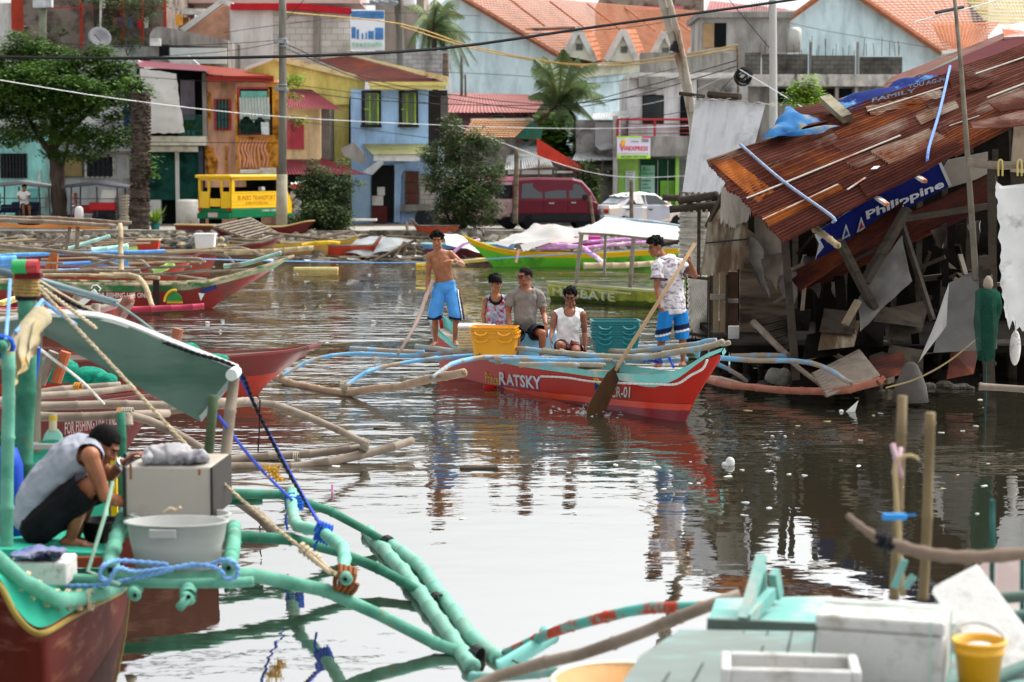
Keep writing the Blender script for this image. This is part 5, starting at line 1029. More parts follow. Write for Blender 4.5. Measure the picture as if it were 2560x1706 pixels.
mb=MB();mb.pbox(1436,592,1502,616,62.2,.8);mb.build('cabin',mat('magenta paint','#b23a86',var=.1),r);mb=MB();mb.pbox(1380,596,1440,612,62.4,.5);mb.build('cabin_opening',M_DARK,r);mb=MB();mb.pbox(1380,594,1388,612,62.3,.08);mb.pbox(1395,603,1408,612,62.3,.08);mb.build('yellow_frame',mat('yellow gunwale','#dcb214'),r);mb=MB();mb.beam(P(1290,656,61),P(1298,624,61),.1,.08);mb.build('bow_fender',mat('dusty pink','#c9938a'),r)
mb=MB();A,B_,C_,D=P(1335,562,63.5),P(1480,566,63.5),P(1470,594,61.8),P(1232,606,61.8);cloth(mb,A,B_,C_,D,24,16,.16,-.06,.8,14,(0,-.4,1),.05)
mb.quad(P(1300,612,61.5),P(1400,592,61.6),P(1385,603,61.3),P(1308,629,61.2));mb.quad(P(1238,604,61.6),P(1290,600,61.6),P(1270,618,61.3),P(1244,612,61.4));mb.one('white_boat_cover',mat('white cover','#a3a19e',rough=.7,var=.05,dirt='#c3a49a',da=.22,ds=1.2),'white sheet draped over the green boat like a tent','sheet',smooth=True)
# --- mossy boat with canopy
a0=W(1369,753);a1=W(1640,770);dv=(a1-a0).normalized()
r=T('mossy_boat','mossy yellow green flat boat with faded MASBATE lettering','boat',a0.lerp(a1,.5));nr=V((dv.y,-dv.x,0));Lm=(a1-a0).length+1.0
M_MOSS=mat('mossy paint','#a0a53c',rough=.8,var=.2,vs=1.5,dirt='#55602a',da=.38,ds=1.8,sharp=.15);M_MOSSD=mat('weed line','#3f4a1d',rough=.9,var=.5,vs=3)
def mp_(t,z,o=0.):return a0+dv*t+V((0,0,z))-nr*o
mb=MB();mb.grid(lambda u,v:mp_(u*Lm,lerp(.10,.42-.1*u,v),lerp(.08,0,v)+.05*nz((u*9,v,0),1)),30,3);mb.quad(mp_(0,.1,.08),mp_(0,.42),mp_(0,.42,1.0),mp_(0,.1,.9));mb.build('hull',M_MOSS,r);mb=MB();mb.grid(lambda u,v:mp_(u*Lm,lerp(-.2,.12+.04*nz((u*30,0,1),1),v),lerp(.2,.065,v)),60,2);mb.build('hull_bottom',M_MOSSD,r)
mb=MB();mb.beam(mp_(-.02,.44,.03),mp_(Lm,.34,.03),.1,.05);mb.build('gunwale',mat('pale moss rail','#979a72',var=.15),r);mb=MB();mb.quad(mp_(0,.40,.05),mp_(Lm,.30,.05),mp_(Lm,.30,1.0),mp_(0,.40,1.0));mb.build('deck',M_PLANK,r)
mb=MB();letter(mb,'MASBATE',lambda u,v:mp_(lerp(.16,2.05,u),lerp(.14,.33,v)-.05*u,-.012),.015);mb.build('lettering',mat('faded letters','#a9ab74',var=.2,vs=3,dirt='#7f8a62',da=.35,ds=4),r);mb=MB();letter(mb,'MASBATE',lambda u,v:mp_(lerp(.19,2.08,u),lerp(.12,.31,v)-.05*u,-.006),.015);mb.build('letter_shadow',mat('faded blue letters','#5d73a0',var=.3,vs=3,dirt='#7f8a3a',da=.45,ds=4),r)
mb=MB()
for i in range(34):c=mp_(.06+i*.074,.365-.0028*i,-.01);mb.tube([c+dv*.03*math.cos(q*.8)+V((0,0,.022*math.sin(q*.8))) for q in range(6)],.006,4)
mb.build('scroll_pattern',mat('pale scroll','#d3d5b8'),r)
r=T('canopy_frame','white sheet canopy on two thin posts over the mossy boat','canopy',a0.lerp(a1,.4));mb=MB();A,B_,C_,D=P(1447,582,45.6),P(1696,603,45),P(1700,566,49),P(1513,543,49);cloth(mb,A,B_,C_,D,16,10,.03,.06,1,3,(0,0,1));mb.build('sheet',mat('white canopy','#a6a6a5',rough=.6,var=.04,dirt='#bdbab2',da=.2),r,True)
booms(r,'post',mat('grey posts','#7d766a',var=.2),[([(1454,584,45.6),(1437,722,45.6)],.05),([(1585,594,45.3),(1573,722,45.3)],.055),([(1515,545,49),(1512,690,49)],.04)]);booms(r,'ridge_pole',mat('blue grey pole','#8fa3ae',var=.15),[([(1510,543,49),(1700,565,49)],.05)]);booms(r,'eave_pole',M_BAM,[([(1447,582,45.6),(1600,594,45.3),(1700,602,45)],.03)])
# --- ropes strung across the canal
for nm,lb,pts,m in (('mooring_rope','long blue mooring rope stretched low across the canal',[(500,648,52),(760,654,54),(1060,656,55),(1400,636,54),(1700,618,50)],mat('blue rope','#6b93c2',var=.2,vs=8)),):
    mb=MB();mb.tube(path([P(*p) for p in pts],30),.016,5);mb.one(nm,m,lb,'rope')
mb=MB();mb.beam(W(735,672,.02),W(845,672,.02),.25,.08);mb.one('floating_plank',mat('straw plank','#c9bb7e',var=.15),'straw coloured plank floating near the yellow boat','plank')
# --- pink prow boat
r,h=boat('pink_prow_boat','red boat with faded pink deck edge and round stem post behind the grey awning',W(262,836),(-1,-.18),5,.55,.5,[(0,.72),(.1,.52),(.25,.42),(1,.5)],paint('stem red','#98291d'),mat('faded pink','#b98a8c',var=.15),M_PLANK,rail=mat('mint pink rail','#a9a08f',var=.3,vs=4),deck=.85)
mb=MB();mb.beam(P(300,790,35.6),P(322,752,35.2),.14,.2);mb.ell(P(323,752,35.2),(.1,.12,.1));mb.build('stem_post',paint('stem post','#9c5238'),r)
booms(r,'deck_pole',M_BAMP,[([(-20,790,34),(150,786,34),(235,782,34)],.05),([(120,806,33.6),(245,802,33.6)],.045)]);mb=MB();mb.beam(P(0,760,34),P(110,725,34.5),.25,.07);mb.build('yellow_edged_board',mat('yellow white board','#d8d6b0',col2='#c9a92a',vs=3),r)
for x0,y0,x1,y1,d,rr in ((237,760,240,905,33,.09),(195,735,172,790,33,.085)):
    mb=MB();bamboo(mb,[P(x0,y1,d),P(x1,y0,d)] if x0 != 195 else [P(172,800,d),P(197,735,d)],rr,.5,8);mb.build('mooring_post',M_BAM,r,True)
mb=MB();mb.beam(P(200,762,32.9),P(240,728,32.9),.03,.1);mb.tube([P(228,722,32.9),P(232,714,32.9),P(243,713,32.9),P(252,722,32.9),P(248,728,32.9)],.012,5);mb.build('white_hook',M_WHITE,r)
# --- red boat with dark prow and nets
M_NET=mat('green net','#15836a',rough=.8,var=.4,vs=6,dirt='#0b5a47',da=.4,ds=7,bump=.6,bs=60)
r,h=boat('dark_prow_boat','red boat with dark maroon prow and green nets heaped behind the grey awning',W(645,990),(-1,-.06),5.2,.85,.55,[(0,.70),(.06,.62),(.2,.56),(1,.5)],paint('vivid red hull','#b02f1a'),M_BREDD,M_PLANK,band=.62,rail=M_BREDD,deck=.8)
booms(r,'bow_rail',paint('rosewood rail','#8f3b3c'),[([(560,898,27.5),(690,884,28),(786,870,28.4)],.05),([(575,905,26.8),(680,896,27.2),(760,886,27.6)],.04)])
mb=MB();mb.ell(P(745,890,27.8),(.12,.1,.06));mb.build('bow_cap',mat('mossy stone','#55503f'),r)
def heap(name,label,items,m,cat,seed=1):
    mb=MB();q=random.Random(seed)
    for x,y,d,w_,hh in items:
        c=P(x,y,d);rx=w_*PX(d);rz=hh*PX(d);base=len(mb.v);mb.ell(c,(rx,rx*.8,rz),None,18,12)
        for i in range(base,len(mb.v)):p=mb.v[i];k=1+.28*nz(p,5,seed)+.14*nz(p,13,seed);mb.v[i]=c+(p-c)*k
    return mb.one(name,m,label,cat,smooth=True)
heap('green_net_heap','green fishing net heap seen under the grey awning at the left',[(150,925,24,55,34),(215,940,24,50,26),(260,950,23.8,34,16)],M_NET,'net',2)
heap('small_green_net','green fishing net lying behind the lower corner of the awning',[(545,898,25,32,14),(475,872,25,24,14),(520,894,25,30,10)],M_NET,'net',5)
heap('red_cloth_bundle','crumpled red cloth bundle lying just behind the awning edge',[(375,862,24,26,12),(405,866,24,26,14),(430,872,24,18,10)],mat('red cloth','#9e1f2f',var=.3,vs=6),'cloth',7)
for nm,lb,x0,y0,x1,y1,c_ in (('tilted_post','tilted grey wooden post behind the canvas bundle',100,960,135,880,M_BAM),('orange_post','short orange wooden post in front of the green net heap',140,955,165,880,mat('orange post','#a05a3a',var=.2)),('short_post','short rust brown post near the red cloth bundle',440,850,446,822,mat('rust post','#8f5e48',var=.2))):
    mb=MB();mb.tube([P(x0,y0,21.5),P(x1,y1,21.5)],.06,9);mb.one(nm,c_,lb,'post')
# --- maroon boat in front of it, bamboo outriggers
r,h=boat('maroon_fishing_boat','maroon fishing boat with bamboo outriggers behind the squatting man',(-4.25+.2,20.3),(-1,-.1),4.5,.5,.5,[(0,.78),(.2,.70),(1,.72)],paint('maroon hull','#5c2320'),None,M_PLANK,band=1,rail=M_BREDD,deck=.85)
mb=MB();letter(mb,'FOR FISHING USE ONLY',lambda a,b:P(lerp(162,300,a) ,lerp(1088-34*a*.8,1056-22*a,b),19.55),.015);mb.build('lettering',mat('chalky letters','#b5a099',var=.25,vs=9),r)
booms(r,'outrigger_arm',M_BAM,[([(92,1015,17.6),(250,1012,17.8),(440,1010,18.2),(640,1000,20)],0.04),([(80,992,17.8),(200,985,18.2),(330,968,19)],.036),([(92,1040,17.2),(330,1036,17.4),(420,1034,17.8)],.042),([(318,1036,17.3),(380,1056,17.4),(470,1105,17.6),(560,1160,18)],.04),
    ([(-20,1005,19),(120,975,19.4),(300,962,19.8)],.036),([(390,1030,20),(560,1012,20.2),(660,1008,20.4),(780,1045,20.6),(920,1112,20.9)],.043)])
booms(r,'outrigger_float',M_BAM,[([(545,1168,20.4),(700,1170,20.6),(860,1148,20.8),(985,1118,21.2),(1030,1102,21.4)],.055),([(480,1160,20.9),(620,1148,21),(760,1134,21),(910,1118,21)],.048)])
for c,a,b,w,n in ((P(912,1112,20.9),(1,0,-.4),.052,.010,5),(P(742,1146,20.9),(1,0,.1),.056,.010,3),(P(320,1036,17.3),(1,0,0),.048,.010,5)):mb=MB();wraps(mb,c,a,b,w,n);mb.build('lashing',mat('pale cord','#8f8676'),r)
for y,c_ in ((1036,'#a06a2a'),(972,'#a06a2a')):
    mb=MB();wraps(mb,P(303 if y>1000 else 195,y,17.4 if y>1000 else 18.3),(1,0,0),.046,.010,3);mb.build('lashing',mat('ochre cord',c_),r)
mb=MB();bamboo(mb,[P(318,1060,16),P(318,1040,16)],.05);mb.tube([P(505,1200,17.8),P(560,1230,17.5),P(610,1262,17.2),P(655,1296,16.9),P(690,1335,16.6)],.05,10);mb.build('broken_pole',M_BAM,r,True)

q=random.Random(23)
for i in range(26):                                            # tangle of thin poles over the moored boats
    x=q.uniform(-60,430);y=q.uniform(596,690);d=lerp(60,45,(y-596)/94);l=q.uniform(90,260);a=q.uniform(-14,14)
    mb=MB();mb.tube(path([P(x,y,d),P(x+l*.5,y+a*.3-2,d),P(x+l,y+a,d+q.uniform(-1,1))],10),q.uniform(.025,.045),6);tag(mb.one('thin_pole',(M_BAM,M_BAMP,M_OLDB)[i%3],'thin bamboo pole in the tangle of moored boats at the left','pole','thin poles over the moored boats'))

r,h=boat('weathered_brown_boat','weathered brown wooden boat moored behind the ochre yellow boat',W(655,662),(-1,.03),5.2,.7,.5,[(0,.95),(.1,.72),(.3,.58),(1,.6)],paint('bare brown hull','#7a5a40','#4d3826',.36),M_BREDD,M_PLANK,rail=M_BAM,deck=.75)
r,h=boat('blue_banded_boat','low red boat with a faded blue band moored at the left beneath the orange canopy',W(215,684),(-1,.04),6,.6,.5,[(0,.82),(.1,.64),(.3,.5),(1,.55)],paint('dull red hull','#8a2f22'),mat('faded blue band','#5e7f9c',var=.25,dirt='#b9a68c',da=.3,ds=4),M_PLANK,rail=M_BAMP,deck=.75)
# ================================================================ COLLAPSED SHACKS ON STILTS, RIGHT
def rust(name,base,hi,orange,da,**k):return mat(name,base,rough=.75,var=.2,vs=1.6,col2=hi,dirt=orange,da=da,ds=1.1,sharp=.12,spec=.05,**k)
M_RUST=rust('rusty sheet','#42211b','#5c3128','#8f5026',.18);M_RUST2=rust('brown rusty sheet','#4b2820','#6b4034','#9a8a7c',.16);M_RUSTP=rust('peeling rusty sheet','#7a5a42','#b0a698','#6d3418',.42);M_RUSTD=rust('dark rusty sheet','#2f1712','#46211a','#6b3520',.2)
M_RMAR=mat('maroon sheet','#52282a',spec=.03,rough=.8,var=.12,vs=1.2,dirt='#5a2a28',da=.3);M_PZ=mat('pale zinc strip','#b5b0a6',rough=.5,var=.15,dirt='#9a5c30',da=.33,ds=2.5)
M_OLDW=mat('rotten timber','#463f37',spec=.05,rough=.95,var=.35,vs=3,dirt='#2f2a24',da=.42,ds=3,st=(1,1,2));M_DKW=mat('shade dark timber','#1d1a17',spec=.02,rough=.95,var=.35,vs=2,dirt='#0f0e0c',da=.42,ds=1.5)  # M_DKW: the shack's inner shade is put into the timber colour
RA,RB,RC,RD=P(1768,404,29.2),P(2640,95,30.5),P(2640,262,26.8),P(1964,604,26.0)
RN=(RB-RA).cross(RD-RA).normalized()
if RN.z<0:RN=-RN
def RS(u,v,o=0.):return bil(RA,RB,RC,RD,u,v)+RN*o
def rp(px,py,o=0.):
    """roof point seen at a photo pixel: solve for the roof coordinates"""
    u,v=.3,.5
    for _ in range(30):
        def pr(a,b):
            q=RS(a,b)-V((0,0,CAMZ));yy=q.y*math.cos(TH)-q.z*math.sin(TH);zz=q.z*math.cos(TH)+q.y*math.sin(TH);return 1280+q.x/yy*FP,853-zz/yy*FP
        x,y=pr(u,v);xu,yu=pr(u+.01,v);xv,yv=pr(u,v+.01);a,b,c,d=(xu-x)/.01,(xv-x)/.01,(yu-y)/.01,(yv-y)/.01;det=a*d-b*c
        u+=((px-x)*d-(py-y)*b)/det;v+=((py-y)*a-(px-x)*c)/det
    return u,v
r=T('rusty_roof','big tilted rusty corrugated roof of the collapsed shack at the right','roof',RS(.4,.6)*1.0)
NR=34
def rsheet(u0,u1,v0,v1,m,o,seed):
    mb=MB();n=max(2,int((v1-v0)*NR));q=random.Random(seed)
    def f(u,v):
        uu=lerp(u0,u1,u);vv=lerp(v0,v1,v);p=RS(uu,vv,o+.027*math.sin(vv*NR*2*math.pi))
        k=.035*nz((uu*6,vv*6,0),1,seed)
        if u in (0,1):p=p+(RB-RA).normalized()*.06*nz((0,vv*9,0),1,seed+7)
        return p+RN*k
    mb.grid(f,10,n*6);return mb.build('roof_sheet',m,r)
rsheet(-.005,.36,-.01,.34,M_RUST2,.0,1);rsheet(-.01,.34,.33,.68,M_RUST,.006,2);rsheet(-.005,.33,.66,1.0,M_RUST,.0,3)
rsheet(.33,.70,-.02,.35,M_RUST,.012,4);rsheet(.31,.62,.34,.69,M_RUST2,.018,5);rsheet(.30,.64,.67,1.0,M_RUST,.012,6);rsheet(.60,1.0,.32,.70,M_RUST2,.026,7);rsheet(.62,1.0,.68,1.02,M_RUST,.026,8);rsheet(.68,1.0,-.02,.34,M_RUST2,.03,9)
def rpatch(corners,m,o,name='roof_patch',n=10):
    q=[rp(*c) for c in corners];mb=MB()
    mb.grid(lambda u,v:(lambda a:RS(a[0],a[1],o+.02*math.sin(a[1]*NR*2*math.pi)))(tuple(lerp(lerp(q[0][i],q[1][i],u),lerp(q[3][i],q[2][i],u),v) for i in (0,1))),n,40);return mb.build(name,m,r)
rpatch([(2178,388),(2322,330),(2365,352),(2222,416)],M_RUSTP,.045);rpatch([(2165,275),(2350,232),(2366,247),(2180,296)],M_RUSTP,.045);rpatch([(1772,404),(1815,388),(1935,480),(1893,510)],rust('orange rust','#7d421c','#9c5722','#3f1f14',.45),.02);rpatch([(2290,300),(2390,262),(2400,280),(2305,322)],M_RUSTP,.05);rpatch([(1905,548),(2100,466),(2110,480),(1920,566)],rust('orange rust','#7d421c','#9c5722','#3f1f14',.45),.025)
for a,b,w in (((1868,503),(2252,346),.03),((1908,556),(2096,468),.022),((2170,288),(2360,228),.03),((2440,195),(2600,140),.03),((2470,255),(2600,205),.035),((2120,485),(2165,455),.02),((2375,325),(2450,300),.02)):
    mb=MB();q=[rp(*a),rp(*b)];pts=[RS(lerp(q[0][0],q[1][0],t/8),lerp(q[0][1],q[1][1],t/8),.06 if a[0]>2100 else .04) for t in range(9)];mb.tube(pts,w,6,True,.5);mb.build('overlap_strip',M_PZ,r)
for a,b in (((1850,370),(2078,548)),((2378,184),(2320,420))):
    pass
mb=MB();q=[rp(1852,372),rp(1960,465),rp(2080,552)];mb.tube(path([RS(a,b,.07) for a,b in q]+[P(2082,556,26.0)],16),.022,6);mb.one('roof_rope',mat('grey blue rope','#7f8ea6',rough=.8,var=.2,vs=10),'grey blue rope tied down over the lower left of the rusty roof','rope')
mb=MB();q=[rp(2378,186),rp(2352,300),rp(2325,395)];mb.tube(path([RS(a,b,.13) for a,b in q]+[P(2318,425,26.6)],16),.020,6);mb.one('roof_rope',mat('bright blue rope','#6f8fd0',rough=.8,var=.2,vs=10),'bright blue rope hanging down over the right half of the rusty roof','rope')
q=[rp(2068,272),rp(2122,318)];mb=MB();mb.beam(RS(*q[0],.16),RS(*q[1],.13),.16,.11,RN);mb.one('roof_plank',mat('grey weathered plank','#8d8671',rough=.9,var=.25,vs=3,dirt='#4f493b',da=.35),'short grey plank lying as a weight on the rusty roof','plank')
q=rp(2191,434);mb=MB();c=RS(*q,.08);mb.poly([c+(RB-RA).normalized()*a+(RD-RA).normalized()*b for a,b in ((-.07,0),(0,.05),(.07,0),(0,-.05))],RN*.01);mb.one('white_scrap',M_WHITE,'small white scrap lying on the rusty roof','scrap')
mb=MB();A,B_,C_,D=P(1972,270,30.4),P(2150,236,31),P(2184,284,29.8),P(2022,318,29.2);corr(mb,A,B_,C_,D,9,.02,6,.04,3,.05);mb.one('small_rusty_sheet',M_RUST,'small rusty sheet lying over the blue tarpaulin at the roof edge','sheet')
# tarpaulins along the ridge
M_BTP=mat('printed blue tarpaulin','#17457a',spec=.03,rough=.7,var=.2,vs=1.5,col2='#3a76a6',dirt='#8d8369',da=.33,ds=1.8,sharp=.05,bump=.5,bs=5);M_NTP=mat('navy printed tarpaulin','#16265f',spec=.03,rough=.7,var=.2,vs=2,dirt='#5f93b8',da=.30,ds=2.2,sharp=.05)
mb=MB();A,B_,C_,D=P(1905,355,29.0),P(1975,268,30.2),P(2060,306,29.4),P(1930,350,28.8);cloth(mb,A,B_,C_,D,16,16,.09,-.12,2.2,4,RN,.05);A,B_,C_,D=P(1925,350,28.9),P(2010,325,29),P(2100,312,29),P(2060,325,28.8);cloth(mb,A,B_,C_,D,10,8,.06,-.06,2.2,9,RN,.03);mb.one('blue_tarpaulin',M_BTP,'crumpled light blue printed tarpaulin bulging from the upper left roof edge','tarpaulin',smooth=True)
mb=MB();A,B_,C_,D=P(2085,250,30.3),P(2390,182,31),P(2460,206,30),P(2110,288,29.6);cloth(mb,A,B_,C_,D,26,14,.08,-.10,1.8,12,RN,.06);t_=mb.one('navy_tarpaulin',M_NTP,'navy and light blue printed tarpaulin spread along the top of the rusty roof','tarpaulin',smooth=True)
mb=MB()
for s_,x0,y0,x1,y1,hh in (('YOU AG-PH',2270,222,2370,202,10),('FAMILY',2180,256,2290,230,10)):letter(mb,s_,lambda u,v:P(lerp(x0,x1,u),lerp(y0,y1,u)-hh*v,29.6),.02)
o_=mb.build('print',mat('pale print','#8499b0'),t_)
# upper roofs behind
r2=T('maroon_lean_to','smooth dark red roof with a rusty ridge cap behind the rusty roof','roof',P(2480,200,34));mb=MB();mb.poly([P(2300,192,33),P(2540,86,35),P(2640,70,35),P(2640,140,32.6),P(2400,190,32.6)],RN*.02);mb.build('roof_sheet',M_RMAR,r2);mb=MB();corr(mb,P(2540,100,34.8),P(2640,80,35),P(2640,150,32),P(2420,196,32),16,.025,4);mb.build('roof_sheet',M_RUST2,r2)
mb=MB();mb.poly([P(2505,74,35),P(2560,62,35.4),P(2600,62,35.4),P(2600,96,34.6),P(2512,100,34.6)],RN*.05);mb.build('ridge_cap',mat('white rusty cap','#c6c6c4',rough=.5,dirt='#a04a1c',da=.42,ds=1.6),r2)
r2=T('brown_lean_to_roof','brown lean-to roof with a thin green strip behind the navy tarpaulin','roof',P(2340,170,38));mb=MB();mb.poly([P(2205,222,37),P(2230,196,38),P(2560,66,40),P(2560,80,38),P(2300,190,36),P(2230,224,36)],RN*.03);mb.build('roof_sheet',rust('brown sheet','#5d3c33','#7c564c','#4a2c22',.3),r2);mb=MB();mb.poly([P(2295,194,35.8),P(2400,140,36.4),P(2412,146,36.2),P(2330,188,35.6)],RN*.02);mb.build('green_strip',mat('grey green sheet','#5d6a5a'),r2)
r2=T('sagging_rusty_awning','sagging rusty awning sheet under the right end of the rusty roof','awning',P(2500,300,26));mb=MB();corr(mb,P(2425,302,25.8),P(2640,262,26),P(2640,305,25),P(2432,318,25),9,.02,6,.05,5);corr(mb,P(2470,258,26.6),P(2640,205,27),P(2640,262,26),P(2500,280,26),12,.02,6,.05,8);mb.build('roof_sheet',M_RUST2,r2)
# shack body: back wall, side wall, floor, posts
r=T('collapsed_shack','dark collapsed timber shack on stilts under the rusty roof','building',P(2200,900,31))
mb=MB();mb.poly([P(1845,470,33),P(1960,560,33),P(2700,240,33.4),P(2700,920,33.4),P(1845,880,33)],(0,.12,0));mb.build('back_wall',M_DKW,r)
mb=MB();mb.poly([P(1850,560,30.6),P(1968,640,30.4),P(1968,860,30.4),P(1850,872,30.6)],(0,.08,0));mb.build('plank_wall',mat('brown plywood','#6f6354',rough=.9,var=.25,vs=1.5,dirt='#40372e',da=.4,ds=1.4,st=(.4,1,3)),r)
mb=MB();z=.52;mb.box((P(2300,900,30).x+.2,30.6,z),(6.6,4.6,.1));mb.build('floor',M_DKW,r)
mb=MB()
for k in range(9):a=P(1990+k*62,480,32.8);mb.beam(V((a.x,32.8,.5)),V((a.x,32.8,3.4)),.09,.06)
mb.build('wall_studs',M_OLDW,r)
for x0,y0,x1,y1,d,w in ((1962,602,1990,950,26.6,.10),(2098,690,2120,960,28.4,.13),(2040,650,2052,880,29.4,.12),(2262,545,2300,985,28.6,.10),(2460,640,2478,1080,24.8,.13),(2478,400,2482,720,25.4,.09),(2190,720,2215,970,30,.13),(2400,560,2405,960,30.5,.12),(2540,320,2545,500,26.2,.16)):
    mb=MB();mb.beam(P(x0,y0,d),P(x1,y1,d),w,w*.8);mb.build('post',M_OLDW if d<28 else M_DKW,r)  # posts further in take the timber with shade in its colour
for k in range(13):
    x=1786+k*62;d=29.2+(k%3)*.9;mb=MB();a=P(x,850,d);mb.tube([V((a.x,d,.55)),V((a.x+rnd.uniform(-.05,.05),d,-.4))],.075,8);mb.build('stilt',M_OLDW,r)
# timbers hanging across the opening
for nm,lb,a,b,w,m in (('leaning_beam','thick leaning grey beam standing below the blue banner',(2162,706,26.2),(2268,522,26.4),.15,M_OLDW),('cross_beam','long dark horizontal beam right of the leaning grey beam',(2255,548,26.8),(2475,515,27.2),.13,M_OLDW),('leaning_post','thin post leaning from the top of the grey beam down to the right',(2255,560,26.7),(2332,800,26.4),.09,M_OLDW),('hanging_beam','dark beam hanging down in front of the lower dark roof',(2098,602,26.0),(2192,786,26.2),.14,M_OLDW),('broken_timber','short broken timber dangling below the leaning grey beam',(2112,812,26),(2146,752,26.1),.10,mat('tan broken timber','#7d6f5c',var=.3,vs=4,dirt='#453c30',da=.35)),('inner_beam','dim horizontal rail inside the shack under the cross beam',(2290,700,31),(2480,675,31),.14,M_OLDW),('rafter_stub','upper pale rafter stub poking out under the rusty roof edge',(2290,440,26.5),(2312,454,26.2),.07,M_PZ),('rafter_stub','middle pale rafter stub poking out under the rusty roof edge',(2192,494,26.4),(2218,512,26.0),.07,M_PZ)):
    mb=MB();mb.beam(P(*a),P(*b),w,w*.6);mb.one(nm,m,lb,'timber')
mb=MB();bamboo(mb,[P(2038,574,26.6),P(2096,614,25.8)],.05,.25,8);mb.one('bamboo_rafter',M_BAMP,'pale bamboo rafter sticking out beneath the blue banner','pole',smooth=True)
mb=MB();bamboo(mb,[P(2420,406,25.2),P(2490,412,25.1),P(2640,412,25.0)],.055,.5,8);o_=mb.one('bamboo_rail',M_BAM,'level bamboo rail with yellow ties at the right edge','pole',smooth=True)
for x in (2500,2548):mb=MB();mb.tube(path([P(x-4,440,25),P(x-4,406,24.95),P(x+2,400,24.95),P(x+6,408,24.95),P(x+6,440,25)],14),.012,6);mb.build('tie',mat('yellow tie','#b5a562'),o_)
# lower dark roof and banner
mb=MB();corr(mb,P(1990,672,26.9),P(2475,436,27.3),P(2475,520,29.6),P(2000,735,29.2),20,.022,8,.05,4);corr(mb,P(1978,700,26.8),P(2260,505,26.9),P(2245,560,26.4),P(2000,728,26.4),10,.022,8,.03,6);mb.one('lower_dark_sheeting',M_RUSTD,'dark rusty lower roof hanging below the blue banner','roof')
b_=T('blue_banner','blue vinyl banner reading Philippine under the rusty roof edge','banner',P(2200,640,27.6));mb=MB();mb.poly([P(2036,664,27.4),P(2048,610,27.4),P(2040,580,27.5),P(2200,480,27.6),P(2345,405,27.7),P(2372,468,27.6),P(2250,530,27.5),P(2110,610,27.4)],(0,.03,0));mb.build('cloth',mat('banner blue vinyl','#232f86',rough=.45,var=.2,vs=2),b_)
mb=MB();mb.poly([P(2036,664,27.38),P(2048,610,27.38),P(2036,586,27.38),P(2064,586,27.38),P(2050,600,27.38),P(2060,618,27.38),P(2042,640,27.38)],(0,.01,0));mb.poly([P(2345,405,27.66),P(2352,403,27.66),P(2380,464,27.6),P(2372,468,27.6)],(0,.02,0));letter(mb,'Philippine',lambda u,v:P(lerp(2168,2362,u)-4*v,lerp(556,474,u)-27*v,27.35),.03);mb.build('lettering',mat('banner white','#e3e8ee'),b_)
for x,y,c_ in ((2115,574,'#3a4aa0'),(2153,556,'#c23a4e')):
    mb=MB();mb.poly([P(x-11,y+26,27.34),P(x,y-14,27.34),P(x+11,y+16,27.34)],(0,.01,0));tr=mb.build('triangle_border',mat('banner white','#e3e8ee'),b_);mb=MB();mb.poly([P(x-5,y+20,27.32),P(x,y-2,27.32),P(x+6,y+12,27.32)],(0,.01,0));mb.build('triangle',mat('tri '+c_,c_),tr)
mb=MB();mb.poly([P(2350,440,29.5),P(2372,400,29.5),P(2470,380,29.5),P(2470,440,29.5),P(2372,470,29.5)],(0,.06,0));mb.one('pale_wall_board',mat('pale board','#a39c90',var=.12,dirt='#7a7266',da=.3),'pale grey wall board right of the blue banner','board')
# cloths
M_GCL=mat('grey cloth','#6b6864',rough=.9,var=.15,vs=3,dirt='#56524c',da=.33,bump=.5,bs=6)
mb=MB();A,B_,C_,D=P(2256,588,26.3),P(2278,702,26.0),P(2150,830,26.0),P(2148,745,26.2);cloth(mb,A,B_,C_,D,24,24,.10,.08,2.6,6,(0,-1,0));mb.one('hanging_grey_cloth',M_GCL,'grey cloth hanging from the leaning beam in the dark opening','cloth',smooth=True)
mb=MB();A,B_,C_,D=P(2370,706,25.8),P(2492,648,25.4),P(2492,872,25.4),P(2336,884,25.6);cloth(mb,A,B_,C_,D,30,26,.13,.10,1.9,11,(0,-1,0));mb.one('grey_tarpaulin_screen',mat('grey tarpaulin','#6f6d6a',rough=.6,var=.12,vs=2,dirt='#5d5953',da=.33,ds=1.5),'grey tarpaulin stretched across the lower right of the shack','tarpaulin',smooth=True)
mb=MB();A,B_,C_,D=P(2372,706,25.5),P(2366,815,25.4),P(2296,908,25.3),P(2340,800,25.4);cloth(mb,A,B_,C_,D,16,16,.06,-.05,2.4,15,(0,-1,0));mb.one('pale_tarpaulin_flap',mat('pale grey tarpaulin','#aaa8a4',rough=.6,var=.1,dirt='#77736c',da=.3),'pale folded flap of tarpaulin left of the stretched grey screen','tarpaulin',smooth=True)
mb=MB();A,B_,C_,D=P(2486,452,24.8),P(2600,436,24.8),P(2600,848,24.6),P(2508,800,24.6)
def wf(u,v):
    p=bil(A,B_,C_,D,u,v);k=.09*nz((p.x*1.6,0,p.z*.5),1,3)+.03*nz(p,4,5);p=p+V((0,-k,0))
    if v>.97:p=p+V((0,0,.16*nz((u*9,0,0),1,3)))
    if v<.03:p=p+V((0,0,-.16*math.sin(u*3.14)))
    if u==0:p=p+V((.05*nz((0,0,v*16),1,8),0,0))
    return p
mb.grid(wf,24,44);mb.one('white_sack_cloth',mat('dirty white sacking','#c9c8c6',rough=.85,var=.07,dirt='#8c8880',da=.24,ds=2.4),'dirty white torn sacking hung at the right edge','cloth',smooth=True)
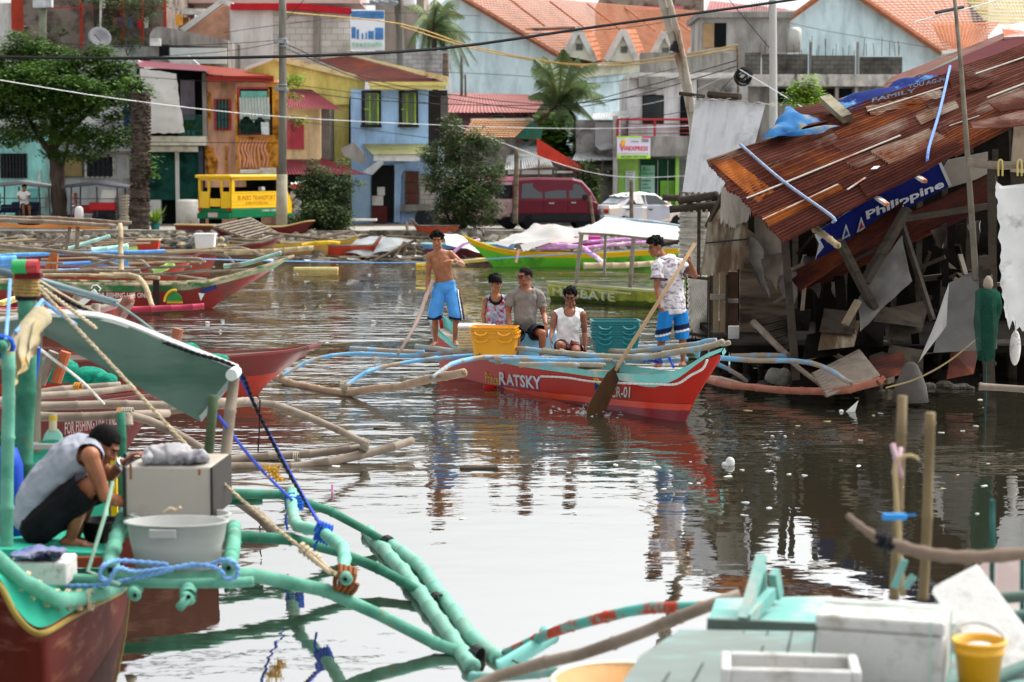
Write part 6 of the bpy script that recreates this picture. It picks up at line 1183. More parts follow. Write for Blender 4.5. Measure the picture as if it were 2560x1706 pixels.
mb=MB();mb.poly([P(2540,310,26),P(2640,300,26),P(2640,440,26),P(2530,430,26)],(0,.1,0));mb.poly([P(2478,470,25.6),P(2490,440,25.6),P(2490,800,25.6),P(2478,800,25.6)],(0,.1,0));mb.one('tan_wall_board',mat('tan board wall','#a3937f',var=.12,dirt='#6d6051',da=.33),'tan wall board above the bamboo rail at the right edge','board')
r=T('hanging_fish_net','green fish net bag hanging from a cord in front of the grey tarpaulin','net',P(2465,900,24.2));mb=MB();c=P(2464,905,24.2);S_=PX(24.2);mb.lathe([(0,0),(18*S_,4*S_),(26*S_,40*S_),(30*S_,100*S_),(34*S_,140*S_),(28*S_,176*S_),(16*S_,184*S_)],c,18);i0=len(mb.v)
for i in range(i0):p=mb.v[i];mb.v[i]=p+V((nz(p,6,1),nz(p,6,4),0))*.05
M_NB=mat('dense green net','#0b4233',rough=.9,var=.5,vs=7,dirt='#08372b',da=.4,ds=9);M_NB.node_tree.nodes['Principled BSDF'].inputs['Alpha'].default_value=.62;mb.build('net_bag',M_NB,r,True);mb=MB();mb.lathe([(8*S_,0),(13*S_,10*S_),(11*S_,24*S_),(4*S_,34*S_)],P(2470,724,24.2),12);mb.build('sack_mouth',mat('cream sack','#877c6c',var=.2),r,True);mb=MB();mb.tube([P(2465,900,24.2),P(2462,1085,24.2)],.012,5);mb.build('cord',mat('dark green cord','#1c3a3a'),r)
mb=MB();mb.tube([P(2478,690,24.6),P(2476,730,24.3)],.02,5);mb.build('hanger',M_IRON,r)
mb=MB();bamboo(mb,[P(2446,966,24.0),P(2640,980,23.8)],.045,.5,8);mb.one('low_bamboo_pole',M_BAM,'bamboo pole lying level just above the water at the right edge','pole',smooth=True)
mb=MB();mb.tube(path([P(2215,970,25.2),P(2290,948,25),P(2370,905,24.8),P(2444,846,24.5)],24),.011,5);mb.one('slack_rope',mat('straw rope','#9c8a66',rough=.9),'slack straw rope sagging from the float up to the fish net','rope')
mb=MB();c=P(2276,986,25.8);mb.lathe([(.24,-.1),(.21,.1),(.15,.25),(.09,.38),(.04,.42),(0,.42)],c,14,None,1.0,.7);mb.one('stone_sack',mat('grey sack','#55514d',rough=.95,var=.15,bump=.5,bs=12),'grey filled sack standing in the water at the shack foot','sack',smooth=True)
mb=MB();mb.ell(P(2538,870,24.4),(.07,.05,.22));mb.tube([P(2538,840,24.4),P(2540,800,24.4)],.01,5);mb.one('spotted_rag',mat('spotted rag','#c9c4bf',dirt='#4a4444',da=.25,ds=9),'small spotted white rag dangling below the torn sacking','rag',smooth=True)
# mats and boards on the ground line
def slat(name,label,q,n,w,m,cat='mat'):
    mb=MB();A,B_,C_,D=[P(*c) for c in q]
    for i in range(n):t=i/(n-1);mb.tube([A.lerp(D,t)+V((0,0,.01*math.sin(i*2.1))),B_.lerp(C_,t)],w,5)
    return mb.one(name,m,label,cat)
slat('bamboo_slat_raft','tilted grey bamboo slat raft lying at the shack foot',[(2030,936,26.6),(2148,876,27.4),(2198,938,26.0),(2066,992,25.4)],26,.02,M_BAM);slat('floor_slats','loose dark floor slats hanging under the plank wall',[(1878,812,28.6),(1972,790,29),(1980,864,28),(1950,880,27.6)],13,.026,M_OLDW)
mb=MB();A,B_,C_,D=P(2014,898,27.4),P(2036,842,28.4),P(2092,876,27.8),P(2012,906,27.0);cloth(mb,A,B_,C_,D,8,8,.02,0,3);mb.one('woven_mat',mat('woven mat','#8b8168',rough=.9,var=.3,vs=14,st=(3,1,1)),'square woven mat leaning among the debris at the shack foot','mat')
mb=MB();corr(mb,P(2150,905,27),P(2260,880,27.4),P(2262,935,26.4),P(2200,950,26),8,.02,5);mb.one('fallen_rusty_sheet',M_RUSTD,'fallen dark rusty sheet beside the slat raft','sheet')
for nm,lb,a,b,w in (('fallen_bamboo','pale bamboo slanting down in front of the loose floor slats',(1882,806,27.6),(1972,888,26.8),.05),('fallen_bamboo','thin bamboo slanting behind the oarsman boat toward the raft',(1975,902,26.6),(2060,968,26.0),.035),('split_stick','thin split stick leaning in the dark doorway near the raft',(2040,862,28),(2120,905,27.6),.04)):
    mb=MB();bamboo(mb,[P(*a),P(*b)],w,.4,7);mb.one(nm,M_BAM,lb,'pole',smooth=True)
for i,(x,y,s_) in enumerate(((1938,940,.14),(1952,948,.12),(1960,935,.10),(2205,985,.07))):
    mb=MB();c=P(x,y,27.6);mb.ell(c,(s_,s_*.8,s_*.8),None,12,8);mb.v=[c+(p-c)*(1+.3*nz(p,9,i)) for p in mb.v];mb.one('foam_lump',mat('dirty foam','#7d7b70',var=.25,vs=6,dirt='#5d5f4e',da=.3),'dirty foam lump caught between the shack stilts','foam','foam lumps among the stilts',smooth=True)
# --- patched shack left of the roof: plywood flap, plank door, lattice, corrugated box
r=T('patched_plywood_shack','narrow patched shack with a peeling plywood flap and plank door','building',P(1810,900,30));M_PLY=mat('peeling plywood','#5c4a39',rough=.9,var=.25,vs=2.2,dirt='#9a917f',da=.30,ds=1.6,st=(2.5,1,.5),bump=.5,bs=14)
mb=MB();A,B_,C_,D=P(1815,466,29.6),P(1882,458,29.4),P(1872,548,29.0),P(1772,560,29.2);cloth(mb,A,B_,C_,D,16,14,.05,-.05,2,2,(0,-1,0));mb.build('upper_flap',M_PLY,r,True)
def fl(u,v):
    p=bil(P(1770,556,29.1),P(1872,546,28.9),P(1858,670,28.7),P(1750,688,28.9),u,v);return p+V((0,-.05*nz((u*6,v,0),1,4),(-.10*abs(nz((u*14,0,0),1,2)) if v==1 else 0)))
mb=MB();mb.grid(fl,40,12);mb.build('lower_flap',M_PLY,r,True)
def vf(u,v):
    p=bil(P(1803,470,29.35),P(1883,456,29.2),P(1876,545,28.85),P(1800,560,29.0),u,v);return p+V((0,-.02,(.22*(1-abs(2*u-1))*-.4+.13*nz((u*16,0,0),1,6)) if v>.95 else 0))
mb=MB();mb.grid(vf,40,10);mb.build('grey_veneer',mat('grey veneer','#a39c90',rough=.9,var=.12,vs=3,st=(4,1,.5),dirt='#77705f',da=.3),r,True)
mb=MB();mb.tube([P(1764,608,28.95),P(1870,598,28.75)],.012,5);mb.build('batten_wire',M_IRON,r);mb=MB();mb.beam(P(1820,462,29.5),P(1768,568,29.2),.07,.06);mb.build('edge_batten',M_OLDW,r)
mb=MB()
for x0,x1 in ((1783,1798),(1799,1814),(1815,1818)):mb.pbox(x0,676,x1,832,29.8+.02*(x0%2),.06)
mb.build('plank_door',mat('tan planks','#8f7f66',rough=.85,var=.2,vs=3,st=(3,1,.4),dirt='#5f523f',da=.3),r);mb=MB();mb.pbox(1776,736,1814,750,29.7,.05);mb.pbox(1808,748,1846,758,29.7,.05);mb.build('door_rail',mat('grey rail','#8d877a',var=.2),r)
mb=MB();mb.pbox(1818,680,1846,826,29.9,.05);mb.build('brown_board',mat('brown board','#5a4538',var=.25,vs=4),r);mb=MB();mb.pbox(1814,668,1820,870,29.6,.1);mb.pbox(1772,560,1779,862,29.8,.1);mb.pbox(1784,836,1850,846,29.5,.08);mb.build('door_post',M_OLDW,r);mb=MB();mb.pbox(1822,816,1848,848,29.4,.08);mb.build('white_board',M_WHITE,r)
mb=MB();A,B_,C_,D=P(1885,480,29.4),P(1965,600,28.2),P(1974,700,28.2),P(1888,650,29.3);cloth(mb,A,B_,C_,D,16,16,.08,.06,2,8,(0,-1,0));mb.build('grey_sacking',mat('brown grey sacking','#6b6258',rough=.95,var=.2,vs=3,dirt='#453e36',da=.36),r,True)
mb=MB();A,B_,C_,D=P(1868,590,28.9),P(1898,600,28.7),P(1925,745,28.6),P(1885,690,28.8);cloth(mb,A,B_,C_,D,12,14,.10,.05,3,18,(0,-1,0),.06);mb.build('torn_cloth',M_GCL,r,True)
r=T('white_zinc_shack','pale corrugated zinc shack top standing left of the rusty roof','building',P(1800,490,35));mb=MB();A,B_,C_,D=P(1738,250,35.5),P(1706,480,35.2),P(1852,494,34.6),P(1912,262,35.0)
for k,(u0,u1) in enumerate(((0,.26),(.255,.52),(.515,.78),(.775,1.0))):
    mb=MB();mb.grid(lambda u,v:bil(A,B_,C_,D,v,lerp(u0,u1,u))+V((0,-.02*k-.004*math.sin(u*3*6.28)+.05*nz((u*2,v*4,k),1,3),0)),24,10);mb.build('wall_sheet',mat('pale zinc wall','#cfcfd0',rough=.6,var=.08,vs=1.5,metal=.1,dirt='#8f8d8a',da=.28,ds=1.2),r)
mb=MB();mb.grid(lambda u,v:bil(P(1728,240,35.4),P(1940,258,34.8),P(1940,266,36),P(1735,244,36.6),u,v)+V((0,-.05*math.sin(u*60),.05*nz((u*12,v,0),1,2))),60,6);mb.build('roof_edge',mat('white torn sheet','#c9c6c2',var=.1,dirt='#6b5a4a',da=.36,ds=2.5),r,True)
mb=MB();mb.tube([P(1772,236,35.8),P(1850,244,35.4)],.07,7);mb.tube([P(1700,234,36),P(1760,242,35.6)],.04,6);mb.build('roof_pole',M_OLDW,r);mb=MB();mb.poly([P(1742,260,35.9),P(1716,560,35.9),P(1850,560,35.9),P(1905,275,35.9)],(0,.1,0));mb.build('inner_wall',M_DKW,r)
r=T('bamboo_fish_pen','woven white bamboo lattice screen below the pale zinc shack','screen',P(1740,850,33));M_LAT=mat('bleached bamboo','#c9c5ba',rough=.8,var=.25,vs=4,dirt='#5d564a',da=.33)
mb=MB()
for k in range(15):x=1700+k*4.9;mb.tube([P(x+3,484,33.2),P(x,692 if k<12 else 672,33.0)],.022,5)
for k in range(13):y=512+k*14;mb.tube(path([P(1697,y,32.9),P(1730,y+4*math.sin(k),33.05),P(1770,y+2,32.9)],6),.024,5)
mb.build('upright_weave',M_LAT,r);mb=MB()
for k in range(-9,9):x=1720+k*6.2;a=max(0,(1720-x));y0=690+(a*1.9 if a>0 else 0);x0=max(x,1720);x1=min(x0+(846-y0)/1.9,1773);y1=y0+(x1-x0)*1.9;mb.tube([P(x0,y0,32.6),P(x1,y1,32.5)],.026,5)
for k in range(13):
    x=1726+k*9;x0=min(x,1773);y0=690+max(0,x-1773)*1.9;x1=max(1720,x0-(846-y0)/1.9);y1=y0+(x0-x1)*1.9;mb.tube([P(x0,y0,32.66),P(x1,y1,32.56)],.022,5)
mb.build('diagonal_weave',M_LAT,r);mb=MB();mb.tube([P(1720,692,32.4),P(1774,698,32.4)],.03,6);mb.tube([P(1720,834,32.4),P(1774,842,32.4)],.03,6);mb.tube([P(1776,690,32.4),P(1774,858,32.4)],.05,6);mb.tube([P(1748,500,32.8),P(1745,840,32.6)],.03,6);mb.build('frame',M_OLDW,r)
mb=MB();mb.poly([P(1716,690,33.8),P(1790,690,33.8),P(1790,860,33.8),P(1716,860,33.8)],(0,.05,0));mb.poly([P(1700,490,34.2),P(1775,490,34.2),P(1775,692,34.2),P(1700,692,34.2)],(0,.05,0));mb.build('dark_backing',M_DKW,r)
for nm,lb,a,b,w in (('jutting_beam','dark rough beam jutting left under the pale zinc shack',(1674,524,32.6),(1792,512,32.6),.12),('jutting_beam','round grey beam end jutting left above the rough dark beam',(1656,494,33.4),(1706,496,33.4),.11),('jutting_beam','short timber between the lattice top and the plywood flap',(1700,502,32.8),(1792,488,32.2),.13),('mooring_stub','short bamboo stub poking left from the lattice screen',(1655,612,33.4),(1700,604,33.4),.07)):
    mb=MB();mb.tube(path([P(*a),P(*b)],6),w*.5,8);mb.one(nm,M_OLDW,lb,'timber',smooth=True)
for k in range(6):
    mb=MB();x=1702+k*15;mb.tube(path([P(x,484,33),P(x+6*math.sin(k*2),505,32.8),P(x-3,528,32.9)],8),.03,6);mb.build('hanging_stick',M_OLDW,r)
for i,x in enumerate((1792,1812,1836,1760,1868)):
    mb=MB();mb.tube([V((P(x,860,29.6).x,29.6,.5)),V((P(x,860,29.6).x,29.6,-.3))],.06,8);mb.one('stilt_post',M_OLDW,'stubby dark stilt post under the patched plywood shack','post','stilts under the patched shack',smooth=True)

q=random.Random(31)
for i in range(36):
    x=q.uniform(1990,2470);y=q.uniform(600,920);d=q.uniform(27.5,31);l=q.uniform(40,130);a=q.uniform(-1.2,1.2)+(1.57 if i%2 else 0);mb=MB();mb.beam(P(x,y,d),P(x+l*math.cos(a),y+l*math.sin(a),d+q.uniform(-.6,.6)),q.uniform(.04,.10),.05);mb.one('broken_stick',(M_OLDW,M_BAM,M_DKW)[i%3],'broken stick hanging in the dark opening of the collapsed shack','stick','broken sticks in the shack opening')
for i in range(9):
    x=(2010,2070,2195,2330,2420,2130,2390,1905,1945)[i];y=(640,700,640,560,560,840,770,640,690)[i];d=q.uniform(27,29) if i<7 else 28;w=q.uniform(30,60);h=q.uniform(50,110);mb=MB();cloth(mb,P(x,y,d),P(x+w,y+q.uniform(-15,10),d),P(x+w*.7,y+h,d-.1),P(x+q.uniform(0,20),y+h*.7,d),10,14,.12,.05,2.5,i*3,(0,-1,0),.08);mb.one('torn_rag',(M_GCL,MATS['brown grey sacking'])[i%2],'torn dusty rag hanging among the shack timbers','rag','torn rags in the shack',smooth=True)
for i,(x0,y0,x1,y1) in enumerate(((2400,240,2480,215),)):
    a=rp(x0,y0);b=rp(x1,y1);w=.05+.02*i;mb=MB();mb.grid(lambda u,v:RS(lerp(a[0],b[0],u),lerp(a[1],b[1],u)+w*v,.10+.02*math.sin((lerp(a[1],b[1],u)+w*v)*NR*6.283)+.05*nz((u*4,v,i),1,2)),12,16);mb.one('loose_rusty_strip',M_RUST2,'loose curled rusty strip lying on the big rusty roof','sheet',None)

q=random.Random(77)
for i in range(16):
    x=q.uniform(1975,2420);y=q.uniform(760,930);d=q.uniform(27.2,28.8);w=q.uniform(40,110);h=q.uniform(30,90);sl=q.uniform(-40,40);mb=MB();mb.poly([P(x,y,d),P(x+w,y+sl*.5,d+.3),P(x+w*.9+sl*.3,y+h+sl*.4,d-.3),P(x-12,y+h,d-.4)],(.01,.03,.01));mb.one('fallen_board',(M_DKW,M_OLDW,M_DKW,M_PLY,M_OLDW,M_RUSTD)[i%6],'fallen board or sheet leaning in the dark wreckage at the shack foot','board','fallen boards at the shack foot')
# ================================================================ THE RED OUTRIGGER BOAT WITH FIVE PEOPLE
M_HR=mat('ratsky red','#b3220d',rough=.35,var=.16,vs=1.2,spec=.18,dirt='#84241a',da=.36,ds=1.2,sharp=.2)
M_LB=mat('light blue worn bamboo','#679fc4',rough=.55,var=.14,vs=2.5,dirt='#8f8270',da=.46,ds=3.4,sharp=.05);M_LBW=mat('worn bamboo with blue','#948976',rough=.6,var=.18,vs=3,dirt='#7399b0',da=.34,ds=3,sharp=.06)
bw=W(1713,1055);ax=V((-.466,.884,0)).normalized()
r,HB=boat('red_outrigger_boat','glossy red outrigger boat with turquoise gunwale carrying five people',bw,ax,6.9,.83,.47,[(0,.98),(.025,.88),(.06,.72),(.11,.60),(.17,.545),(.3,.50),(.6,.47),(.82,.50),(.92,.66),(1,.92)],M_HR,None,M_TURQ,band=.93,deck=.86,keel=-.22,sover=.35,flare=.42,bowp=.42,sternp=.5,hollow=1.1)
RATS=r
sd_=1 if HB.rt.y<0 else-1
for s_ in (-1,1):
    mb=MB();mb.grid(lambda u,v:HB.pt(u,lerp(.89-.12*math.exp(-((u-.12)/.07)**2)+.07*math.exp(-(u/.05)**2),1,v),s_,.008),60,3);mb.build('gunwale_band',M_TURQ,r,True)
def zband(name,m,z0,z1,u1,off):
    mb=MB()
    for s_ in (-1,1):mb.grid(lambda u,v:HB.pt(u*u1,(lerp(z0(u*u1),z1(u*u1),v)-HB.keel)/(HB.h(u*u1)-HB.keel),s_,off),40,3)
    return mb.build(name,m,r,True)
zb=lambda u:.15-.34*u
zband('waterline_band',mat('vermilion band','#c8371a',rough=.25,spec=.6,var=.08),zb,lambda u:zb(u)+.085,.62,.006);zband('boot_top',mat('crimson bottom','#7c1520',rough=.25,spec=.5,var=.15),lambda u:-.2,zb,.5,.006)
def hp(px,py):
    """(u, w) on the near side of the hull that shows at this photo pixel"""
    best=None
    for i in range(0,101):
        for k in range(0,41):
            p=HB.pt(i/100,k/40,sd_);d=p.y/(math.cos(TH));q=p-V((0,0,CAMZ));yy=q.y*math.cos(TH)-q.z*math.sin(TH);zz=q.z*math.cos(TH)+q.y*math.sin(TH)
            e=(1280+q.x/yy*FP-px)**2+(853-zz/yy*FP-py)**2
            if best is None or e<best[0]:best=(e,i/100,k/40)
    return best[1],best[2]
def hull_text(s,x0,y0b,y0t,x1,y1b,y1t,m,name,off=.010,bold=.02,sh=None):
    a=hp(x0,y0b);b=hp(x0,y0t);c=hp(x1,y1b);d=hp(x1,y1t)
    def f(u,v,o):return HB.pt(lerp(lerp(a[0],c[0],u),lerp(b[0],d[0],u),v),lerp(lerp(a[1],c[1],u),lerp(b[1],d[1],u),v),sd_,o)
    if sh:
        mb=MB();letter(mb,s,lambda u,v:f(u+.004,v-.10,off*.6),bold);mb.build('letter_shadow',sh,r)
    mb=MB();letter(mb,s,lambda u,v:f(u,v,off),bold);mb.build(name,m,r)
M_LW=mat('letter white','#c3bcbb',rough=.6,var=.12,vs=8)
hull_text('R',1250,963,929,1266,964,932,M_LW,'lettering',bold=.03,sh=mat('letter blue','#4f6cb0'));hull_text('ATSKY',1268,963,934,1355,974,942,M_LW,'lettering',bold=.03,sh=mat('letter blue','#4f6cb0'))
hull_text('Prince',1215,958,930,1248,962,938,mat('letter yellow','#cdb437',rough=.5),'lettering',bold=.0);hull_text('NCR-01',1514,992,966,1578,995,965,M_LW,'lettering',bold=.01,sh=mat('letter green','#52702f'))
e_=hp(1497,965);c=HB.pt(e_[0],e_[1],sd_,.012)
mb=MB();q0=ax*-1
for a in range(7):mb.ell(c+q0*.05*math.cos(a*.9)+V((0,0,.07+.03*math.sin(a*.9))),(.035,.01,.03))
mb.build('emblem',mat('emblem gold','#c6a236'),r);mb=MB();mb.ell(c+q0*.01,(.05,.012,.08));mb.build('emblem_body',mat('emblem blue','#22406e'),r)
mb=MB();pts=[HB.pt(*hp(x,y),sd_,.014) for x,y in ((1358,941),(1420,946),(1480,953),(1560,959),(1640,963),(1690,958),(1730,941),(1757,919),(1772,902))];pp=path(pts,90)
mb.tube(pp,[.013+.005*(i%2) for i in range(len(pp))],6);mb.build('rope_trim',mat('white rope','#cfc9c4',rough=.8,var=.15,vs=20),r)
mb=MB();mb.grid(lambda u,v:HB.pt(.985,lerp(.6,1,v),lerp(-1,1,u),.02),6,3);mb.build('stern_panel',mat('white stern','#cfd8da'),r)
for u_ in (.25,.45,.62,.8):
    mb=MB();a=HB.pt(u_,.9,1,-.03);b=HB.pt(u_,.9,-1,-.03);mb.beam(a,b,.22,.03);mb.build('thwart',M_PLANK,r)
mb=MB();a=P(1185,905,28.4);c0=HB.pt(.66,.95,1,0).lerp(HB.pt(.66,.95,-1,0),.5)
mb.bevbox(P(1318,868,28.0),(1.0,.5,.42),.03,Matrix.Rotation(.45,3,'Z'));mb.build('engine_box',mat('light blue box','#83b6d2',rough=.5,var=.1,dirt='#6c94a8',da=.2),r)
# outrigger beams, rails and floats
def bb(name,m,pts,rad,tp=.9):
    mb=MB();bamboo(mb,[P(*p) for p in pts],rad,.42,10,tp,wob=.014);return mb.build(name,m,r,True)
bb('outrigger_arm',M_LB,[(1180,878,28.6),(1020,888,28.9),(880,886,29.0),(780,900,28.8),(735,925,28.6),(703,942,28.5)],.032);bb('outrigger_arm',M_LB,[(1060,882,29.4),(960,876,29.5),(874,872,29.5)],.040,.95)
bb('outrigger_arm',M_LB,[(1280,888,27.6),(1150,892,27.6),(1020,905,27.5),(920,930,27.2),(858,968,26.9)],.032);bb('outrigger_arm',M_LB,[(1560,905,25.6),(1400,897,26.2),(1250,893,26.4),(1160,900,26),(1110,920,25.3),(1078,944,24.8)],.034)
bb('outrigger_float',mat('tan bamboo','#96806a',rough=.6,var=.18,vs=2.5,dirt='#7f6a55',da=.3,ds=3),[(684,944,28.6),(760,966,28.0),(840,980,27.2),(930,975,26.4),(1040,957,25.4),(1160,932,24.6)],.054,1.05)
bb('side_rail',M_LBW,[(1040,866,29.0),(1150,878,28.2),(1300,872,27.2),(1380,882,26.6),(1430,892,26.2)],.036);bb('side_rail',M_LBW,[(1360,878,26.6),(1460,888,25.9),(1560,893,25.2),(1650,890,24.6),(1740,872,24.0),(1806,855,23.6)],.042)
bb('side_rail',M_LBW,[(1480,870,26.6),(1560,878,26.0),(1700,866,25.2),(1823,857,24.3)],.036);bb('deck_pole',M_LB,[(1240,897,26.2),(1400,900,25.7),(1530,902,25.2)],.032);bb('deck_pole',M_LBW,[(1300,914,25.4),(1400,915,25.0),(1446,916,24.8)],.034,1);bb('deck_pole',M_LBW,[(1420,912,25.2),(1480,912,25),(1512,914,24.9)],.032,1);bb('deck_pole',M_LB,[(1530,905,25.8),(1640,906,25.8),(1720,898,25.8)],.03)
bb('outrigger_arm',M_LB,[(1590,868,27.0),(1700,862,27.2),(1745,866,27.2)],.034);bb('outrigger_arm',M_LB,[(1790,897,26.2),(1900,900,26.2),(2005,903,26.1),(2070,922,25.8),(2128,958,25.4)],.037);bb('outrigger_arm',M_LB,[(1830,892,27.0),(1968,892,26.8)],.036,1);bb('outrigger_arm',M_LB,[(1780,905,27.6),(1820,925,27.6),(1868,955,27.6)],.034)
M_TERR=mat('terracotta bamboo','#a06a56',rough=.55,var=.15,vs=2.5,dirt='#8a4436',da=.36,ds=2);bb('outrigger_float',M_TERR,[(1765,948,28),(1810,962,27.4),(1860,968,27),(1990,980,26.2),(2100,976,25.6),(2196,956,25.2)],.048,1.1);bb('outrigger_float',mat('pale terracotta bamboo','#ab8c7d',rough=.6,var=.12,dirt='#9d7a6a',da=.25),[(1770,944,28.4),(1800,950,28),(1858,962,27.6)],.042)
mb=MB();mb.tube(path([P(1744,890,24.6),P(1748,862,24.3),P(1765,853,24.2),P(1790,851,24.1)],12),.03,8);mb.build('bow_loop',mat('light blue worn bamboo','#86b9d8'),r,True)
for c,a,b,w in ((P(1404,884,26.3),(1,0,-.1),.055,.007),(P(1245,900,26.15),(1,0,0),.05,.010),(P(858,968,26.9),(1,0,.1),.07,.008),(P(704,943,28.5),(1,0,-.5),.07,.008)):mb=MB();wraps(mb,c,a,b,w,4);mb.build('lashing',mat('pale cord','#8f8676'),r)
mb=MB();rope(mb,[P(1205,838,27.8),P(1202,870,27.4),P(1195,900,26.9),P(1190,868,27.6)],.010);mb.build('lashing',M_IRON,r)
mb=MB()
for i in range(5):rope(mb,[P(1610+i*8,905,25.4),P(1622+i*7,896+4*(i%2),25.3),P(1640+i*4,908,25.4)],.012)
mb.build('blue_cord',mat('blue cord','#3a50b4',rough=.7),r);mb=MB();rope(mb,[P(1672,893,25.2),P(1678,905,25.2),P(1684,918,25.1)],.02);mb.build('blue_cord',mat('blue cord','#3a50b4',rough=.7),r)
# crates on board
M_YC=mat('crate yellow','#dd9a0c',rough=.35,var=.04,spec=.5);M_TC=mat('crate teal','#10747a',rough=.35,var=.06,spec=.5)
def tub(name,label,cx,y0,y1,wpx,d,dep,m,ang,group):
    r_=T(name,label,'crate',P(cx,y1,d),group);z0=P(cx,y1,d).z;z1=P(cx,y0,d).z;w=wpx*PX(d);R_=Matrix.Rotation(ang,3,'Z');c=P(cx,y1,d)
    def ring(z,k,ins=0.):return [c+R_ @ V((sx*(w/2*k-ins)+(0 if abs(sy)==1 else 0),sy*(dep/2*k-ins),z-z0)) for sx,sy in ((-1,-.8),(-.9,-1),(.9,-1),(1,-.8),(1,.8),(.9,1),(-.9,1),(-1,.8))]
    mb=MB();rows=[ring(z0,.86),ring(lerp(z0,z1,.82),.97),ring(z1,1.),ring(z1,.96),ring(lerp(z0,z1,.1),.82)];vs=[p for q in rows for p in q];fs=[(i*8+j,i*8+(j+1)%8,i*8+8+(j+1)%8,i*8+8+j) for i in range(4) for j in range(8)]+[tuple(range(7,-1,-1)),tuple(range(32,40))];mb._add(vs,fs);mb.build('body',m,r_)
    mb=MB()
    for k0,k1,t in ((.76,.82,1.04),(.94,1.0,1.06)):
        ro=[ring(lerp(z0,z1,k0),t),ring(lerp(z0,z1,k1),t)];ri=[ring(lerp(z0,z1,k0),.95),ring(lerp(z0,z1,k1),.95)];vs=ro[0]+ro[1]+ri[1]+ri[0];mb._add(vs,[(i*8+j,i*8+(j+1)%8,((i+1)%4)*8+(j+1)%8,((i+1)%4)*8+j) for i in range(4) for j in range(8)])
    mb.build('rim',m,r_)
    for sx in (-.26,.26):
        mb=MB();q=[c+R_ @ V((w*sx+w*.13*math.cos(a*math.pi/10),-dep/2*1.05-.03*math.sin(a*math.pi/10),(z1-z0)*.72-.045*math.sin(a*math.pi/10))) for a in range(11)];mb.tube(q,.014,6);mb.build('handle',m,r_)
    return r_
G1,G2='stacked yellow crates','stacked teal crates'
tub('yellow_crate','lower of the two yellow plastic crates nested in the boat',1238,828,888,116,27.3,.42,M_YC,-.12,G1);tub('yellow_crate','upper of the two yellow plastic crates nested in the boat',1236,816,858,112,27.3,.42,M_YC,-.12,G1)
for i,(y0,l) in enumerate(((838,'lowest of the four teal crates stacked before the oarsman'),(825,'second teal crate from the bottom of the stack before the oarsman'),(813,'third teal crate from the bottom of the stack before the oarsman'),(800,'topmost of the four teal crates stacked before the oarsman'))):tub('teal_crate',l,1538,y0,y0+44,116,26.4+i*.01,.42,M_TC,.06,G2)
r2=T('woven_basket','square cream woven basket with white rim behind the yellow crates','basket',P(1182,872,28.0));mb=MB();mb.bevbox(P(1190,845,28.2),(.48,.42,.32),.03);mb.build('body',mat('woven cane','#c9b288',rough=.8,var=.25,vs=10,st=(1,1,5),dirt='#8d744d',da=.35,ds=9),r2);mb=MB()
for k in range(7):mb.box(P(1190,826+k*6.5,28.2),(.50,.44,.014))
mb.build('weave_bands',mat('pale cane','#dac9a3',var=.15),r2);mb=MB();mb.bevbox(P(1192,815,28.2),(.54,.46,.05),.02);mb.build('rim',M_WHITE,r2)
# ---- wake round the oar and bow
mb=MB();q=random.Random(5)
for i in range(60):
    x=q.uniform(1375,1605);y=1032+8*math.sin(x*.03)+q.gauss(0,5);c=W(x,y);s=q.uniform(.004,.014)*(1.4 if abs(x-1480)<40 else .8);mb.ell(c+V((0,0,s*.3)),(s*2.2,s,s*.6),None,7,5)
for i in range(36):
    a=q.uniform(0,3.14);c=W(1488+30*math.cos(a),1040-abs(q.gauss(0,14)));mb.ell(c+V((0,0,q.uniform(.0,.12))),(.008,)*3,None,5,4)
M_SPL=mat('splash water','#e6e9ea',rough=.08,var=.05,spec=.6);M_SPL.node_tree.nodes['Principled BSDF'].inputs['Transmission Weight'].default_value=.8;mb.one('splash',M_SPL,kind='stuff',smooth=True)
# ================================================================ PEOPLE
def rotm(r,f,u):return Matrix((r,f,u)).transposed()
def cap(mb,a,ra,b,rb,n=12):
    """tapered limb segment with round ends"""
    a=V(a);b=V(b);t=b-a;L=t.length
    if L<1e-6:mb.ell(a,(ra,ra,ra),None,n,8);return
    t.normalize();pts=[];rr=[]
    for k in (-1,-.92,-.7,-.4):pts.append(a+t*ra*k);rr.append(ra*math.sqrt(max(.0004,1-k*k)))
    pts+=[a,b];rr+=[ra,rb]
    for k in (.4,.7,.92,1):pts.append(b+t*rb*k);rr.append(rb*math.sqrt(max(.0004,1-k*k)))
    mb.tube(pts,rr,n)
def remesh(mb,vox,it=6,fac=.5):
    """one continuous skin over the overlapping volumes"""
    o=bpy.data.objects.new('skin',mb.mesh('skin',MATS['white paint']));COL.objects.link(o)
    m=o.modifiers.new('r','REMESH');m.mode='VOXEL';m.voxel_size=vox
    s=o.modifiers.new('s','SMOOTH');s.factor=fac;s.iterations=it
    me=bpy.data.meshes.new_from_object(o.evaluated_get(bpy.context.evaluated_depsgraph_get()))
    q=MB();q.v=[v.co.copy() for v in me.vertices];q.f=[tuple(p.vertices) for p in me.polygons];q.m=[0]*len(q.f);q.n=[v.normal.copy() for v in me.vertices]
    old=o.data;bpy.data.objects.remove(o);bpy.data.meshes.remove(old);bpy.data.meshes.remove(me);return q
def cut(q,pred):
    keep=[not pred(p) for p in q.v];q.f=[f for f in q.f if all(keep[i] for i in f)];q.m=[0]*len(q.f)
    used=sorted({i for f in q.f for i in f});ix={a:b for b,a in enumerate(used)}
    q.v=[q.v[i] for i in used];q.n=[q.n[i] for i in used];q.f=[tuple(ix[i] for i in f) for f in q.f];return q
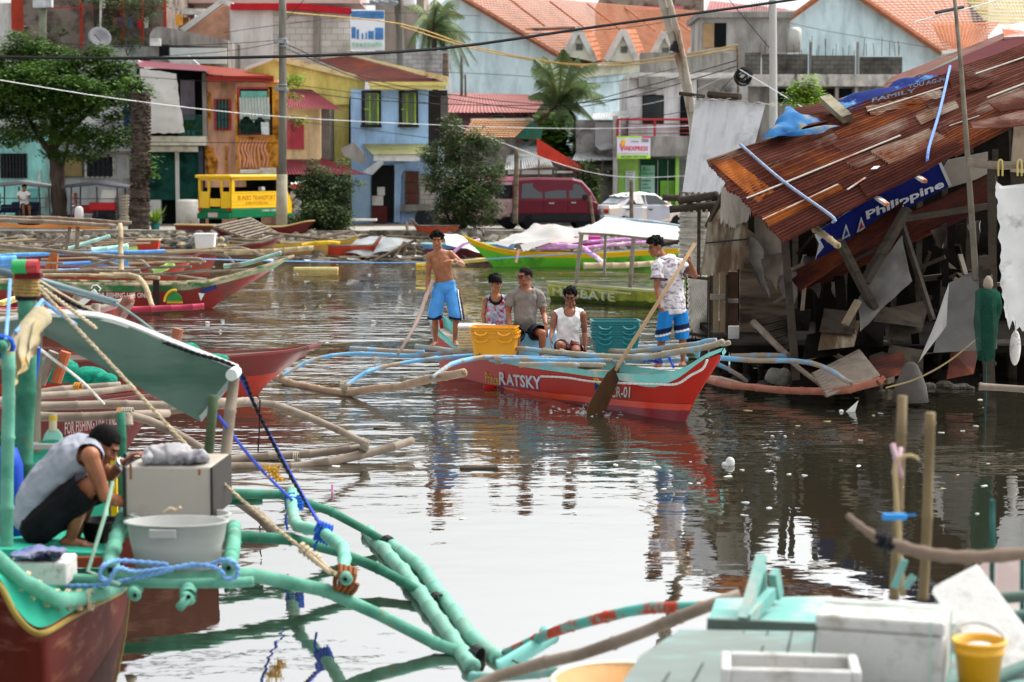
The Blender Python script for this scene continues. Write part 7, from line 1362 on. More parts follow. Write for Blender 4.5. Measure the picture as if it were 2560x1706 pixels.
def wrinkle(q,amp,sc,seed=0.,st=(1,1,1)):
    for i,p in enumerate(q.v):q.v[i]=p+q.n[i]*amp*(nz((p.x*st[0],p.y*st[1],p.z*st[2]),sc,seed)+.5*nz((p.x*st[0],p.y*st[1],p.z*st[2]),sc*2.2,seed+4))
    return q
def hand(mb,w,d,n,side,curl=.4,S=1.,spread=.06,grip=0.):
    """palm, four bent fingers of different lengths and a thumb leaving the side of the palm"""
    d=V(d).normalized();n=(V(n)-d*V(n).dot(d)).normalized();ac=d.cross(n)*side
    mb.ell(w+d*.045*S,(.042*S,.052*S,.017*S),rotm(ac,d,n),12,8)
    for i,L in enumerate((.068,.078,.073,.058)):
        p=w+d*.082*S+ac*(i-1.5)*.021*S;a=0.;dd=(d+ac*(i-1.5)*spread).normalized()
        for k,sg in enumerate((.46,.30,.24)):
            a+=curl*(.7 if k==0 else 1.1);v_=dd*math.cos(a)+n*math.sin(a);e=p+v_*L*sg*S*1.25
            cap(mb,p,(.0095-k*.0009)*S,e,(.0088-k*.0009)*S,8);p=e
    p=w+d*.028*S-ac*.034*S;a1=(d*.7-ac*.75+n*.35).normalized();e=p+a1*.038*S;cap(mb,p,.013*S,e,.0105*S,8)
    a2=(d*.9-ac*.15+n*(.25+curl*.6)).normalized();cap(mb,e,.0105*S,e+a2*.032*S,.009*S,8)
def torso_chain(J,S,infl=0.,wid=(.150,.165,.150,.135,.142,.15),dep=(.075,.100,.105,.092,.100,.105),belly=0.):
    """ellipsoids along the spine from the neck base to the pelvis"""
    sp=path([J['nk'],J['ch'],J['ws'],J['pv']],27);rs=(J['sR']-J['sL']).normalized();rh=(J['hR']-J['hL']).normalized();out=[]
    k=len(sp)-1
    for i,p in enumerate(sp):
        t=i/k;up=(sp[max(i-1,0)]-sp[min(i+1,k)]).normalized();r=rs.lerp(rh,t);r=(r-up*r.dot(up)).normalized();f=up.cross(r)
        x=t*5;a=int(min(4,x));w=lerp(wid[a],wid[a+1],x-a);d=lerp(dep[a],dep[a+1],x-a);b=belly*math.exp(-((t-.68)/.2)**2)
        if t<.06:continue
        out.append((p+f*b*.6,((w+infl)*S,(d+infl+b*.6)*S,(.078+infl*.5)*S),rotm(r,f,up)))
    return out
def body_mb(J,S,belly=0.,hands=True,wid=None,thick=1.):
    mb=MB();kw={'wid':wid} if wid else {}
    for c,r,R_ in torso_chain(J,S,0.,belly=belly,**kw):mb.ell(c,r,R_,16,10)
    rs=(J['sR']-J['sL']).normalized();up=(J['nk']-J['ch']).normalized();fw=up.cross(rs)
    cap(mb,J['sL'].lerp(J['sR'],.12),.052*S,J['sL'].lerp(J['sR'],.88),.052*S)
    for s_ in 'LR':
        a,e,w=J['s'+s_],J['e'+s_],J['w'+s_]
        cap(mb,J['nk']+up*.02,.046*S,a,.046*S);mb.ell(a,(.056*S,)*3)
        cap(mb,a,.050*S*thick,a.lerp(e,.45),.047*S*thick);cap(mb,a.lerp(e,.45),.047*S*thick,e,.036*S*thick)
        cap(mb,e,.036*S*thick,e.lerp(w,.3),.039*S*thick);cap(mb,e.lerp(w,.3),.039*S*thick,w,.025*S)
        h,k,an,to=J['h'+s_],J['k'+s_],J['a'+s_],J['t'+s_]
        cap(mb,h,.082*S*thick,h.lerp(k,.5),.070*S*thick);cap(mb,h.lerp(k,.5),.070*S*thick,k,.050*S);back=((an-k).cross((to-an)).cross(an-k)).normalized()
        if back.length<.1:back=V((0,1,0))
        cm=k.lerp(an,.3)-back*.012;cap(mb,k,.050*S,cm,.053*S*thick);cap(mb,cm,.053*S*thick,an,.031*S);cap(mb,an,.033*S,an+V((0,0,-.035))*S-(to-an).normalized()*.035*S,.030*S)
        fd=(to-an);fd.z *= .5;fl=fd.normalized();sd_=fl.cross(V((0,0,1))).normalized()
        cap(mb,an+V((0,0,-.03))*S,.033*S,to-fl*.05*S,.026*S)
        for i in range(5):b=to-fl*.055*S+sd_*(i-2)*.017*S;cap(mb,b,.014*S,b+fl*(.055-abs(i-1.2)*.008)*S,.010*S,8)
        if hands and ('hd'+s_) in J:
            d,n,cu=J['hd'+s_];hand(mb,w,d,n,1 if s_=='R' else-1,cu,S)
    for s_ in (-1,1):mb.ell(J['ch'].lerp(J['nk'],.25)+rs*s_*.07*S+fw*.062*S,(.075*S,.04*S,.055*S),rotm(rs,fw,up),12,8)
    return mb
def head_mb(mb,c,f,u,S,nk,jaw=1.,hs=1.10):
    S=S*hs
    f=f.normalized();u=(u-f*u.dot(f)).normalized();r=f.cross(u);M_=rotm(r,f,u)
    def e(x,y,z,a,b,d_):mb.ell(c+(r*x+f*y+u*z)*S,(a*S,b*S,d_*S),M_,14,10)
    e(0,-.008,.028,.073,.092,.086);e(0,.022,-.04,.058*jaw,.066,.068);e(0,.068,-.092,.026,.022,.022);e(0,.076,.030,.05,.018,.014)
    for s_ in (-1,1):e(s_*.036,.066,-.018,.026,.024,.026);e(s_*.076,-.008,-.004,.010,.022,.031);e(s_*.045,.03,-.075,.02,.035,.025)
    cap(mb,c+(f*.088+u*.008)*S,.010*S,c+(f*.104-u*.026)*S,.015*S,8)
    for s_ in (-1,1):e(s_*.013,.094,-.030,.010,.012,.009)
    e(0,.088,-.056,.024,.012,.009);e(0,.086,-.068,.020,.012,.009)
    cap(mb,c+(-f*.018-u*.05)*S,.052*S,nk,.056*S)
    return M_,r,f,u
def hair_mb(c,r,f,u,S,style,seed,hs=1.10):
    S=S*hs;q=random.Random(seed);mb=MB();mb.ell(c+(u*.042-f*.012)*S,(.077*S,.094*S,.086*S),rotm(r,f,u),16,12)
    for _ in range(420):
        th=q.uniform(0,6.28);ph=math.acos(q.uniform(-.6,1));d=V((math.sin(ph)*math.cos(th),math.sin(ph)*math.sin(th),math.cos(ph)))
        line=.34 if d.y>.55 else (.0 if d.y>.05 else-.42)                  # hairline: brow, temple, nape
        if style.get('recede') and d.y>.3:line=.66
        if style.get('fringe') and d.y>.3:line=.20
        if d.z<line:continue
        p=c+(r*d.x*.077+f*(d.y*.095-.010)+u*(d.z*.090+.028))*S;L=style['len']*q.uniform(.5,1.25)
        if d.z<.2:L *= style.get('side',.5)
        t=(r*d.x+f*d.y*.8+u*(d.z*.8+style.get('lift',.2))+f*style.get('sweep',0.)+V((q.uniform(-.4,.4),q.uniform(-.4,.4),q.uniform(-.4,.3)))).normalized()
        if style.get('fringe') and d.y>.1:t=(f*.6-u*.8+r*q.uniform(-.3,.3)).normalized();L *= 1.1
        cap(mb,p,.014*S,p+t*L*S,.005*S,6)
    z=remesh(mb,.0075*S,2,.4)
    def off(p):
        g=p-c;y=g.dot(f)/S;h=g.dot(u)/S
        return h<(.058 if style.get('fringe') is None else .03) and y>.055 or h<.012 and-.03<y<=.055 or h<-.045
    return cut(z,off)
SK={}
def skin(name,c):return mat(name,c,rough=.48,var=.09,vs=9,spec=.4,dirt='#5d3220',da=.2,ds=6,sharp=.2)
M_HAIR=mat('black hair','#0c0a09',rough=.75,var=.3,vs=40,spec=.08);M_EYE=mat('eye dark','#1a100c',rough=.2);M_EYEW=mat('eye white','#6e5a4e',rough=.4);M_LIP=mat('lips','#7d4338',rough=.5)
def fold_mat(name,c,**k):return mat(name,c,rough=.8,var=.10,vs=5,bump=.35,bs=9,spec=.2,**k)
def person(name,label,J,S,sk,hair,base,belly=0.,vox=.0065,hm=None,seed=1,glasses=None,jaw=1.,wid=None,thick=1.,cat='person',hs=1.10):
    r=T(name,label,cat,base);mb=body_mb(J,S,belly,True,wid,thick);M_,rr,f,u=head_mb(mb,J['hd'],J['hf'],J['hu'],S,J['nk'],jaw,hs)
    q=remesh(mb,vox,5);q.build('body',sk,r,True);c=J['hd']
    hair_mb(c,rr,f,u,S,hair,seed,hs).build('hair',hm or M_HAIR,r,True)
    S=S*hs
    for s_ in (-1,1):
        e=c+(rr*s_*.031+f*.080+u*.006)*S;mb=MB();mb.ell(e,(.0135*S,.010*S,.0050*S),M_,10,8);o=mb.build('eye',M_EYEW,r,True);mb=MB();mb.ell(e+f*.006*S,(.0075*S,.0055*S,.006*S),M_,8,6);mb.build('iris',M_EYE,o,True)
        mb=MB();cap(mb,c+(rr*s_*.016+f*.092+u*.027)*S,.0055*S,c+(rr*s_*.05+f*.078+u*.028)*S,.004*S,6);mb.build('eyebrow',M_HAIR,r)
    mb=MB();mb.ell(c+(f*.094-u*.061)*S,(.023*S,.008*S,.007*S),M_,10,6);mb.build('mouth',M_LIP,r,True)
    if glasses:
        mb=MB()
        for s_ in (-1,1):
            e=c+(rr*s_*.033+f*.104+u*.004)*S;mb.tube([e+(rr*math.cos(a*.45)*.027+u*math.sin(a*.45)*.019)*S for a in range(15)],.0032*S,6);cap(mb,c+(rr*s_*.06+f*.100+u*.008)*S,.003*S,c+(rr*s_*.080-f*.0+u*.008)*S,.003*S,6)
        cap(mb,c+(-rr*.008+f*.106+u*.006)*S,.003*S,c+(rr*.008+f*.106+u*.006)*S,.003*S,6);mb.build('glasses',glasses,r)
    return r
def shirt(r,J,S,m,name='shirt',sleeves=.55,infl=.022,hem=.86,vox=.009,tank=False,belly=0.,seed=1.,neck=.085,wr=.012,wid=None,extra=None):
    mb=MB();kw={'wid':wid} if wid else {}
    for c,rd,R_ in torso_chain(J,S,infl,belly=belly,**kw):mb.ell(c,rd,R_,16,10)
    up=(J['nk']-J['ch']).normalized();rs=(J['sR']-J['sL']).normalized();fw=up.cross(rs)
    for s_ in (-1,1):mb.ell(J['ch'].lerp(J['nk'],.25)+rs*s_*.07*S+fw*.062*S,((.075+infl*.7)*S,(.04+infl*.7)*S,(.055+infl)*S),rotm(rs,fw,up),12,8)
    for s_ in 'LR':cap(mb,J['nk']+up*.02,(.046+infl*.8)*S,J['s'+s_],((.050 if not tank else .046)+infl*.8)*S)
    q=wrinkle(remesh(mb,vox,6),wr*S,11,seed,(1,1,.7));pv=J['pv'];ax=(pv-J['ch']).normalized();hemp=J['nk']+(pv-J['nk'])*hem;nkp=J['nk']+up*.035*S
    def pred(p):
        if (p-hemp).dot(ax)>0:return True
        if (p-nkp-fw*.02*S).length<neck*S:return True
        if tank:
            for s_ in 'LR':
                if (p-J['s'+s_]-(J['s'+s_]-J['nk']).normalized()*.03*S+up*.02*S).length<.092*S:return True
            g=p-(nkp-up*.02*S+fw*.1*S)
            if (g-fw*g.dot(fw)).length<.078*S and (p-J['ch']).dot(fw)>0:return True
        return bool(extra and extra(p))
    cut(q,pred)
    if not tank:
        for s_ in 'LR':
            a,e=J['s'+s_],J['e'+s_];z=MB();b=a.lerp(e,sleeves+.22);t=(e-a).normalized();h=a.lerp(e,sleeves);cap(z,J['nk'].lerp(a,.6),(.048+infl*.8)*S,a,(.054+infl*.75)*S);cap(z,a,(.054+infl*.75)*S,b,(.054+infl*1.15)*S);z=wrinkle(remesh(z,vox,5),wr*S*.8,13,seed+3)
            cut(z,lambda p:(p-h).dot(t)>0);k=len(q.v);q.v+=z.v;q.n+=z.n;q.f+=[tuple(i+k for i in f) for f in z.f];q.m=[0]*len(q.f)
    return q.build(name,m,r,True)
def shorts(r,J,S,m,ln=.85,flare=.06,infl=.02,waist=.80,vox=.009,name='shorts',seed=3.,wr=.012):
    mb=MB();hems=[]
    for c,rd,R_ in torso_chain(J,S,infl)[-5:]:mb.ell(c,rd,R_,16,10)
    for s_ in 'LR':
        h,k,a=J['h'+s_],J['k'+s_],J['a'+s_]
        if ln<=1:e=h.lerp(k,ln);e2=h.lerp(k,ln+.14)
        else:e=k.lerp(a,ln-1);e2=k.lerp(a,ln-1+.14);
        cap(mb,h,(.088+infl)*S,h.lerp(k,.5),(.082+infl+flare*.4)*S);cap(mb,h.lerp(k,.5),(.082+infl+flare*.4)*S,e if ln<=1 else k,(.062+infl+flare)*S)
        if ln>1:cap(mb,k,(.062+infl+flare)*S,e,(.062+infl+flare)*S);cap(mb,e,(.062+infl+flare)*S,e2,(.062+infl+flare)*S);hems.append((e,(a-k).normalized()))
        else:cap(mb,e,(.062+infl+flare)*S,e2,(.062+infl+flare)*S);hems.append((e,(k-h).normalized()))
    q=wrinkle(remesh(mb,vox,6),wr*S,9,seed,(1,1,.4));wp=J['nk']+(J['pv']-J['nk'])*waist;ax=(J['nk']-J['pv']).normalized()
    def pred(p):
        if (p-wp).dot(ax)>0 and (p-wp).length<.5*S:
            near=False
            for s_ in 'LR':
                h,k=J['h'+s_],J['k'+s_];tt=(p-h).dot(k-h)/(k-h).length_squared
                if tt>.22 and (p-h.lerp(k,min(1,tt))).length<.17*S:near=True
            if not near:return True
        for a,t in hems:
            g=p-a
            if g.dot(t)>0 and (g-t*g.dot(t)).length<.19*S:return True
        return False
    cut(q,pred);return q.build(name,m,r,True),hems
def band(r,name,q_,m,pred,off=.006):
    """trim sewn on a garment: the faces of the garment that satisfy pred, lifted a few millimetres"""
    me=q_.data;o=WL[q_];z=MB();z.v=[v.co+o+v.normal*off for v in me.vertices];z.n=[v.normal for v in me.vertices];z.f=[tuple(p.vertices) for p in me.polygons];z.m=[0]*len(z.f)
    cut(z,lambda p:not pred(p))
    if z.f:return z.build(name,m,q_,True)
def joints(d0,**k):
    J={}
    for n,v in k.items():J[n]=P(v[0],v[1],d0+(v[2] if len(v)>2 else 0)) if not isinstance(v,Vector) else v
    return J
def fin(J,hf,hu=(0,0,1),**h):
    J['hf']=V(hf);J['hu']=V(hu)
    for k,v in h.items():J[k]=v
    return J
M_SK1=skin('tanned skin','#9c6341');M_SK2=skin('brown skin','#8c5638');M_SK3=skin('ruddy skin','#965c44')
# --- shirtless boy standing at the stern, left hand raised, right hand on a crooked pole
J=joints(29.,hd=(1093,602),nk=(1097,632),ch=(1102,656),ws=(1110,692),pv=(1113,722),sR=(1074,640,-.02),sL=(1126,635),eR=(1071,688),wR=(1068,726,-.12),eL=(1157,662,.0),wL=(1136,652,-.24),hR=(1097,733),hL=(1129,733),kR=(1087,790,-.06),kL=(1142,790,-.06),aR=(1089,853),aL=(1137,851),tR=(1079,864,-.14),tL=(1142,864,-.16))
fin(J,(-.05,-1,-.08),hdR=(V((-.05,-.3,-1)),V((1,-.3,0)),.8),hdL=(V((-1,-.15,.05)),V((0,.3,-1)),.25))
r=person('person','shirtless young man in light blue basketball shorts standing at the stern of the red boat',J,.97,M_SK1,{'len':.035,'lift':.3,'sweep':.25,'side':.5},P(1113,864,29),vox=.007,seed=4)
q_,hm=shorts(r,J,.97,mat('sky blue satin','#4d93d6',rough=.35,var=.12,vs=5,bump=.3,bs=8),1.12,.026,.020,.80,seed=5.,wr=.016)
nav=mat('navy trim','#171c38',rough=.6)
band(r,'hem_band',q_,nav,lambda p:any((p-a).dot(t)>-.045 and (p-a).length<.3 for a,t in hm));band(r,'waistband',q_,mat('blue elastic','#3f7fc0'),lambda p:p.z>J['pv'].z+.085)
band(r,'side_stripe',q_,nav,lambda p:p.x>lerp(J['hL'].x+.080,J['kL'].x+.062,clamp((J['hL'].z-p.z)/.34)) and p.z<J['pv'].z+.1,.007);band(r,'side_piping',q_,M_WHITE,lambda p:abs(p.x-lerp(J['hL'].x+.098,J['kL'].x+.082,clamp((J['hL'].z-p.z)/.34)))<.009 and p.z<J['pv'].z,.010)
mb=MB();wraps(mb,J['wL'].lerp(J['eL'],.12),J['eL']-J['wL'],.03,.005,1);mb.build('bracelet',M_WHITE,r);mb=MB();mb.ell(P(1108,695,28.898),(.008,.006,.012));mb.build('navel',M_SK2,r)
# --- boy in patterned tank top
J=joints(28.4,hd=(1239,709),nk=(1240,743),ch=(1241,764),ws=(1243,795),pv=(1244,822),sR=(1216,752),sL=(1265,750),eR=(1208,788,.05),wR=(1214,822,-.05),eL=(1272,786),wL=(1268,816,-.1),hR=(1232,826),hL=(1256,826),kR=(1228,830,-.42),kL=(1258,830,-.42),aR=(1230,880,-.45),aL=(1258,880,-.45),tR=(1230,886,-.6),tL=(1258,886,-.6))
fin(J,(.55,-.8,-.2),hdR=(V((.3,-.3,-.8)),V((1,0,0)),.4),hdL=(V((0,-.5,-.8)),V((-1,0,0)),.4))
r=person('person','boy with a bowl fringe and patterned tank top looking down to the side',J,.93,M_SK1,{'len':.038,'lift':.1,'fringe':True,'side':.4},P(1243,850,28.4),seed=9)
M_PAT=mat('patterned jersey','#5b6488',rough=.7,var=.3,vs=14,col2='#c9ccd6',dirt='#a83a4e',da=.4,ds=13,sharp=.04)
q_=shirt(r,J,.93,M_PAT,'tank_top',tank=True,hem=1.0,seed=2.);nkp=J['nk']
band(r,'piping',q_,mat('black piping','#17171c'),lambda p:any(abs((p-J[s]+V((0,0,.035))).length-.088)<.013 for s in ('sL','sR')) or ((p-nkp-V((0,-.08,-.02))).length<.105));shorts(r,J,.93,mat('denim shorts','#3f5878',rough=.8,var=.2,vs=8),.8,.02,.02)
# --- man in grey T-shirt
J=joints(27.9,hd=(1312,693),nk=(1316,727),ch=(1315,752),ws=(1313,796),pv=(1312,826),sR=(1280,738),sL=(1347,737),eR=(1270,783),wR=(1274,812,-.18),eL=(1360,787),wL=(1364,810,-.30),hR=(1296,830),hL=(1330,830),kR=(1290,838,-.42),kL=(1357,834,-.42),aR=(1292,890,-.40),aL=(1354,890,-.42),tR=(1288,897,-.55),tL=(1352,897,-.58))
fin(J,(-.72,-.65,-.05),hdR=(V((0,-.4,-.9)),V((1,0,0)),.3),hdL=(V((.1,-.3,-.9)),V((-.6,.4,-.4)),.25))
r=person('person','older man in grey T-shirt, glasses and navy shorts looking aside',J,1.0,M_SK3,{'len':.016,'lift':.1,'recede':True,'side':.6},P(1312,860,27.9),belly=.05,hm=mat('greying hair','#1c1917',rough=.75,var=.6,vs=60,spec=.1),glasses=mat('black rim','#101012',rough=.3),seed=12,jaw=1.08,thick=1.08)
shirt(r,J,1.0,fold_mat('grey jersey','#77706a'),'t_shirt',.62,.024,1.02,belly=.05,seed=6.,neck=.094,wr=.016,extra=lambda p:False);shorts(r,J,1.0,fold_mat('navy cotton','#14172a'),.80,.03,.022,.84)
# --- man in white tank top
J=joints(26.9,hd=(1426,743),nk=(1423,779),ch=(1422,802),ws=(1420,840),pv=(1420,868),sR=(1387,789),sL=(1456,787),eR=(1381,826,-.06),wR=(1378,843,-.25),eL=(1462,832,.03),wL=(1463,866,-.04),hR=(1406,870),hL=(1438,870),kR=(1398,862,-.44),kL=(1440,880,-.42),aR=(1404,906,-.30),aL=(1432,906,-.25),tR=(1402,912,-.45),tL=(1430,912,-.4))
fin(J,(-.12,-.95,-.25),hdR=(V((-.1,-.55,-.8)),V((.8,-.2,-.1)),.2),hdL=(V((0,-.1,-1)),V((-1,0,0)),.3))
r=person('person','man in white tank top with glasses sitting in the boat by the teal crates',J,.99,M_SK3,{'len':.026,'lift':.4,'sweep':.2,'side':.4},P(1420,905,26.9),hm=M_HAIR,glasses=mat('wire rim','#4c4640',rough=.3,metal=.4),seed=21,thick=1.03)
shirt(r,J,.99,fold_mat('white ribbed cotton','#dedbd8'),'tank_top',tank=True,hem=1.0,seed=8.,wr=.014);shorts(r,J,.99,fold_mat('maroon cotton','#6d1626'),.50,.01,.015,.90)
# --- oarsman standing in the bow
J=joints(25.6,hd=(1640,618),nk=(1660,653),ch=(1672,682),ws=(1680,738),pv=(1684,778),sR=(1644,668,-.12),sL=(1702,662,.02),eR=(1642,722,-.16),wR=(1648,757,-.26),eL=(1738,690,-.10),wL=(1724,655,-.26),hR=(1666,788,-.05),hL=(1701,788,.03),kR=(1654,848,-.06),kL=(1706,846,0),aR=(1647,908),aL=(1708,903,.02),tR=(1636,917,-.12),tL=(1704,914,-.15))
fin(J,(-.86,-.42,-.30),(-.25,0,1),hdR=(V((.05,-.35,-.8)),V((.9,.2,0)),1.0),hdL=(V((-.05,-.3,.9)),V((-.8,.2,0)),1.0))
r=person('person','young man in white mottled polo shirt and blue shorts rowing with a long oar',J,.985,M_SK2,{'len':.032,'lift':.2,'sweep':.55,'side':.45},P(1680,915,25.6),seed=31)
M_POLO=mat('mottled polo','#c9c6ca',rough=.8,var=.05,vs=4,dirt='#8d7a84',da=.36,ds=13,sharp=.06,bump=.4,bs=10,dst=(1,1,2.2))
q_=shirt(r,J,.985,M_POLO,'polo_shirt',.60,.034,1.06,seed=14.,neck=.075,wr=.020);mt=mat('maroon trim','#4d2a30',rough=.8)
hz_=J['sR'].lerp(J['eR'],.6);ht_=(J['eR']-J['sR']).normalized();band(r,'sleeve_trim',q_,mt,lambda p:-.03<(p-hz_).dot(ht_)<=.01 and (p-hz_).length<.14);hz2=J['sL'].lerp(J['eL'],.6);ht2=(J['eL']-J['sL']).normalized();band(r,'sleeve_trim',q_,mt,lambda p:-.03<(p-hz2).dot(ht2)<=.01 and (p-hz2).length<.14)
mb=MB();up=(J['nk']-J['ch']).normalized();n0=J['nk']+up*.02;a1=V((1,-.15,.25)).normalized();a2=up.cross(a1).normalized()
mb.grid(lambda u,v:n0+(a1*math.cos(u*5.4+3.6)+a2*math.sin(u*5.4+3.6))*lerp(.074,.088+.02*(1-abs(2*u-1)),v)+up*lerp(.052,.012,v),20,3);mb.build('collar',M_POLO,q_,True)
q_,hm=shorts(r,J,.985,mat('bright blue cloth','#1c6fb0',rough=.7,var=.14,vs=6,bump=.3,bs=9),1.02,.016,.016,.95,seed=7.,wr=.016)
zr=J['hR'].z
def st(p,lo,hi):
    mid=(J['kR'].x+J['kL'].x)/2+.01;x=p.x-mid;s_=(zr-p.z)-(.16+(.20*abs(x)*(1 if x>0 else-1)*-1 if True else 0));return lo<s_<hi and p.y<J['pv'].y+.1
band(r,'dark_stripe',q_,nav,lambda p:st(p,-.02,.048));band(r,'white_stripe',q_,M_WHITE,lambda p:st(p,.048,.082))
oar_a=P(1738,609,25.3);oar_b=P(1545,915,25.0);oar_c=W(1481,1043,-.02)
r=T('oar','long wooden oar with a dark wet blade dipped in the water beside the bow','oar',oar_c);mb=MB();mb.tube([oar_a,oar_a.lerp(oar_b,.5),oar_b,oar_b.lerp(oar_c,.1)],[.021,.024,.027,.024],10);mb.build('shaft',mat('oar wood','#a58a68',rough=.6,var=.14,vs=3,dirt='#77604a',da=.3,st=(1,1,.3)),r,True)
t=(oar_c-oar_b).normalized();sd_=t.cross(V((.25,-1,.2))).normalized();nn=t.cross(sd_);mb=MB();Lb=(oar_c-oar_b).length;prof=[(0,.026),(.10,.05),(.2,.085),(.5,.105),(.8,.115),(.95,.10),(1.08,.05)]
pts=[oar_b+t*Lb*a+sd_*w for a,w in prof]+[oar_b+t*Lb*a-sd_*w for a,w in reversed(prof)];mb.poly([p-nn*.011 for p in pts],nn*.022);mb.build('blade',mat('wet oar wood','#452e18',rough=.4,var=.3,vs=4,dirt='#3b2815',da=.42,ds=5,st=(1,1,.4)),r)
# --- crooked pole in the shirtless boy's hand
mb=MB();q=path([P(1083,700,28.95),P(1068,735,28.85),P(1044,800,28.6),P(1020,845,28.4),P(994,888,28.3)],24);mb.tube(q,[.034-.014*i/(len(q)-1)+.003*math.sin(i*2.1) for i in range(len(q))],9);mb.one('crooked_pole',mat('peeled stick','#b09a90',rough=.7,var=.15,vs=4,dirt='#80665a',da=.3),'crooked pale wooden pole held by the shirtless young man','pole',smooth=True)

# --- driver waiting beside the dark tricycle
J=joints(76.3,hd=(61,470),nk=(59,480),ch=(58,489),ws=(60,503),pv=(62,514),sR=(48,484),sL=(70,484),eR=(46,497,-.1),wR=(58,501,-.3),eL=(76,496,-.1),wL=(72,496,-.3),hR=(57,516),hL=(68,516),kR=(58,516,-.45),kL=(74,518,-.42),aR=(60,541,-.4),aL=(74,542,-.38),tR=(58,546,-.55),tL=(76,547,-.5))
fin(J,(.2,-1,-.2),hdR=(V((1,-.2,0)),V((0,0,-1)),.5),hdL=(V((-1,-.2,0)),V((0,0,-1)),.5))
r=person('person','driver in a white shirt and pale shorts seated at the dark tricycle',J,.97,M_SK2,{'len':.02,'side':.5},P(62,548,76.3),vox=.02,seed=3);shirt(r,J,.97,M_WHITE,'t_shirt',.6,.03,1.02,vox=.02);shorts(r,J,.97,mat('pale shorts','#b5aaa0'),.8,.03,.025,.86,vox=.02)
# ================================================================ FOREGROUND: GREEN BOAT, LEFT
# the near boat stands about 12.5 m away: depths and radii below are scaled up about the camera
K=1.2;P_,PX_,wraps_=P,PX,wraps
def P(px,py,d):return P_(px,py,d*K)
def PX(d):return PX_(d*K)
def wraps(mb,c,axis,r,th,turns=4,pitch=None):wraps_(mb,c,axis,r*K,th,turns,(pitch or th*2)*K)
class MK(MB):
    def tube(s,pts,r,*a,**k):MB.tube(s,pts,[x*K for x in r] if isinstance(r,(list,tuple)) else r*K,*a,**k)
    def ell(s,c,r,*a,**k):MB.ell(s,c,[x*K for x in r],*a,**k)
M_GB=mat('mint green paint','#458570',rough=.75,var=.16,vs=4,col2='#6ba48f',dirt='#8a7350',da=.13,ds=5,sharp=.03,spec=.10,bump=.25,bs=22);M_GBD=mat('deep green paint','#2a6550',rough=.75,var=.2,vs=4,col2='#47806a',dirt='#6b5c40',da=.13,ds=5,sharp=.03,spec=.08,bump=.25,bs=22);M_GBF=mat('worn mint float','#6b9f8d',rough=.45,var=.10,vs=4,dirt='#6f8f80',da=.34,ds=6,spec=.12);M_TEAL=mat('teal deck paint','#2f9a80',rough=.5,var=.08,dirt='#2f8a72',da=.25)
M_BLR=mat('blue rope','#4b6f8a',rough=.9,var=.25,vs=30,bump=.6,bs=90);M_ROP=mat('tan rope','#b5a68a',rough=.9,var=.2,vs=40,bump=.5,bs=90);M_NAVR=mat('blue cord','#2a4f94',rough=.8,var=.2,vs=20);M_BKR=mat('black rope','#1b1d22',rough=.8)
GBX=T('green_outrigger_boat','green and maroon outrigger boat in the left foreground with bamboo outriggers','boat',P(150,1600,10.4))
r=GBX
def g(name,m,pts,rad,tp=.95,seg=.5,wob=.006):
    mb=MK();bamboo(mb,[P(*p) for p in pts],rad,seg,14,tp,True,wob);return mb.build(name,m,r,True)
# hull: maroon side with a yellow lip and teal inside, bow at lower left toward the camera
lip=path([P(-60,1400,9.3),P(0,1448,9.25),P(40,1520,9.2),P(80,1562,9.2),P(118,1566,9.25),P(180,1530,9.6),P(235,1500,10.1),P(300,1470,11.2),P(330,1440,12.6)],40)
def hs_(u,v):
    i=u*(len(lip)-1);a=int(min(i,len(lip)-2));p=lip[a].lerp(lip[a+1],i-a);k=v**.8
    return p+V((-.30*k*k+.05*math.sin(v*3.1),.10*k,-1.25*k))
mb=MK();mb.grid(hs_,50,14);mb.build('hull',mat('maroon weathered hull','#45170f',rough=.6,var=.18,vs=1.5,dirt='#66402f',da=.24,ds=3,spec=.06,dst=(1,1,4)),r,True)
mb=MK();mb.tube([p+V((.0,-.02,-.03)) for p in lip],.015,8);mb.build('yellow_lip',mat('worn yellow lip','#7a6a30',rough=.6,var=.2,vs=4,dirt='#6f5b2c',da=.3),r,True)
mb=MK();mb.grid(lambda u,v:(lambda p:p+V((-.22*v,.75*v,.05*v-.14*math.sin(v*3.1416))))(lip[int(u*(len(lip)-1))]),len(lip)-1,8);mb.build('inner_side',M_TEAL,r,True)
mb=MK();letter(mb,'F/B. JO',lambda u,v:(lambda q:q+V((.02,-.02,0)))(hs_(lerp(.50,.72,u)-.02*(1-v),lerp(.62,.30,v))),.02);mb.build('lettering',mat('chalk white letters','#b9a8a2',var=.25,vs=9),r)
mb=MK();mb.poly([P(285,1185,12.6),P(545,1182,13.4),P(545,1420,13.4),P(285,1440,12.6)],(-.2,.9,0));mb.build('aft_hull',mat('maroon weathered hull','#45170f'),r);mb=MK();mb.poly([P(-80,1370,10.0),P(262,1384,10.2),P(262,1330,11.4),P(-80,1318,11.4)],(0,0,-.04));mb.build('deck',M_TEAL,r);mb=MK();mb.poly([P(100,1395,10.05),P(262,1395,10.15),P(262,1420,10.15),P(100,1420,10.05)],(0,.05,0));mb.build('red_deck_edge',mat('brick deck edge','#7d3a26',var=.2),r)
mb=MK();mb.pbox(68,1116,262,1330,11.9,.1);mb.build('cabin_side',mat('teal peeling board','#3fae90',rough=.6,var=.12,dirt='#3a3029',da=.2,ds=1.6,sharp=.03),r);mb=MK();mb.pbox(64,1112,160,1124,11.7,.14);mb.build('cabin_rail',mat('grey rail board','#a19d96'),r)
mb=MK();mb.pbox(-60,1080,30,1330,12.4,.1);mb.build('dark_bulkhead',M_DARK,r)
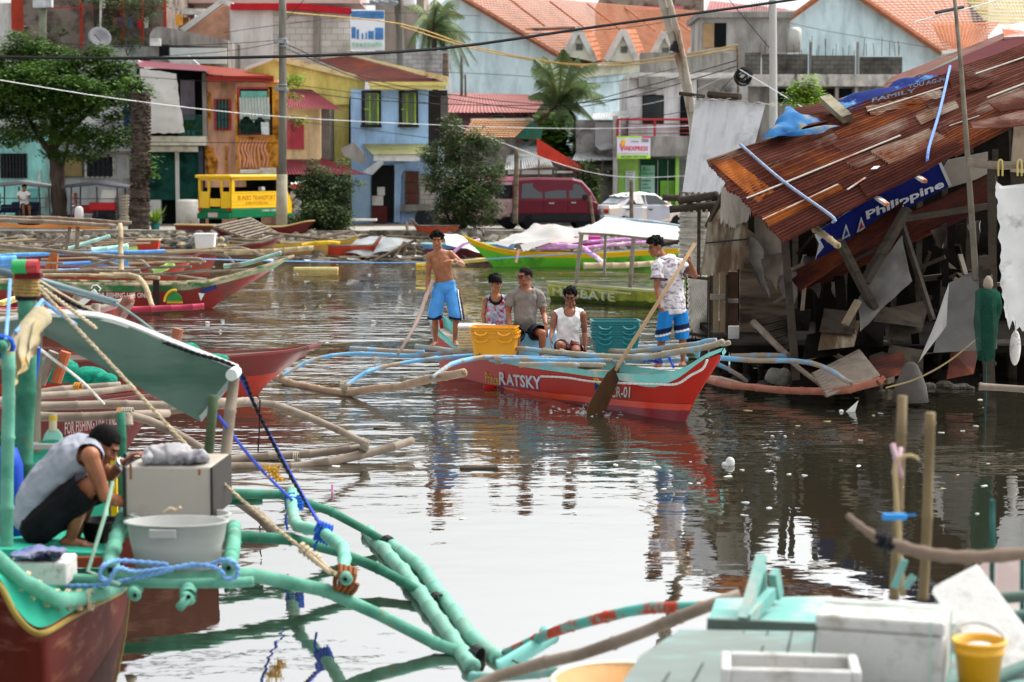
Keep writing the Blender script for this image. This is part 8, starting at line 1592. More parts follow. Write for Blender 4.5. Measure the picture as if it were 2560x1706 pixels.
g('upright_post',M_GB,[(14,1450,10.2),(18,1150,10.2),(20,880,10.2),(26,640,10.4)][0:3],.036);g('upright_post',M_GBD,[(48,1330,11.2),(62,1050,11.2),(70,850,11.2),(68,740,11.2),(66,700,11.2)],.058);g('upright_post',mat('half painted bamboo','#7f7a6b',rough=.7,var=.2,vs=2,dirt='#57a58a',da=.33,ds=2.2,sharp=.05),[(88,1130,11.9),(92,900,11.9),(96,760,11.9)],.035);g('upright_post',M_GBD,[(308,1290,11.6),(304,1150,11.6),(302,1032,11.6)],.028)
# mast-like thin mint tube and poles
g('outrigger_arm',M_GB,[(130,1445,10.2),(350,1438,10.35),(560,1432,10.5),(700,1446,10.63),(850,1490,10.75),(1000,1560,10.63),(1100,1612,10.5),(1185,1642,10.38)],.046,.70,.9);g('deck_pole',M_GB,[(60,1434,10.0),(300,1452,9.9),(480,1456,9.85),(632,1454,9.8)],.026,1.0,.7)
g('outrigger_arm',M_GBD,[(200,1326,12.0),(430,1330,12.1),(620,1345,12.25),(760,1352,12.35),(870,1388,12.4),(980,1440,12.1),(1085,1500,11.65)],.042,.7,.8);g('outrigger_arm',M_GBD,[(330,1234,13.4),(560,1235,13.5),(700,1236,13.6),(790,1262,13.7),(880,1310,13.6),(965,1356,13.4)],.040,.7,.8);g('outrigger_arm',M_GBD,[(560,1250,13.6),(610,1254,13.6),(655,1250,13.6)],.032,1)
g('bow_rail',M_GB,[(-30,1380,9.4),(30,1420,9.4),(80,1478,9.4),(150,1500,9.5),(230,1492,9.8),(300,1468,10.4)],.043,.75,.6)
mb=MK()
for i in range(7):c=P(lerp(62,226,i/6),1455+45*math.sin(min(1,i/3.2)*1.57),9.42+i*.05);wraps(mb,c,(1,0,-.5 if i<2 else 0),.046,.006,2)
mb.build('rope_wrap',M_ROP,r)
for pts,rad in ((([(315,1280,11.0),(296,1330,10.5),(278,1400,9.9),(276,1424,9.7)]),.039),(([(585,1320,11.2),(580,1370,10.4),(572,1420,9.8)]),.038),(([(342,1470,9.9),(330,1480,9.7),(338,1488,9.5)]),.03),(([(474,1470,9.9),(470,1480,9.7),(472,1492,9.5)]),.036)):g('thwart_pole',M_GB,pts,rad,1.0,.25)
for (x,y,d,rad) in ((276,1424,9.68,.045),(572,1420,9.78,.042),(338,1488,9.48,.03),(472,1492,9.48,.036),(864,1448,10.55,.034)):
    mb=MK();c=P(x,y,d-.015);mb.lathe([(0,0),(rad*.36,0),(rad*.36,.015),(0,.015)],c,12,Matrix.Rotation(math.pi/2,3,'X'));mb.build('pole_bore',M_DARK,r)
g('brace_pole',mat('pale mint bamboo','#6aa893',rough=.45,var=.1,vs=4,dirt='#7f9c8a',da=.25),[(732,1232,13.55),(730,1280,13.0),(752,1318,12.3),(810,1334,11.9),(856,1372,11.3),(866,1448,10.62)],.038,.95,.35,.012)
for pts,m,rad in (([(920,1330,13.9),(985,1400,12.9),(1050,1490,11.8),(1120,1580,10.9),(1180,1670,10.12)],M_GBF,.047),([(975,1360,13.45),(1060,1430,12.5),(1130,1530,11.4),(1190,1600,10.7),(1245,1650,10.3)],M_GBF,.044)):g('outrigger_float',m,pts,rad,.95,.42,.012)
for c,d_ in ((P(968,1360,13.4),(1,-1,-.3)),(P(1090,1505,11.65),(1,-1,-.3)),(P(1190,1640,10.35),(1,-.6,-.3))):mb=MK();wraps(mb,c,d_,.05,.006,4);mb.build('lashing',M_IRON,r)
mb=MK();wraps(mb,P(864,1448,10.72),(1,.3,-.3),.06,.014,4);mb.build('lashing',mat('rusty strap','#7a4a2a',var=.3,vs=9),r)
for c,ax_ in ((P(735,1256,13.3),(0,0,1)),(P(808,1332,11.9),(1,0,-.4))):mb=MK();wraps(mb,c,ax_,.052,.010,5);mb.tube(path([c,c+V((-.06,-.05,-.1)),c+V((-.05,-.04,-.22))],6),.008,5);mb.build('blue_lashing',mat('strong blue cord','#1f52b0',rough=.8),r)
mb=MK();twisted(mb,[P(420,1412,9.75),P(300,1402,9.7),P(262,1412,9.6),P(250,1440,9.6),P(272,1452,9.6),P(296,1420,9.6),P(340,1430,9.7),P(430,1420,9.7),P(520,1412,9.7),P(560,1400,9.68),P(590,1412,9.68),P(592,1440,9.7),P(565,1448,9.68),P(548,1424,9.66),P(480,1412,9.7),P(400,1432,9.7),P(260,1462,9.75),P(165,1466,9.8)],.013,90);mb.build('blue_mooring_rope',M_BLR,r,True)
# awning
r=T('grey_awning','grey green tarpaulin awning with white edge over the green boat','awning',P(300,1000,12))
A,B_,C_,D=P(-40,800,11.4),P(590,922,12.2),P(510,1054,10.6),P(-40,830,9.6)
def aw(u,v):
    top=path_pt(u);bot=P(108,838,12.2).lerp(P(505,1054,12.5),u);p=top.lerp(bot,v)
    return p+V((0,-.04*math.sin(v*6+u*2)+.03*nz((u*6,v*3,0),1,3),-.04*math.sin(math.pi*v)*math.sin(math.pi*u)))
_tp=path([P(112,786,11.8),P(270,800,11.9),P(430,860,12.1),P(592,924,12.3)],40)
def path_pt(u):return _tp[int(u*(len(_tp)-1))]
mb=MK();mb.grid(aw,len(_tp)-1,24);mb.build('tarpaulin',mat('grey green tarpaulin','#62786f',rough=.6,var=.12,vs=1.2,dirt='#4a665b',da=.35,ds=1.0,dst=(.6,2,3)),r,True)
mb=MK();mb.grid(lambda u,v:P(lerp(-60,112,u),lerp(808-22*u,855-15*u,v),11.8+v*.4),10,6);mb.build('tarpaulin',mat('grey green tarpaulin','#34493f'),r,True)
mb=MK();mb.tube([P(-60,806,11.8),P(112,785,11.78)] ,.016,6);mb.tube([p+V((0,0,.012)) for p in _tp],.026,6);mb.build('white_hem',M_WHITE,r)
mb=MK();mb.poly([P(505,1054,12.48),P(592,924,12.26),P(580,960,12.3),P(498,1040,12.44)],(0,-.02,0));mb.build('white_flap',mat('pale flap','#a9b0ab'),r)
mb=MK();mb.lathe([(.034,0),(.043,0),(.043,.24),(.034,.24)],P(590,930,12.1),14,Matrix.Rotation(math.pi/2,3,'X'));mb.build('end_tube',mat('pale tube','#b9bfbc'),r)
r=GBX
g('awning_post',M_BAM,[(560,1180,11.9),(572,1060,12.0),(586,938,12.1)],.036);g('awning_post',mat('green black bamboo','#5c5a44',rough=.7,var=.3,vs=4,dirt='#2f4a34',da=.35),[(522,1140,11.3),(530,1060,11.2),(534,990,11.2)],.030)
mb=MK();mb.tube([P(300,1462,9.7),P(330,1400,9.7),P(380,1300,9.7),P(418,1210,9.7)][:1]+[P(220,1428,9.7),P(262,1290,9.8),P(282,1205,9.9)],.010,6);mb.build('split_bamboo_stick',mat('mint stick','#8fae9a',var=.2,vs=8),r)
# steel tube and ropes across
mb=MK();mb.tube([P(-60,665,12.2),P(90,700,12.4),P(290,758,12.8)],.026,10);o_=mb.one('steel_tube',mat('grey blue tube','#58686c',rough=.35,var=.1,metal=.3),'long grey blue tube slanting above the awning at the left','tube',smooth=True)
for nm,lb,pts,rad,m in (('stay_rope','twisted tan stay rope running from the green mast down to the outrigger arm',[(92,716,11.2),(300,935,11.0),(560,1210,10.8),(760,1376,10.6),(840,1436,10.55)],.011,M_ROP),('stay_rope','tan rope from the green mast to the awning edge',[(90,708,11.2),(160,760,11.4),(240,820,11.7)],.012,M_ROP),('black_stay','black stay rope along the top of the awning to the outrigger brace',[(120,730,12),(300,815,12),(470,878,12.1),(592,922,12.2),(640,1020,12.3),(720,1180,12.2),(806,1322,11.85)],.012,M_BKR),('blue_stay','blue cord from the awning corner to the outrigger brace',[(592,926,12.2),(650,1040,12.4),(730,1190,12.2),(800,1312,11.85)],.009,M_NAVR),('blue_stay','second blue cord dropping from the awning post past the yellow fray',[(545,1040,11.8),(640,1160,12.5),(735,1256,13.2)],.010,M_NAVR),('grey_line','thin grey line from the tube end to the awning',[(285,755,12.8),(350,800,12.4),(405,845,12.2)],.007,mat('grey green line','#6f8a88')),('thin_line','thin tan line from the mast lamp along the awning',[(80,690,11.3),(200,760,12.2),(360,838,12.2)],.006,M_ROP),('white_line','white line from the canvas bundle to the bamboo outrigger',[(95,870,11.5),(200,950,12.8),(260,1010,14.5)],.009,M_WHITE),('blue_strap','pale blue strap tied from the green mast down to the post',[(25,700,11),(20,780,10.6),(14,850,10.2)],.010,M_BLR),('blue_strap','pale blue strap from the mast to the canvas bundle',[(106,750,11.1),(70,795,10.8),(38,832,10.5)],.011,M_BLR),('blue_strap','pale blue strap running right from the mast over the awning',[(106,752,11.1),(150,785,11.6),(190,812,11.8)],.011,M_BLR),('tow_line','pale thin mooring line low over the water behind the green arm',[(560,1205,14.2),(640,1210,13.9),(735,1222,13.5)],.008,M_ROP),('hanging_line','thin weighted line hanging over the water right of the awning post',[(650,1000,16.3),(648,1080,16.3),(645,1130,16.3)],.006,M_BKR)):
    mb=MK();(twisted(mb,[P(*p) for p in pts],rad*1.1) if 'tan' in lb or 'black' in lb else mb.tube(path([P(*p) for p in pts],24),rad,6));mb.one(nm,m,lb,'rope')
mb=MK();q=random.Random(3)
for i in range(60):t=i/60;c=P(lerp(668,706,t),lerp(1172,1202,t),12.6);mb.tube([c,c+V((q.uniform(-.06,.06),q.uniform(-.05,.05),q.uniform(-.05,.06)))],.004,4)
mb.one('yellow_fray',mat('yellow fray','#c99a2c'),'tuft of frayed yellow cord on the blue stay','cord')
mb=MK();wraps(mb,P(775,1385,10.58),(.8,0,-.6),.012,.014,5);rope(mb,[P(772,1380,10.58),P(800,1402,10.57),P(826,1432,10.56),P(800,1412,10.54),P(770,1386,10.56)],.012);mb.one('rope_knot',M_ROP,'tan rope knot where the stay meets the outrigger arm','knot')
# mast lamp and canvas bundle
r=T('navigation_lamp','green and red navigation lamp tied on top of the green mast','lamp',P(64,690,11.1));mb=MK();a=P(32,682,11.1);b=P(96,652,11.1);R_=Matrix.Rotation(math.pi/2,3,'Y');x0,x1,xm=a.x,b.x,(a.x+b.x)/2+.01;zc=(a.z+b.z)/2;rad=.048
mb.lathe([(0,x0-xm),(rad,x0-xm)]+[(rad*(1+.04*(i%2)),lerp(x0-xm,0,i/12)) for i in range(1,13)]+[(0,0)],V((xm,11.1*K,zc)),18,R_);mb.build('green_lens',mat('green lens','#1d9a4c',rough=.15,var=.1,spec=.8),r);mb=MK();mb.lathe([(0,0.001)]+[(rad*(1+.04*(i%2)),lerp(0.001,x1-xm,i/12)) for i in range(13)]+[(0,x1-xm)],V((xm,11.1*K,zc)),18,R_);mb.build('red_lens',mat('red lens','#a01a22',rough=.15,var=.1,spec=.8),r);mb=MK();mb.bevbox(V((xm,11.13*K,zc-.06)),(x1-x0+.005,.085,.05),.01);mb.build('lamp_base',mat('maroon lamp base','#5a1a1e',rough=.3),r)
r=GBX;mb=MK();wraps(mb,P(66,712,11.2),(0,0,1),.062,.010,7,.018);mb.build('mast_lashing',mat('hemp lashing','#8f7648',rough=.95,var=.25,vs=40),r);mb=MK();mb.lathe([(.074,-.06),(.08,-.025),(.072,.025)],P(66,728,11.2),14);mb.build('mast_collar',M_BKR,r)
mb=MK();q=path([P(4,905,10.4),P(40,868,10.5),P(80,815,10.7),P(104,790,10.8)],20);mb.tube(q,[.036+.006*math.sin(i*1.3)**2+.02*math.sin(min(1,i/14)*1.57) for i in range(len(q))],16)
A,B_,C_,D=P(12,880,10.30),P(106,782,10.6),P(90,885,10.45),P(30,965,10.25);mb.grid(lambda u,v:bil(A,B_,C_,D,u,v)+V((0,-.035*math.sin(u*17+v*2)*(.3+v),0))+V((nz((u*3,v*3,0),1,2),0,nz((u*4,v*2,5),1,2)))*.05*v,40,16)
mb.one('canvas_bundle',mat('cream canvas','#a3987d',rough=.85,var=.12,vs=3,dirt='#a98a4e',da=.28,ds=3,bump=.5,bs=12),'rolled cream canvas bundle tied to the green posts at the left','canvas',smooth=True)
mb=MK();wraps(mb,P(8,866,10.25),(.3,-1,0),.045,.012,4);o_=mb.one('blue_binding',mat('strong blue cord','#1f52b0'),'strong blue cord binding around the post at the left edge','cord');mb=MK();mb.tube(path([P(96,870,11.3),P(90,920,11.3),P(84,955,11.3)],8),.016,6);mb.build('cord_tail',mat('strong blue cord','#1f52b0'),o_)
mb=MK();bamboo(mb,[P(6,868,10.3),P(4,870,9.95)],.032,.3,12);mb.one('green_pole_end',M_GBD,'cut end of a green bamboo pole at the left edge','pole',smooth=True)
# cargo on the green boat
r=T('white_metal_cabinet','dirty white metal cabinet lying on the green boat in front of the man','cabinet',P(445,1290,10.4));R_=Matrix.Rotation(-.06,3,'Z');c=P(447,1212,10.75);w=222*PX(10.45);mb=MK();mb.bevbox(c,(w,.6,130*PX(10.45)),.014,R_);mb.build('body',mat('dirty enamel','#a29d94',rough=.45,var=.06,vs=1.5,dirt='#9a8f7f',da=.26,ds=2),r)
for x,w_ in ((-w/2-.004,.02),(w/2+.004,.016)):mb=MK();mb.bevbox(c+R_ @ V((x,-.01,0)),(w_,.6,.325),.004,R_);mb.build('edge_seal',mat('dark seal','#33302e'),r)
mb=MK()
for x,h_ in ((-.2,.05),(.17,.02)):mb.box(c+R_ @ V((x*1.2,-.302,.13)),(.014,.004,h_*2),R_)
mb.build('rust_run',mat('rust stain','#8d5a2c',var=.3),r)
mb=MK();i0=0
for x,y,a,b in ((405,1136,.07,.05),(440,1134,.09,.06),(480,1140,.08,.04),(500,1144,.05,.03),(375,1142,.05,.03)):mb.ell(P(x,y,10.6),(a,.09,b),None,20,14)
for i in range(len(mb.v)):p=mb.v[i];mb.v[i]=p+V((nz(p,12,1),nz(p,12,4),nz(p,10,7)+.6*nz(p,26,3)))*.035
mb.one('crumpled_rag',mat('grey rag','#9c9a9c',rough=.9,var=.12,vs=8,dirt='#4a4a55',da=.3,ds=5),'crumpled grey cloth lying on top of the white cabinet','cloth',smooth=True)
def basin(name,label,cx,y0,y1,d,w0,w1,m,dy=.62):
    r_=T(name,label,'basin',P(cx,y1,d));S_=PX(d);c=P(cx,y1,d);hh=(P(cx,y0,d)-c).z;mb=MK();mb.lathe([(0,0),(w1/2*S_,0),(lerp(w1,w0,.5)/2*S_,hh*.5),(w0/2*S_*.98,hh*.96),(w0/2*S_*1.05,hh*.97),(w0/2*S_*1.05,hh),(w0/2*S_*.96,hh),(w1/2*S_*.97,.01),(0,.01)],c,36,None,1,dy);mb.build('bowl',m,r_,True)
    mb=MK();mb.bevbox(c+V((-w0*S_*.08,-w0/2*S_*dy*1.03,hh*.84)),(w0*S_*.27,.03,hh*.2),.008);mb.build('handle',m,r_);return r_
M_BAS=mat('grey white plastic','#979894',rough=.5,var=.06,vs=1.5,dirt='#8d918a',da=.35,ds=2.5,dst=(1,1,3));basin('wash_basin','large grey white plastic basin standing on the green poles',442,1302,1418,10.0,254,205,M_BAS);basin('wash_basin','second pale basin nested behind the large front basin',452,1284,1400,10.45,248,200,M_BAS)
mb=MK();rope(mb,[P(410,1282,10.2),P(425,1272,10.2),P(440,1276,10.2),P(452,1268,10.2)],.010);mb.one('white_rope_end',M_ROP,'white rope end lying on the rim of the rear basin','rope')
r=T('black_cooking_pot','black cooking pot on deck behind the green pole','pot',P(248,1352,10.8));mb=MK();S_=PX(10.8);mb.lathe([(0,0),(34*S_,2*S_),(42*S_,24*S_),(46*S_,56*S_),(48*S_,58*S_),(44*S_,56*S_),(30*S_,6*S_),(0,6*S_)],P(250,1355,10.8),24);mb.build('pot_body',mat('soot black','#151413',rough=.6),r,True);mb=MK();mb.tube([P(250,1300,10.8)+V((48*S_*math.cos(a*.3),48*S_*math.sin(a*.3),0)) for a in range(22)],.005,5);mb.build('rim',mat('pot rim','#4b4744',metal=.5),r)
r=T('foam_box','small white foam box with dark clothes on its lid at the green bow','box',P(110,1430,9.8));mb=MK();mb.bevbox(P(108,1424,9.9),(.35,.30,.145),.014);mb.build('body',mat('speckled foam','#c9c6c2',rough=.8,var=.05,dirt='#8f8b84',da=.2,ds=14),r)
mb=MK()
for x,y,a,b in ((60,1386,.08,.02),(100,1384,.08,.022),(140,1382,.06,.03),(75,1390,.09,.015)):mb.ell(P(x,y,9.85),(a,.10,b),None,16,10)
for i in range(len(mb.v)):p=mb.v[i];mb.v[i]=p+V((nz(p,12,1),nz(p,12,4),nz(p,11,7)))*.03
mb.one('folded_clothes',mat('navy grey clothes','#39488f',rough=.9,var=.2,vs=4,col2='#9b9ca4',dirt='#171a2e',da=.36,ds=4,sharp=.04),'pile of blue and grey clothes on the small foam box','clothes',smooth=True)
r=T('turquoise_bottle_paddle','turquoise paddle blade standing upright with a yellow banded handle','paddle',P(130,1120,12));mb=MK();mb.poly([P(102,1112,11.95),P(112,1085,11.95),P(120,1074,11.95),P(142,1074,11.95),P(152,1085,11.95),P(160,1112,11.95)],(0,.03,0));mb.build('blade',mat('mint blade','#a3d6c9',var=.08),r);mb=MK();mb.tube([P(132,1076,11.96),P(133,1034,11.96)],.024,10);mb.build('handle',mat('cream handle','#cbbf9e',var=.1),r);mb=MK();mb.tube([P(133,1050,11.96),P(133,1040,11.96)],.026,10);mb.build('yellow_band',mat('yellow band','#c9a52c'),r)
mb=MK();mb.ell(P(130,1110,11.8),(.09,.05,.025));mb.one('net_scrap',M_NET,'scrap of green net at the foot of the mint paddle','net',smooth=True)
mb=MK();mb.lathe([(.0,0),(.12,0),(.12,.48),(.085,.6),(0,.62)],P(16,1345,10.9),16);mb.one('blue_jerrycan',mat('royal blue plastic','#2244a8',rough=.4,var=.1),'royal blue plastic drum behind the left green post','drum',smooth=True)
mb=MK();mb.pbox(278,1142,290,1300,11.5,.04);mb.one('yellow_stick',mat('yellow painted board','#cfa514',var=.1),'yellow painted board standing behind the squatting man','board')
mb=MK();A,B_,C_,D=P(312,1130,11.3),P(338,1150,11.2),P(336,1245,11.2),P(314,1240,11.3);cloth(mb,A,B_,C_,D,10,14,.06,0,4,3,(0,-1,0));mb.one('navy_garment',mat('navy garment','#1c2452',rough=.8,var=.2,vs=5),'navy garment hanging beside the white cabinet','clothing',smooth=True)
# --- squatting man
J=joints(10.6,hd=(258,1112,.02),nk=(214,1128,.02),ch=(176,1158,.02),ws=(112,1222,.02),pv=(88,1300,.02),sR=(226,1140,-.17),sL=(226,1140,.20),eR=(262,1242,-.16),wR=(322,1262,-.02),eL=(276,1190,.26),wL=(308,1158,.24),hR=(96,1318,-.10),hL=(96,1318,.10),kR=(226,1212,-.15),kL=(238,1216,.18),aR=(176,1346,-.11),aL=(188,1342,.14),tR=(233,1366,-.10),tL=(240,1360,.18))
fin(J,(.80,-.10,-.62),(.62,0,.80),hdR=(V((1,.2,0)),V((0,.6,-1)),.5),hdL=(V((.75,.05,.65)),V((.5,0,-.8)),.7))
r=person('person','man in grey tank top and black shorts squatting on the green boat',J,1.10,M_SK2,{'len':.004,'lift':.05,'side':.7},P(140,1372,10.6),vox=.0055,seed=41,thick=1.02,hs=.97)
q_=shirt(r,J,1.10,mat('heather tank','#8d909a',rough=.85,var=.06,vs=8,bump=.35,bs=16),'tank_top',tank=True,hem=1.13,seed=5.,vox=.007,wr=.016,infl=.036)
q_,hm=shorts(r,J,1.10,mat('black denim','#121215',rough=.85,var=.25,vs=6,dirt='#202024',da=.3),.96,.022,.02,.76,vox=.008,seed=9.,wr=.016)
mb=MK();wraps(mb,J['wL'].lerp(J['eL'],.14),J['eL']-J['wL'],.030,.008,2);mb.build('wristwatch',mat('watch steel','#a9aca6',metal=.6,rough=.3),r);c=J['hd'];mb=MK();mb.tube([c+V((.11,-.035,-.14)),c+V((.19,-.06,-.24))],.0045,6);mb.build('cigarette',M_WHITE,r)

P,PX,wraps=P_,PX_,wraps_
# ================================================================ FOREGROUND: NEAR BOAT, RIGHT
M_FOAM=mat('white foam','#b9b9b6',rough=.9,var=.05,vs=3,dirt='#8f8a7c',da=.22,ds=8,sharp=.1,bump=.3,bs=70);M_TQ=mat('turquoise plank paint','#6a9f98',rough=.6,var=.1,vs=3,dirt='#9aa29a',da=.42,ds=3,bump=.2,bs=12)
r=T('turquoise_work_boat','turquoise and grey decked boat in the blurred right foreground','boat',P(1900,1650,8.8))
mb=MB();mb.poly([P(1790,1496,9.9),P(2080,1490,9.9),P(2060,1572,9.2),P(1768,1560,9.2)],(0,0,-.05));mb.build('fore_deck',M_TQ,r)
mb=MB();mb.poly([P(1700,1574,9.1),P(2100,1580,9.1),P(2140,1730,8.2),P(1540,1730,8.2),P(1600,1640,8.6)],(0,0,-.06));mb.build('main_deck',mat('grey turquoise deck','#737c78',rough=.8,var=.12,vs=1.5,dirt='#6f9a93',da=.30,ds=1.6,st=(1,3,1)),r)
mb=MB();mb.poly([P(2080,1560,9),P(2700,1560,9.3),P(2700,1760,8),P(2130,1760,8)],(0,0,-.06));mb.build('side_deck',mat('grey turquoise deck','#737c78'),r)
for k in range(7):
    mb=MB();a=P(1740+k*60,1580,9.08);b=P(1650+k*75,1720,8.25);mb.beam(a+V((0,0,.002)),b+V((0,0,.002)),.008,.004);mb.build('plank_seam',mat('dark seam','#3c423f'),r)
mb=MB();mb.beam(P(1768,1562,9.19),P(2050,1574,9.19),.03,.06);mb.build('deck_edge',mat('grey green plank','#54605a'),r)  # edge strip in a darker grey green than the deck
mb=MB();mb.beam(P(1858,1558,9.2),P(1903,1400,9.6),.045,.07);mb.beam(P(1903,1402,9.6),P(1908,1492,9.75),.04,.06);mb.beam(P(1866,1552,9.2),P(1930,1484,9.6),.04,.06);mb.beam(P(1935,1430,9.7),P(1945,1492,9.75),.04,.06);mb.ell(P(1903,1400,9.6),(.028,.03,.028));mb.build('bow_bracket',M_TQ,r)
def rb(name,m,pts,rad,tp=.95):mb=MB();bamboo(mb,[P(*p) for p in pts],rad,.45,12,tp,True,.01);return mb.build(name,m,r,True)
rb('outrigger_arm',mat('red and turquoise worn bamboo','#4f9c92',rough=.6,var=.15,vs=2,dirt='#a03a26',da=.44,ds=5,sharp=.04),[(1262,1632,12),(1330,1604,11.7),(1440,1560,11.2),(1580,1526,10.7),(1680,1516,10.4),(1765,1518,10.2)],.033);rb('outrigger_arm',M_BAM,[(1150,1740,10.6),(1290,1682,10.6),(1450,1640,10.5),(1600,1580,10.3),(1740,1522,10.2),(1850,1488,10.2)],.036);rb('outrigger_stub',mat('turquoise stub','#83c4bb',var=.1),[(1250,1672,11.6),(1320,1630,11.6),(1385,1590,11.8)],.05)
rb('outrigger_stub',M_TQ,[(1180,1690,11.4),(1280,1690,11.2),(1390,1678,11)],.03)
mb=MB();mb.tube(path([P(1255,1630,12),P(1280,1650,11.6),P(1300,1660,11)],8),.006,5);mb.build('wire_tie',M_IRON,r)
def foam(name,label,c,size,rot,open_=False):
    f_=T(name,label,'foam box',c-V((0,0,size[2]/2)));R_=Matrix.Rotation(rot,3,'Z')
    if not open_:
        mb=MB();mb.bevbox(c,size,.014,R_);mb.build('body',M_FOAM,f_);mb=MB();mb.bevbox(c+V((0,0,size[2]/2+.033)),(size[0]*1.02,size[1]*1.02,.062),.016,R_);mb.build('lid',M_FOAM,f_)
        mb=MB();x=size[0]*.40;pts=[R_ @ V((x,-size[1]/2-.008,-size[2]/2)),R_ @ V((x,-size[1]/2-.012,size[2]/2+.066)),R_ @ V((x,size[1]/2,size[2]/2+.068))];mb.tube([c+p for p in pts],.003,5);pts=[R_ @ V((-size[0]/2,.05,size[2]/2+.068)),R_ @ V((size[0]/2+.01,.05,size[2]/2+.068)),R_ @ V((size[0]/2+.01,.05,-size[2]/2))];mb.tube([c+p for p in pts],.003,5);mb.build('green_string',mat('pale green string','#9cc0ae'),f_)
    else:
        t=.04;mb=MB()
        for sx in (-1,1):mb.bevbox(c+R_ @ V((sx*(size[0]/2-t/2),0,0)),(t,size[1],size[2]),.008,R_)
        for sy in (-1,1):mb.bevbox(c+R_ @ V((0,sy*(size[1]/2-t/2),0)),(size[0]-2*t,t,size[2]*.995),.008,R_)
        mb.build('body',M_FOAM,f_);mb=MB();mb.box(c+V((0,0,-size[2]*.28)),(size[0]-2*t,size[1]-2*t,.03),R_);mb.build('stained_bottom',mat('stained foam','#c9c4b5',rough=.9,var=.08,vs=3,dirt='#b5813c',da=.30,ds=3),f_)
    return f_
c=P(2205,1600,8.35);foam('foam_box','large closed white foam box tied with green string in the right foreground',P(2212,1520,8.4)-V((0,0,.40)),(.53,.36,.66),-.30)
c=P(1985,1690,7.9);foam('foam_box','low open white foam box with a stained bottom in the right foreground',c+V((0,.12,-.10)),(.56,.30,.26),-.10,True)
mb=MB();q_=[P(2330,1482,8.9),P(2438,1426,9.0),P(2600,1640,8.5),P(2490,1690,8.4)];mb.poly(q_,(.02,.045,.02));mb.one('foam_board',M_FOAM,'white foam lid leaning upright behind the yellow bucket','foam lid')
b_=T('yellow_bucket','yellow plastic bucket standing beside the large foam box','bucket',P(2445,1760,8.2));S_=PX(8.2);c=P(2445,1760,8.2);hh=(P(2445,1598,8.2)-c).z;mb=MB();mb.lathe([(0,0),(44*S_,0),(60*S_,hh*.8),(64*S_,hh*.80),(65*S_,hh*.84),(62*S_,hh*.86),(64*S_,hh*.94),(70*S_,hh*.95),(70*S_,hh),(63*S_,hh),(58*S_,hh*.75),(42*S_,.02),(0,.02)],c,36);mb.build('bucket_body',mat('bucket yellow','#d9a011',rough=.35,var=.05,dirt='#a8801c',da=.2,spec=.5),b_,True);mb=MB();mb.tube([c+V((66*S_*math.cos(a*.32),66*S_*math.sin(a*.32) ,hh*.98+.05*math.sin(a*.32))) for a in range(10)],.004,5);mb.build('bucket_handle',mat('handle wire','#8f8a80',metal=.5),b_);mb=MB();mb.ell(c+V((0,0,hh*.86)),(.07,.06,.025));mb.build('contents',M_FOAM,b_,True)
b_=T('tan_basin','wide tan basin with a cream rim cut by the bottom edge','basin',P(1555,1800,8.6));S_=PX(8.6);mb=MB();c=P(1555,1782,8.6);mb.lathe([(110*S_,0),(150*S_,.06),(176*S_,.12),(182*S_,.13),(182*S_,.145),(172*S_,.145),(140*S_,.06),(0,.03)],c,36);mb.build('bowl',mat('tan enamel','#b58a5a',rough=.5,var=.15,vs=3,dirt='#8f6a42',da=.3),b_,True);mb=MB();mb.tube([c+V((178*S_*math.cos(a*.185),178*S_*math.sin(a*.185),.145)) for a in range(35)],.012,8);mb.build('rim',mat('cream rim','#d3c9b0'),b_,True)
M_TANB=mat('tan blurred bamboo','#7a6a50',rough=.7,var=.15,vs=2,dirt='#5f523d',da=.35,ds=3)
for lb,pts,rad in (('left of two tan bamboo stakes in the right foreground, beside the hooked stick',[(2236,1500,9.3),(2246,1250,9.3),(2256,990,9.3)],.0245),('right of two tan bamboo stakes in the right foreground, the thicker one',[(2306,1500,9.4),(2318,1280,9.4),(2326,1032,9.4)],.026)):mb=MB();bamboo(mb,[P(*p) for p in pts],rad,.42,12,.95,False,.006);mb.one('bamboo_stake',M_TANB,lb,'stake',smooth=True)
mb=MB();q=path([P(x,y,9.1) for x,y in ((2258,1490),(2248,1350),(2238,1200),(2240,1160),(2258,1142),(2282,1140),(2298,1150))],30);mb.tube(q,[.013-.006*i/(len(q)-1) for i in range(len(q))],8);mb.one('hooked_stick',mat('pale stick','#a3906c',var=.15,vs=4),'pale stick with a hooked top standing before the left tan stake','stick',smooth=True)
mb=MB();mb.tube(path([P(2232,1112,9.2),P(2240,1150,9.15),P(2236,1185,9.18)],8),.014,8);mb.tube(path([P(2252,1122,9.2),P(2246,1160,9.14),P(2254,1190,9.2)],8),.012,8);mb.one('pink_rag',mat('pink rag','#a8728a',col2='#b5b0ae',vs=8,var=.1),'pink and grey rag tied round the left tan stake','rag',smooth=True)
mb=MB();q=path([P(2118,1288,8.6),P(2170,1330,8.6),P(2215,1354,8.6),P(2320,1384,8.6),P(2450,1392,8.6),P(2680,1372,8.6)],40);mb.tube(q,[lerp(.012,.030,min(1,i/20))*(1+.1*math.sin(i*1.7)) for i in range(len(q))],9);mb.one('driftwood_branch',mat('grey brown branch','#75665a',rough=.9,var=.25,vs=4,dirt='#4c4036',da=.3),'long grey brown branch lying level behind the two tan stakes','branch',smooth=True)
mb=MB();mb.bevbox(P(2236,1292,8.55),(.105,.03,.028),.006);mb.tube([P(2265,1288,8.55),P(2290,1288,8.55)],.004,5);mb.one('blue_clip',mat('bright blue plastic','#2f86c9',rough=.4),'small bright blue plastic handle resting near the branch fork','clip');mb=MB();wraps(mb,P(2210,1352,8.6),(1,0,-.3),.022,.010,4);mb.tube([P(2215,1345,8.55),P(2208,1480,8.5)],.004,5);mb.one('black_binding',M_BKR,'black cord binding and thin line hanging at the branch fork','cord')
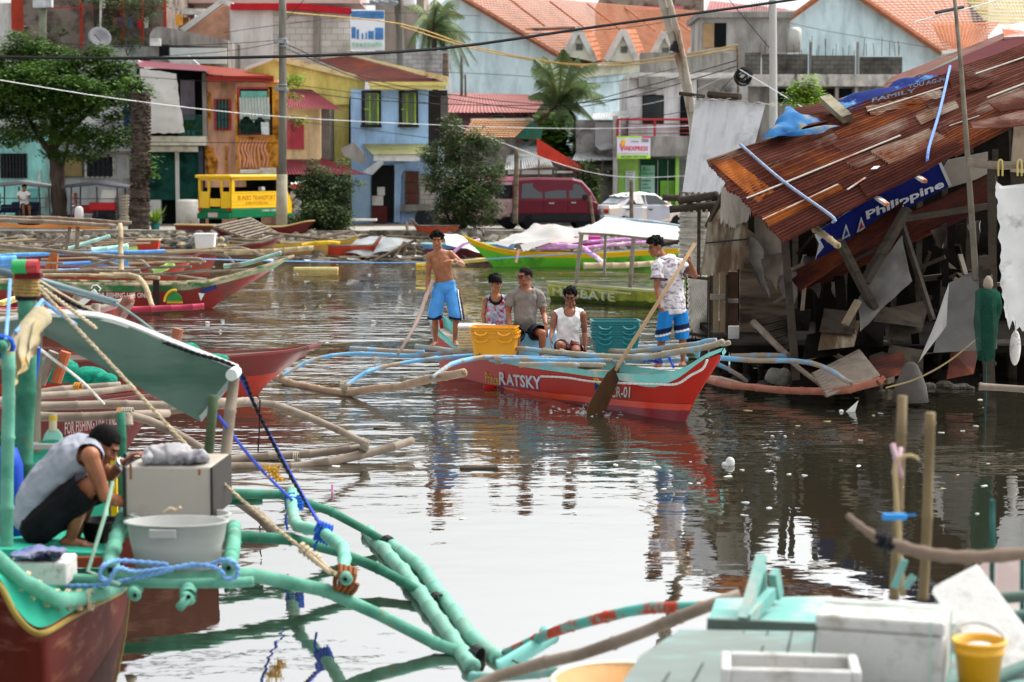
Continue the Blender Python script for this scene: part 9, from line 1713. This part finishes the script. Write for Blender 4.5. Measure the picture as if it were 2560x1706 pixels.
r=T('grey_prow','weathered grey pink prow of a boat at the right edge with teal props','boat',P(2560,1500,9.6));mb=MB();mb.poly([P(2448,1440,9.6),P(2500,1395,9.8),P(2700,1360,10),P(2700,1560,9.4),P(2480,1540,9.4)],(0,.12,0));mb.build('side',mat('grey pink timber','#8b7d79',rough=.9,var=.15,vs=1.5,dirt='#a9a3a0',da=.3,ds=2),r)
for x,y0,y1 in ((2481,1250,1365),(2480,1400,1480),(2556,1380,1560)):mb=MB();mb.tube([P(x,y0,9.2),P(x,y1,9.2)],.012,8);mb.build('prop',mat('dark teal prop','#35625c',var=.4,vs=7),r)
for p0,p1 in (((2440,1500,9.1),(2700,1480,9.0)),((2460,1540,8.9),(2700,1530,8.8)),((2460,1706,8.2),(2700,1600,8.6))):mb=MB();bamboo(mb,[P(*p0),P(*p1)],.03,.4,10);mb.build('prow_pole',mat('teal grey pole','#5f7a72',var=.25,vs=3,dirt='#7d7468',da=.4),r,True)
mb=MB();mb.beam(P(2235,1470,8.8),P(2262,1400,8.8),.02,.03);mb.beam(P(2262,1470,8.8),P(2285,1440,8.8),.02,.03);mb.one('teal_bracket',M_TQ,'small teal bracket between the two tan stakes','bracket')
# ================================================================ FLOATING LITTER (each scrap on its own)
q=random.Random(17);cols=[('white foam scrap',M_FOAM),('pale plastic scrap',mat('pale plastic scrap','#aab0b3',rough=.4,var=.2,vs=9)),('straw scrap',mat('straw scrap','#a3976a',rough=.8,var=.2)),('dark leaf scrap',mat('dark leaf scrap','#3a3528',rough=.7))]
protos=[]
for k in range(5):
    mb=MB();mb.ell((0,0,.01),(.07,.05,.022),None,10,6)
    for i in range(len(mb.v)):p=mb.v[i];mb.v[i]=p*(1+.6*nz(p,16,k*7.3));mb.v[i].z=max(-.01,mb.v[i].z)
    protos.append(mb.mesh('scrap',M_FOAM,V((0,0,0)),True))
pm={}
for i in range(150):
    z_=q.random()
    if z_<.55:x=q.uniform(500,1500);y=640+270*q.random()**1.3
    elif z_<.85:x=q.uniform(1560,2540);y=q.uniform(985,1300)
    else:x=q.uniform(500,1750);y=q.uniform(900,1300)
    if 1130<x<1800 and 840<y<1070:continue
    if x<1040 and 880<y<1000:continue
    if 1365<x<1700 and 700<y<775:continue
    c=W(x,y,.0);k=q.randrange(5);mname,m=cols[0] if q.random()<.45 else cols[q.randrange(1,4)]
    key=(k,mname)
    if key not in pm:me=protos[k].copy();me.materials.clear();me.materials.append(m);pm[key]=me
    o=bpy.data.objects.new(mname.replace(' ','_'),pm[key]);COL.objects.link(o);o.location=c;s=q.uniform(.25,.75)*(1.15 if c.y>34 else .9)*(1.5 if q.random()<.12 else 1);o.scale=(s*q.uniform(.8,1.6),s,s*.55);o.rotation_euler=(0,0,q.uniform(0,6.3));tag(o,{'white foam scrap':'small lumpy white foam scrap floating on the brown water','pale plastic scrap':'small pale grey plastic scrap floating on the brown water','straw scrap':'small straw coloured scrap floating on the brown water','dark leaf scrap':'small dark leaf scrap floating on the brown water'}[mname],'litter',mname+'s on the water','thing')
mb=MB();c=W(1825,1164,.0);mb.ell(c+V((0,0,.03)),(.05,.04,.06),None,12,8);mb.ell(c+V((-.04,0,.01)),(.05,.04,.03),None,10,6);mb.one('foam_float',M_FOAM,'biggest white foam lump on the water below the red prow','foam',smooth=True)
mb=MB();mb.tube([W(831,1232,.0),W(831,1232,.0)+V((0,0,.08))],.012,8);mb.one('pink_bottle_neck',mat('pink plastic','#c98bb5',rough=.4),'tiny pink bottle neck poking from the water before the bamboo float','bottle')
mb=MB();mb.ell(W(1225,968,.01),(.10,.05,.035),None,12,8);mb.one('red_float',mat('red plastic','#b5121a',rough=.35),'small bright red plastic scrap beside the red boat lettering','litter',smooth=True)
mb=MB();mb.bevbox(W(1197,1172,.0),(.40,.12,.05),.015,Matrix.Rotation(.05,3,'Z'));mb.one('floating_wood',M_OLDW,'short dark wooden block floating below the yellow crate reflection','wood')
mb=MB();c=W(2115,1030,.0);mb.poly([c,c+V((.16,.02,.14)),c+V((.12,.02,0))],(0,.02,0));mb.ell(c+V((-.06,0,.01)),(.03,.03,.02));mb.one('foil_scrap',M_WHITE,'upright white triangular plastic scrap below the terracotta float','litter')
for i in range(3):
    pass
mb=MB()
for k in range(120):x=q.uniform(1790,2440);c=W(x,q.uniform(930,975),0);c.y=min(max(c.y,26.8),30.5);s=q.uniform(.04,.14);mb.ell(c+V((q.uniform(-.2,.2),0,.02)),(s,s*.7,s*.5),None,7,5)
mb.one('stilt_rubbish_litter',mat('stilt rubbish','#45423a',rough=.8,var=.4,vs=1.3,dirt='#7d7d78',da=.2,ds=2.5),kind='stuff')
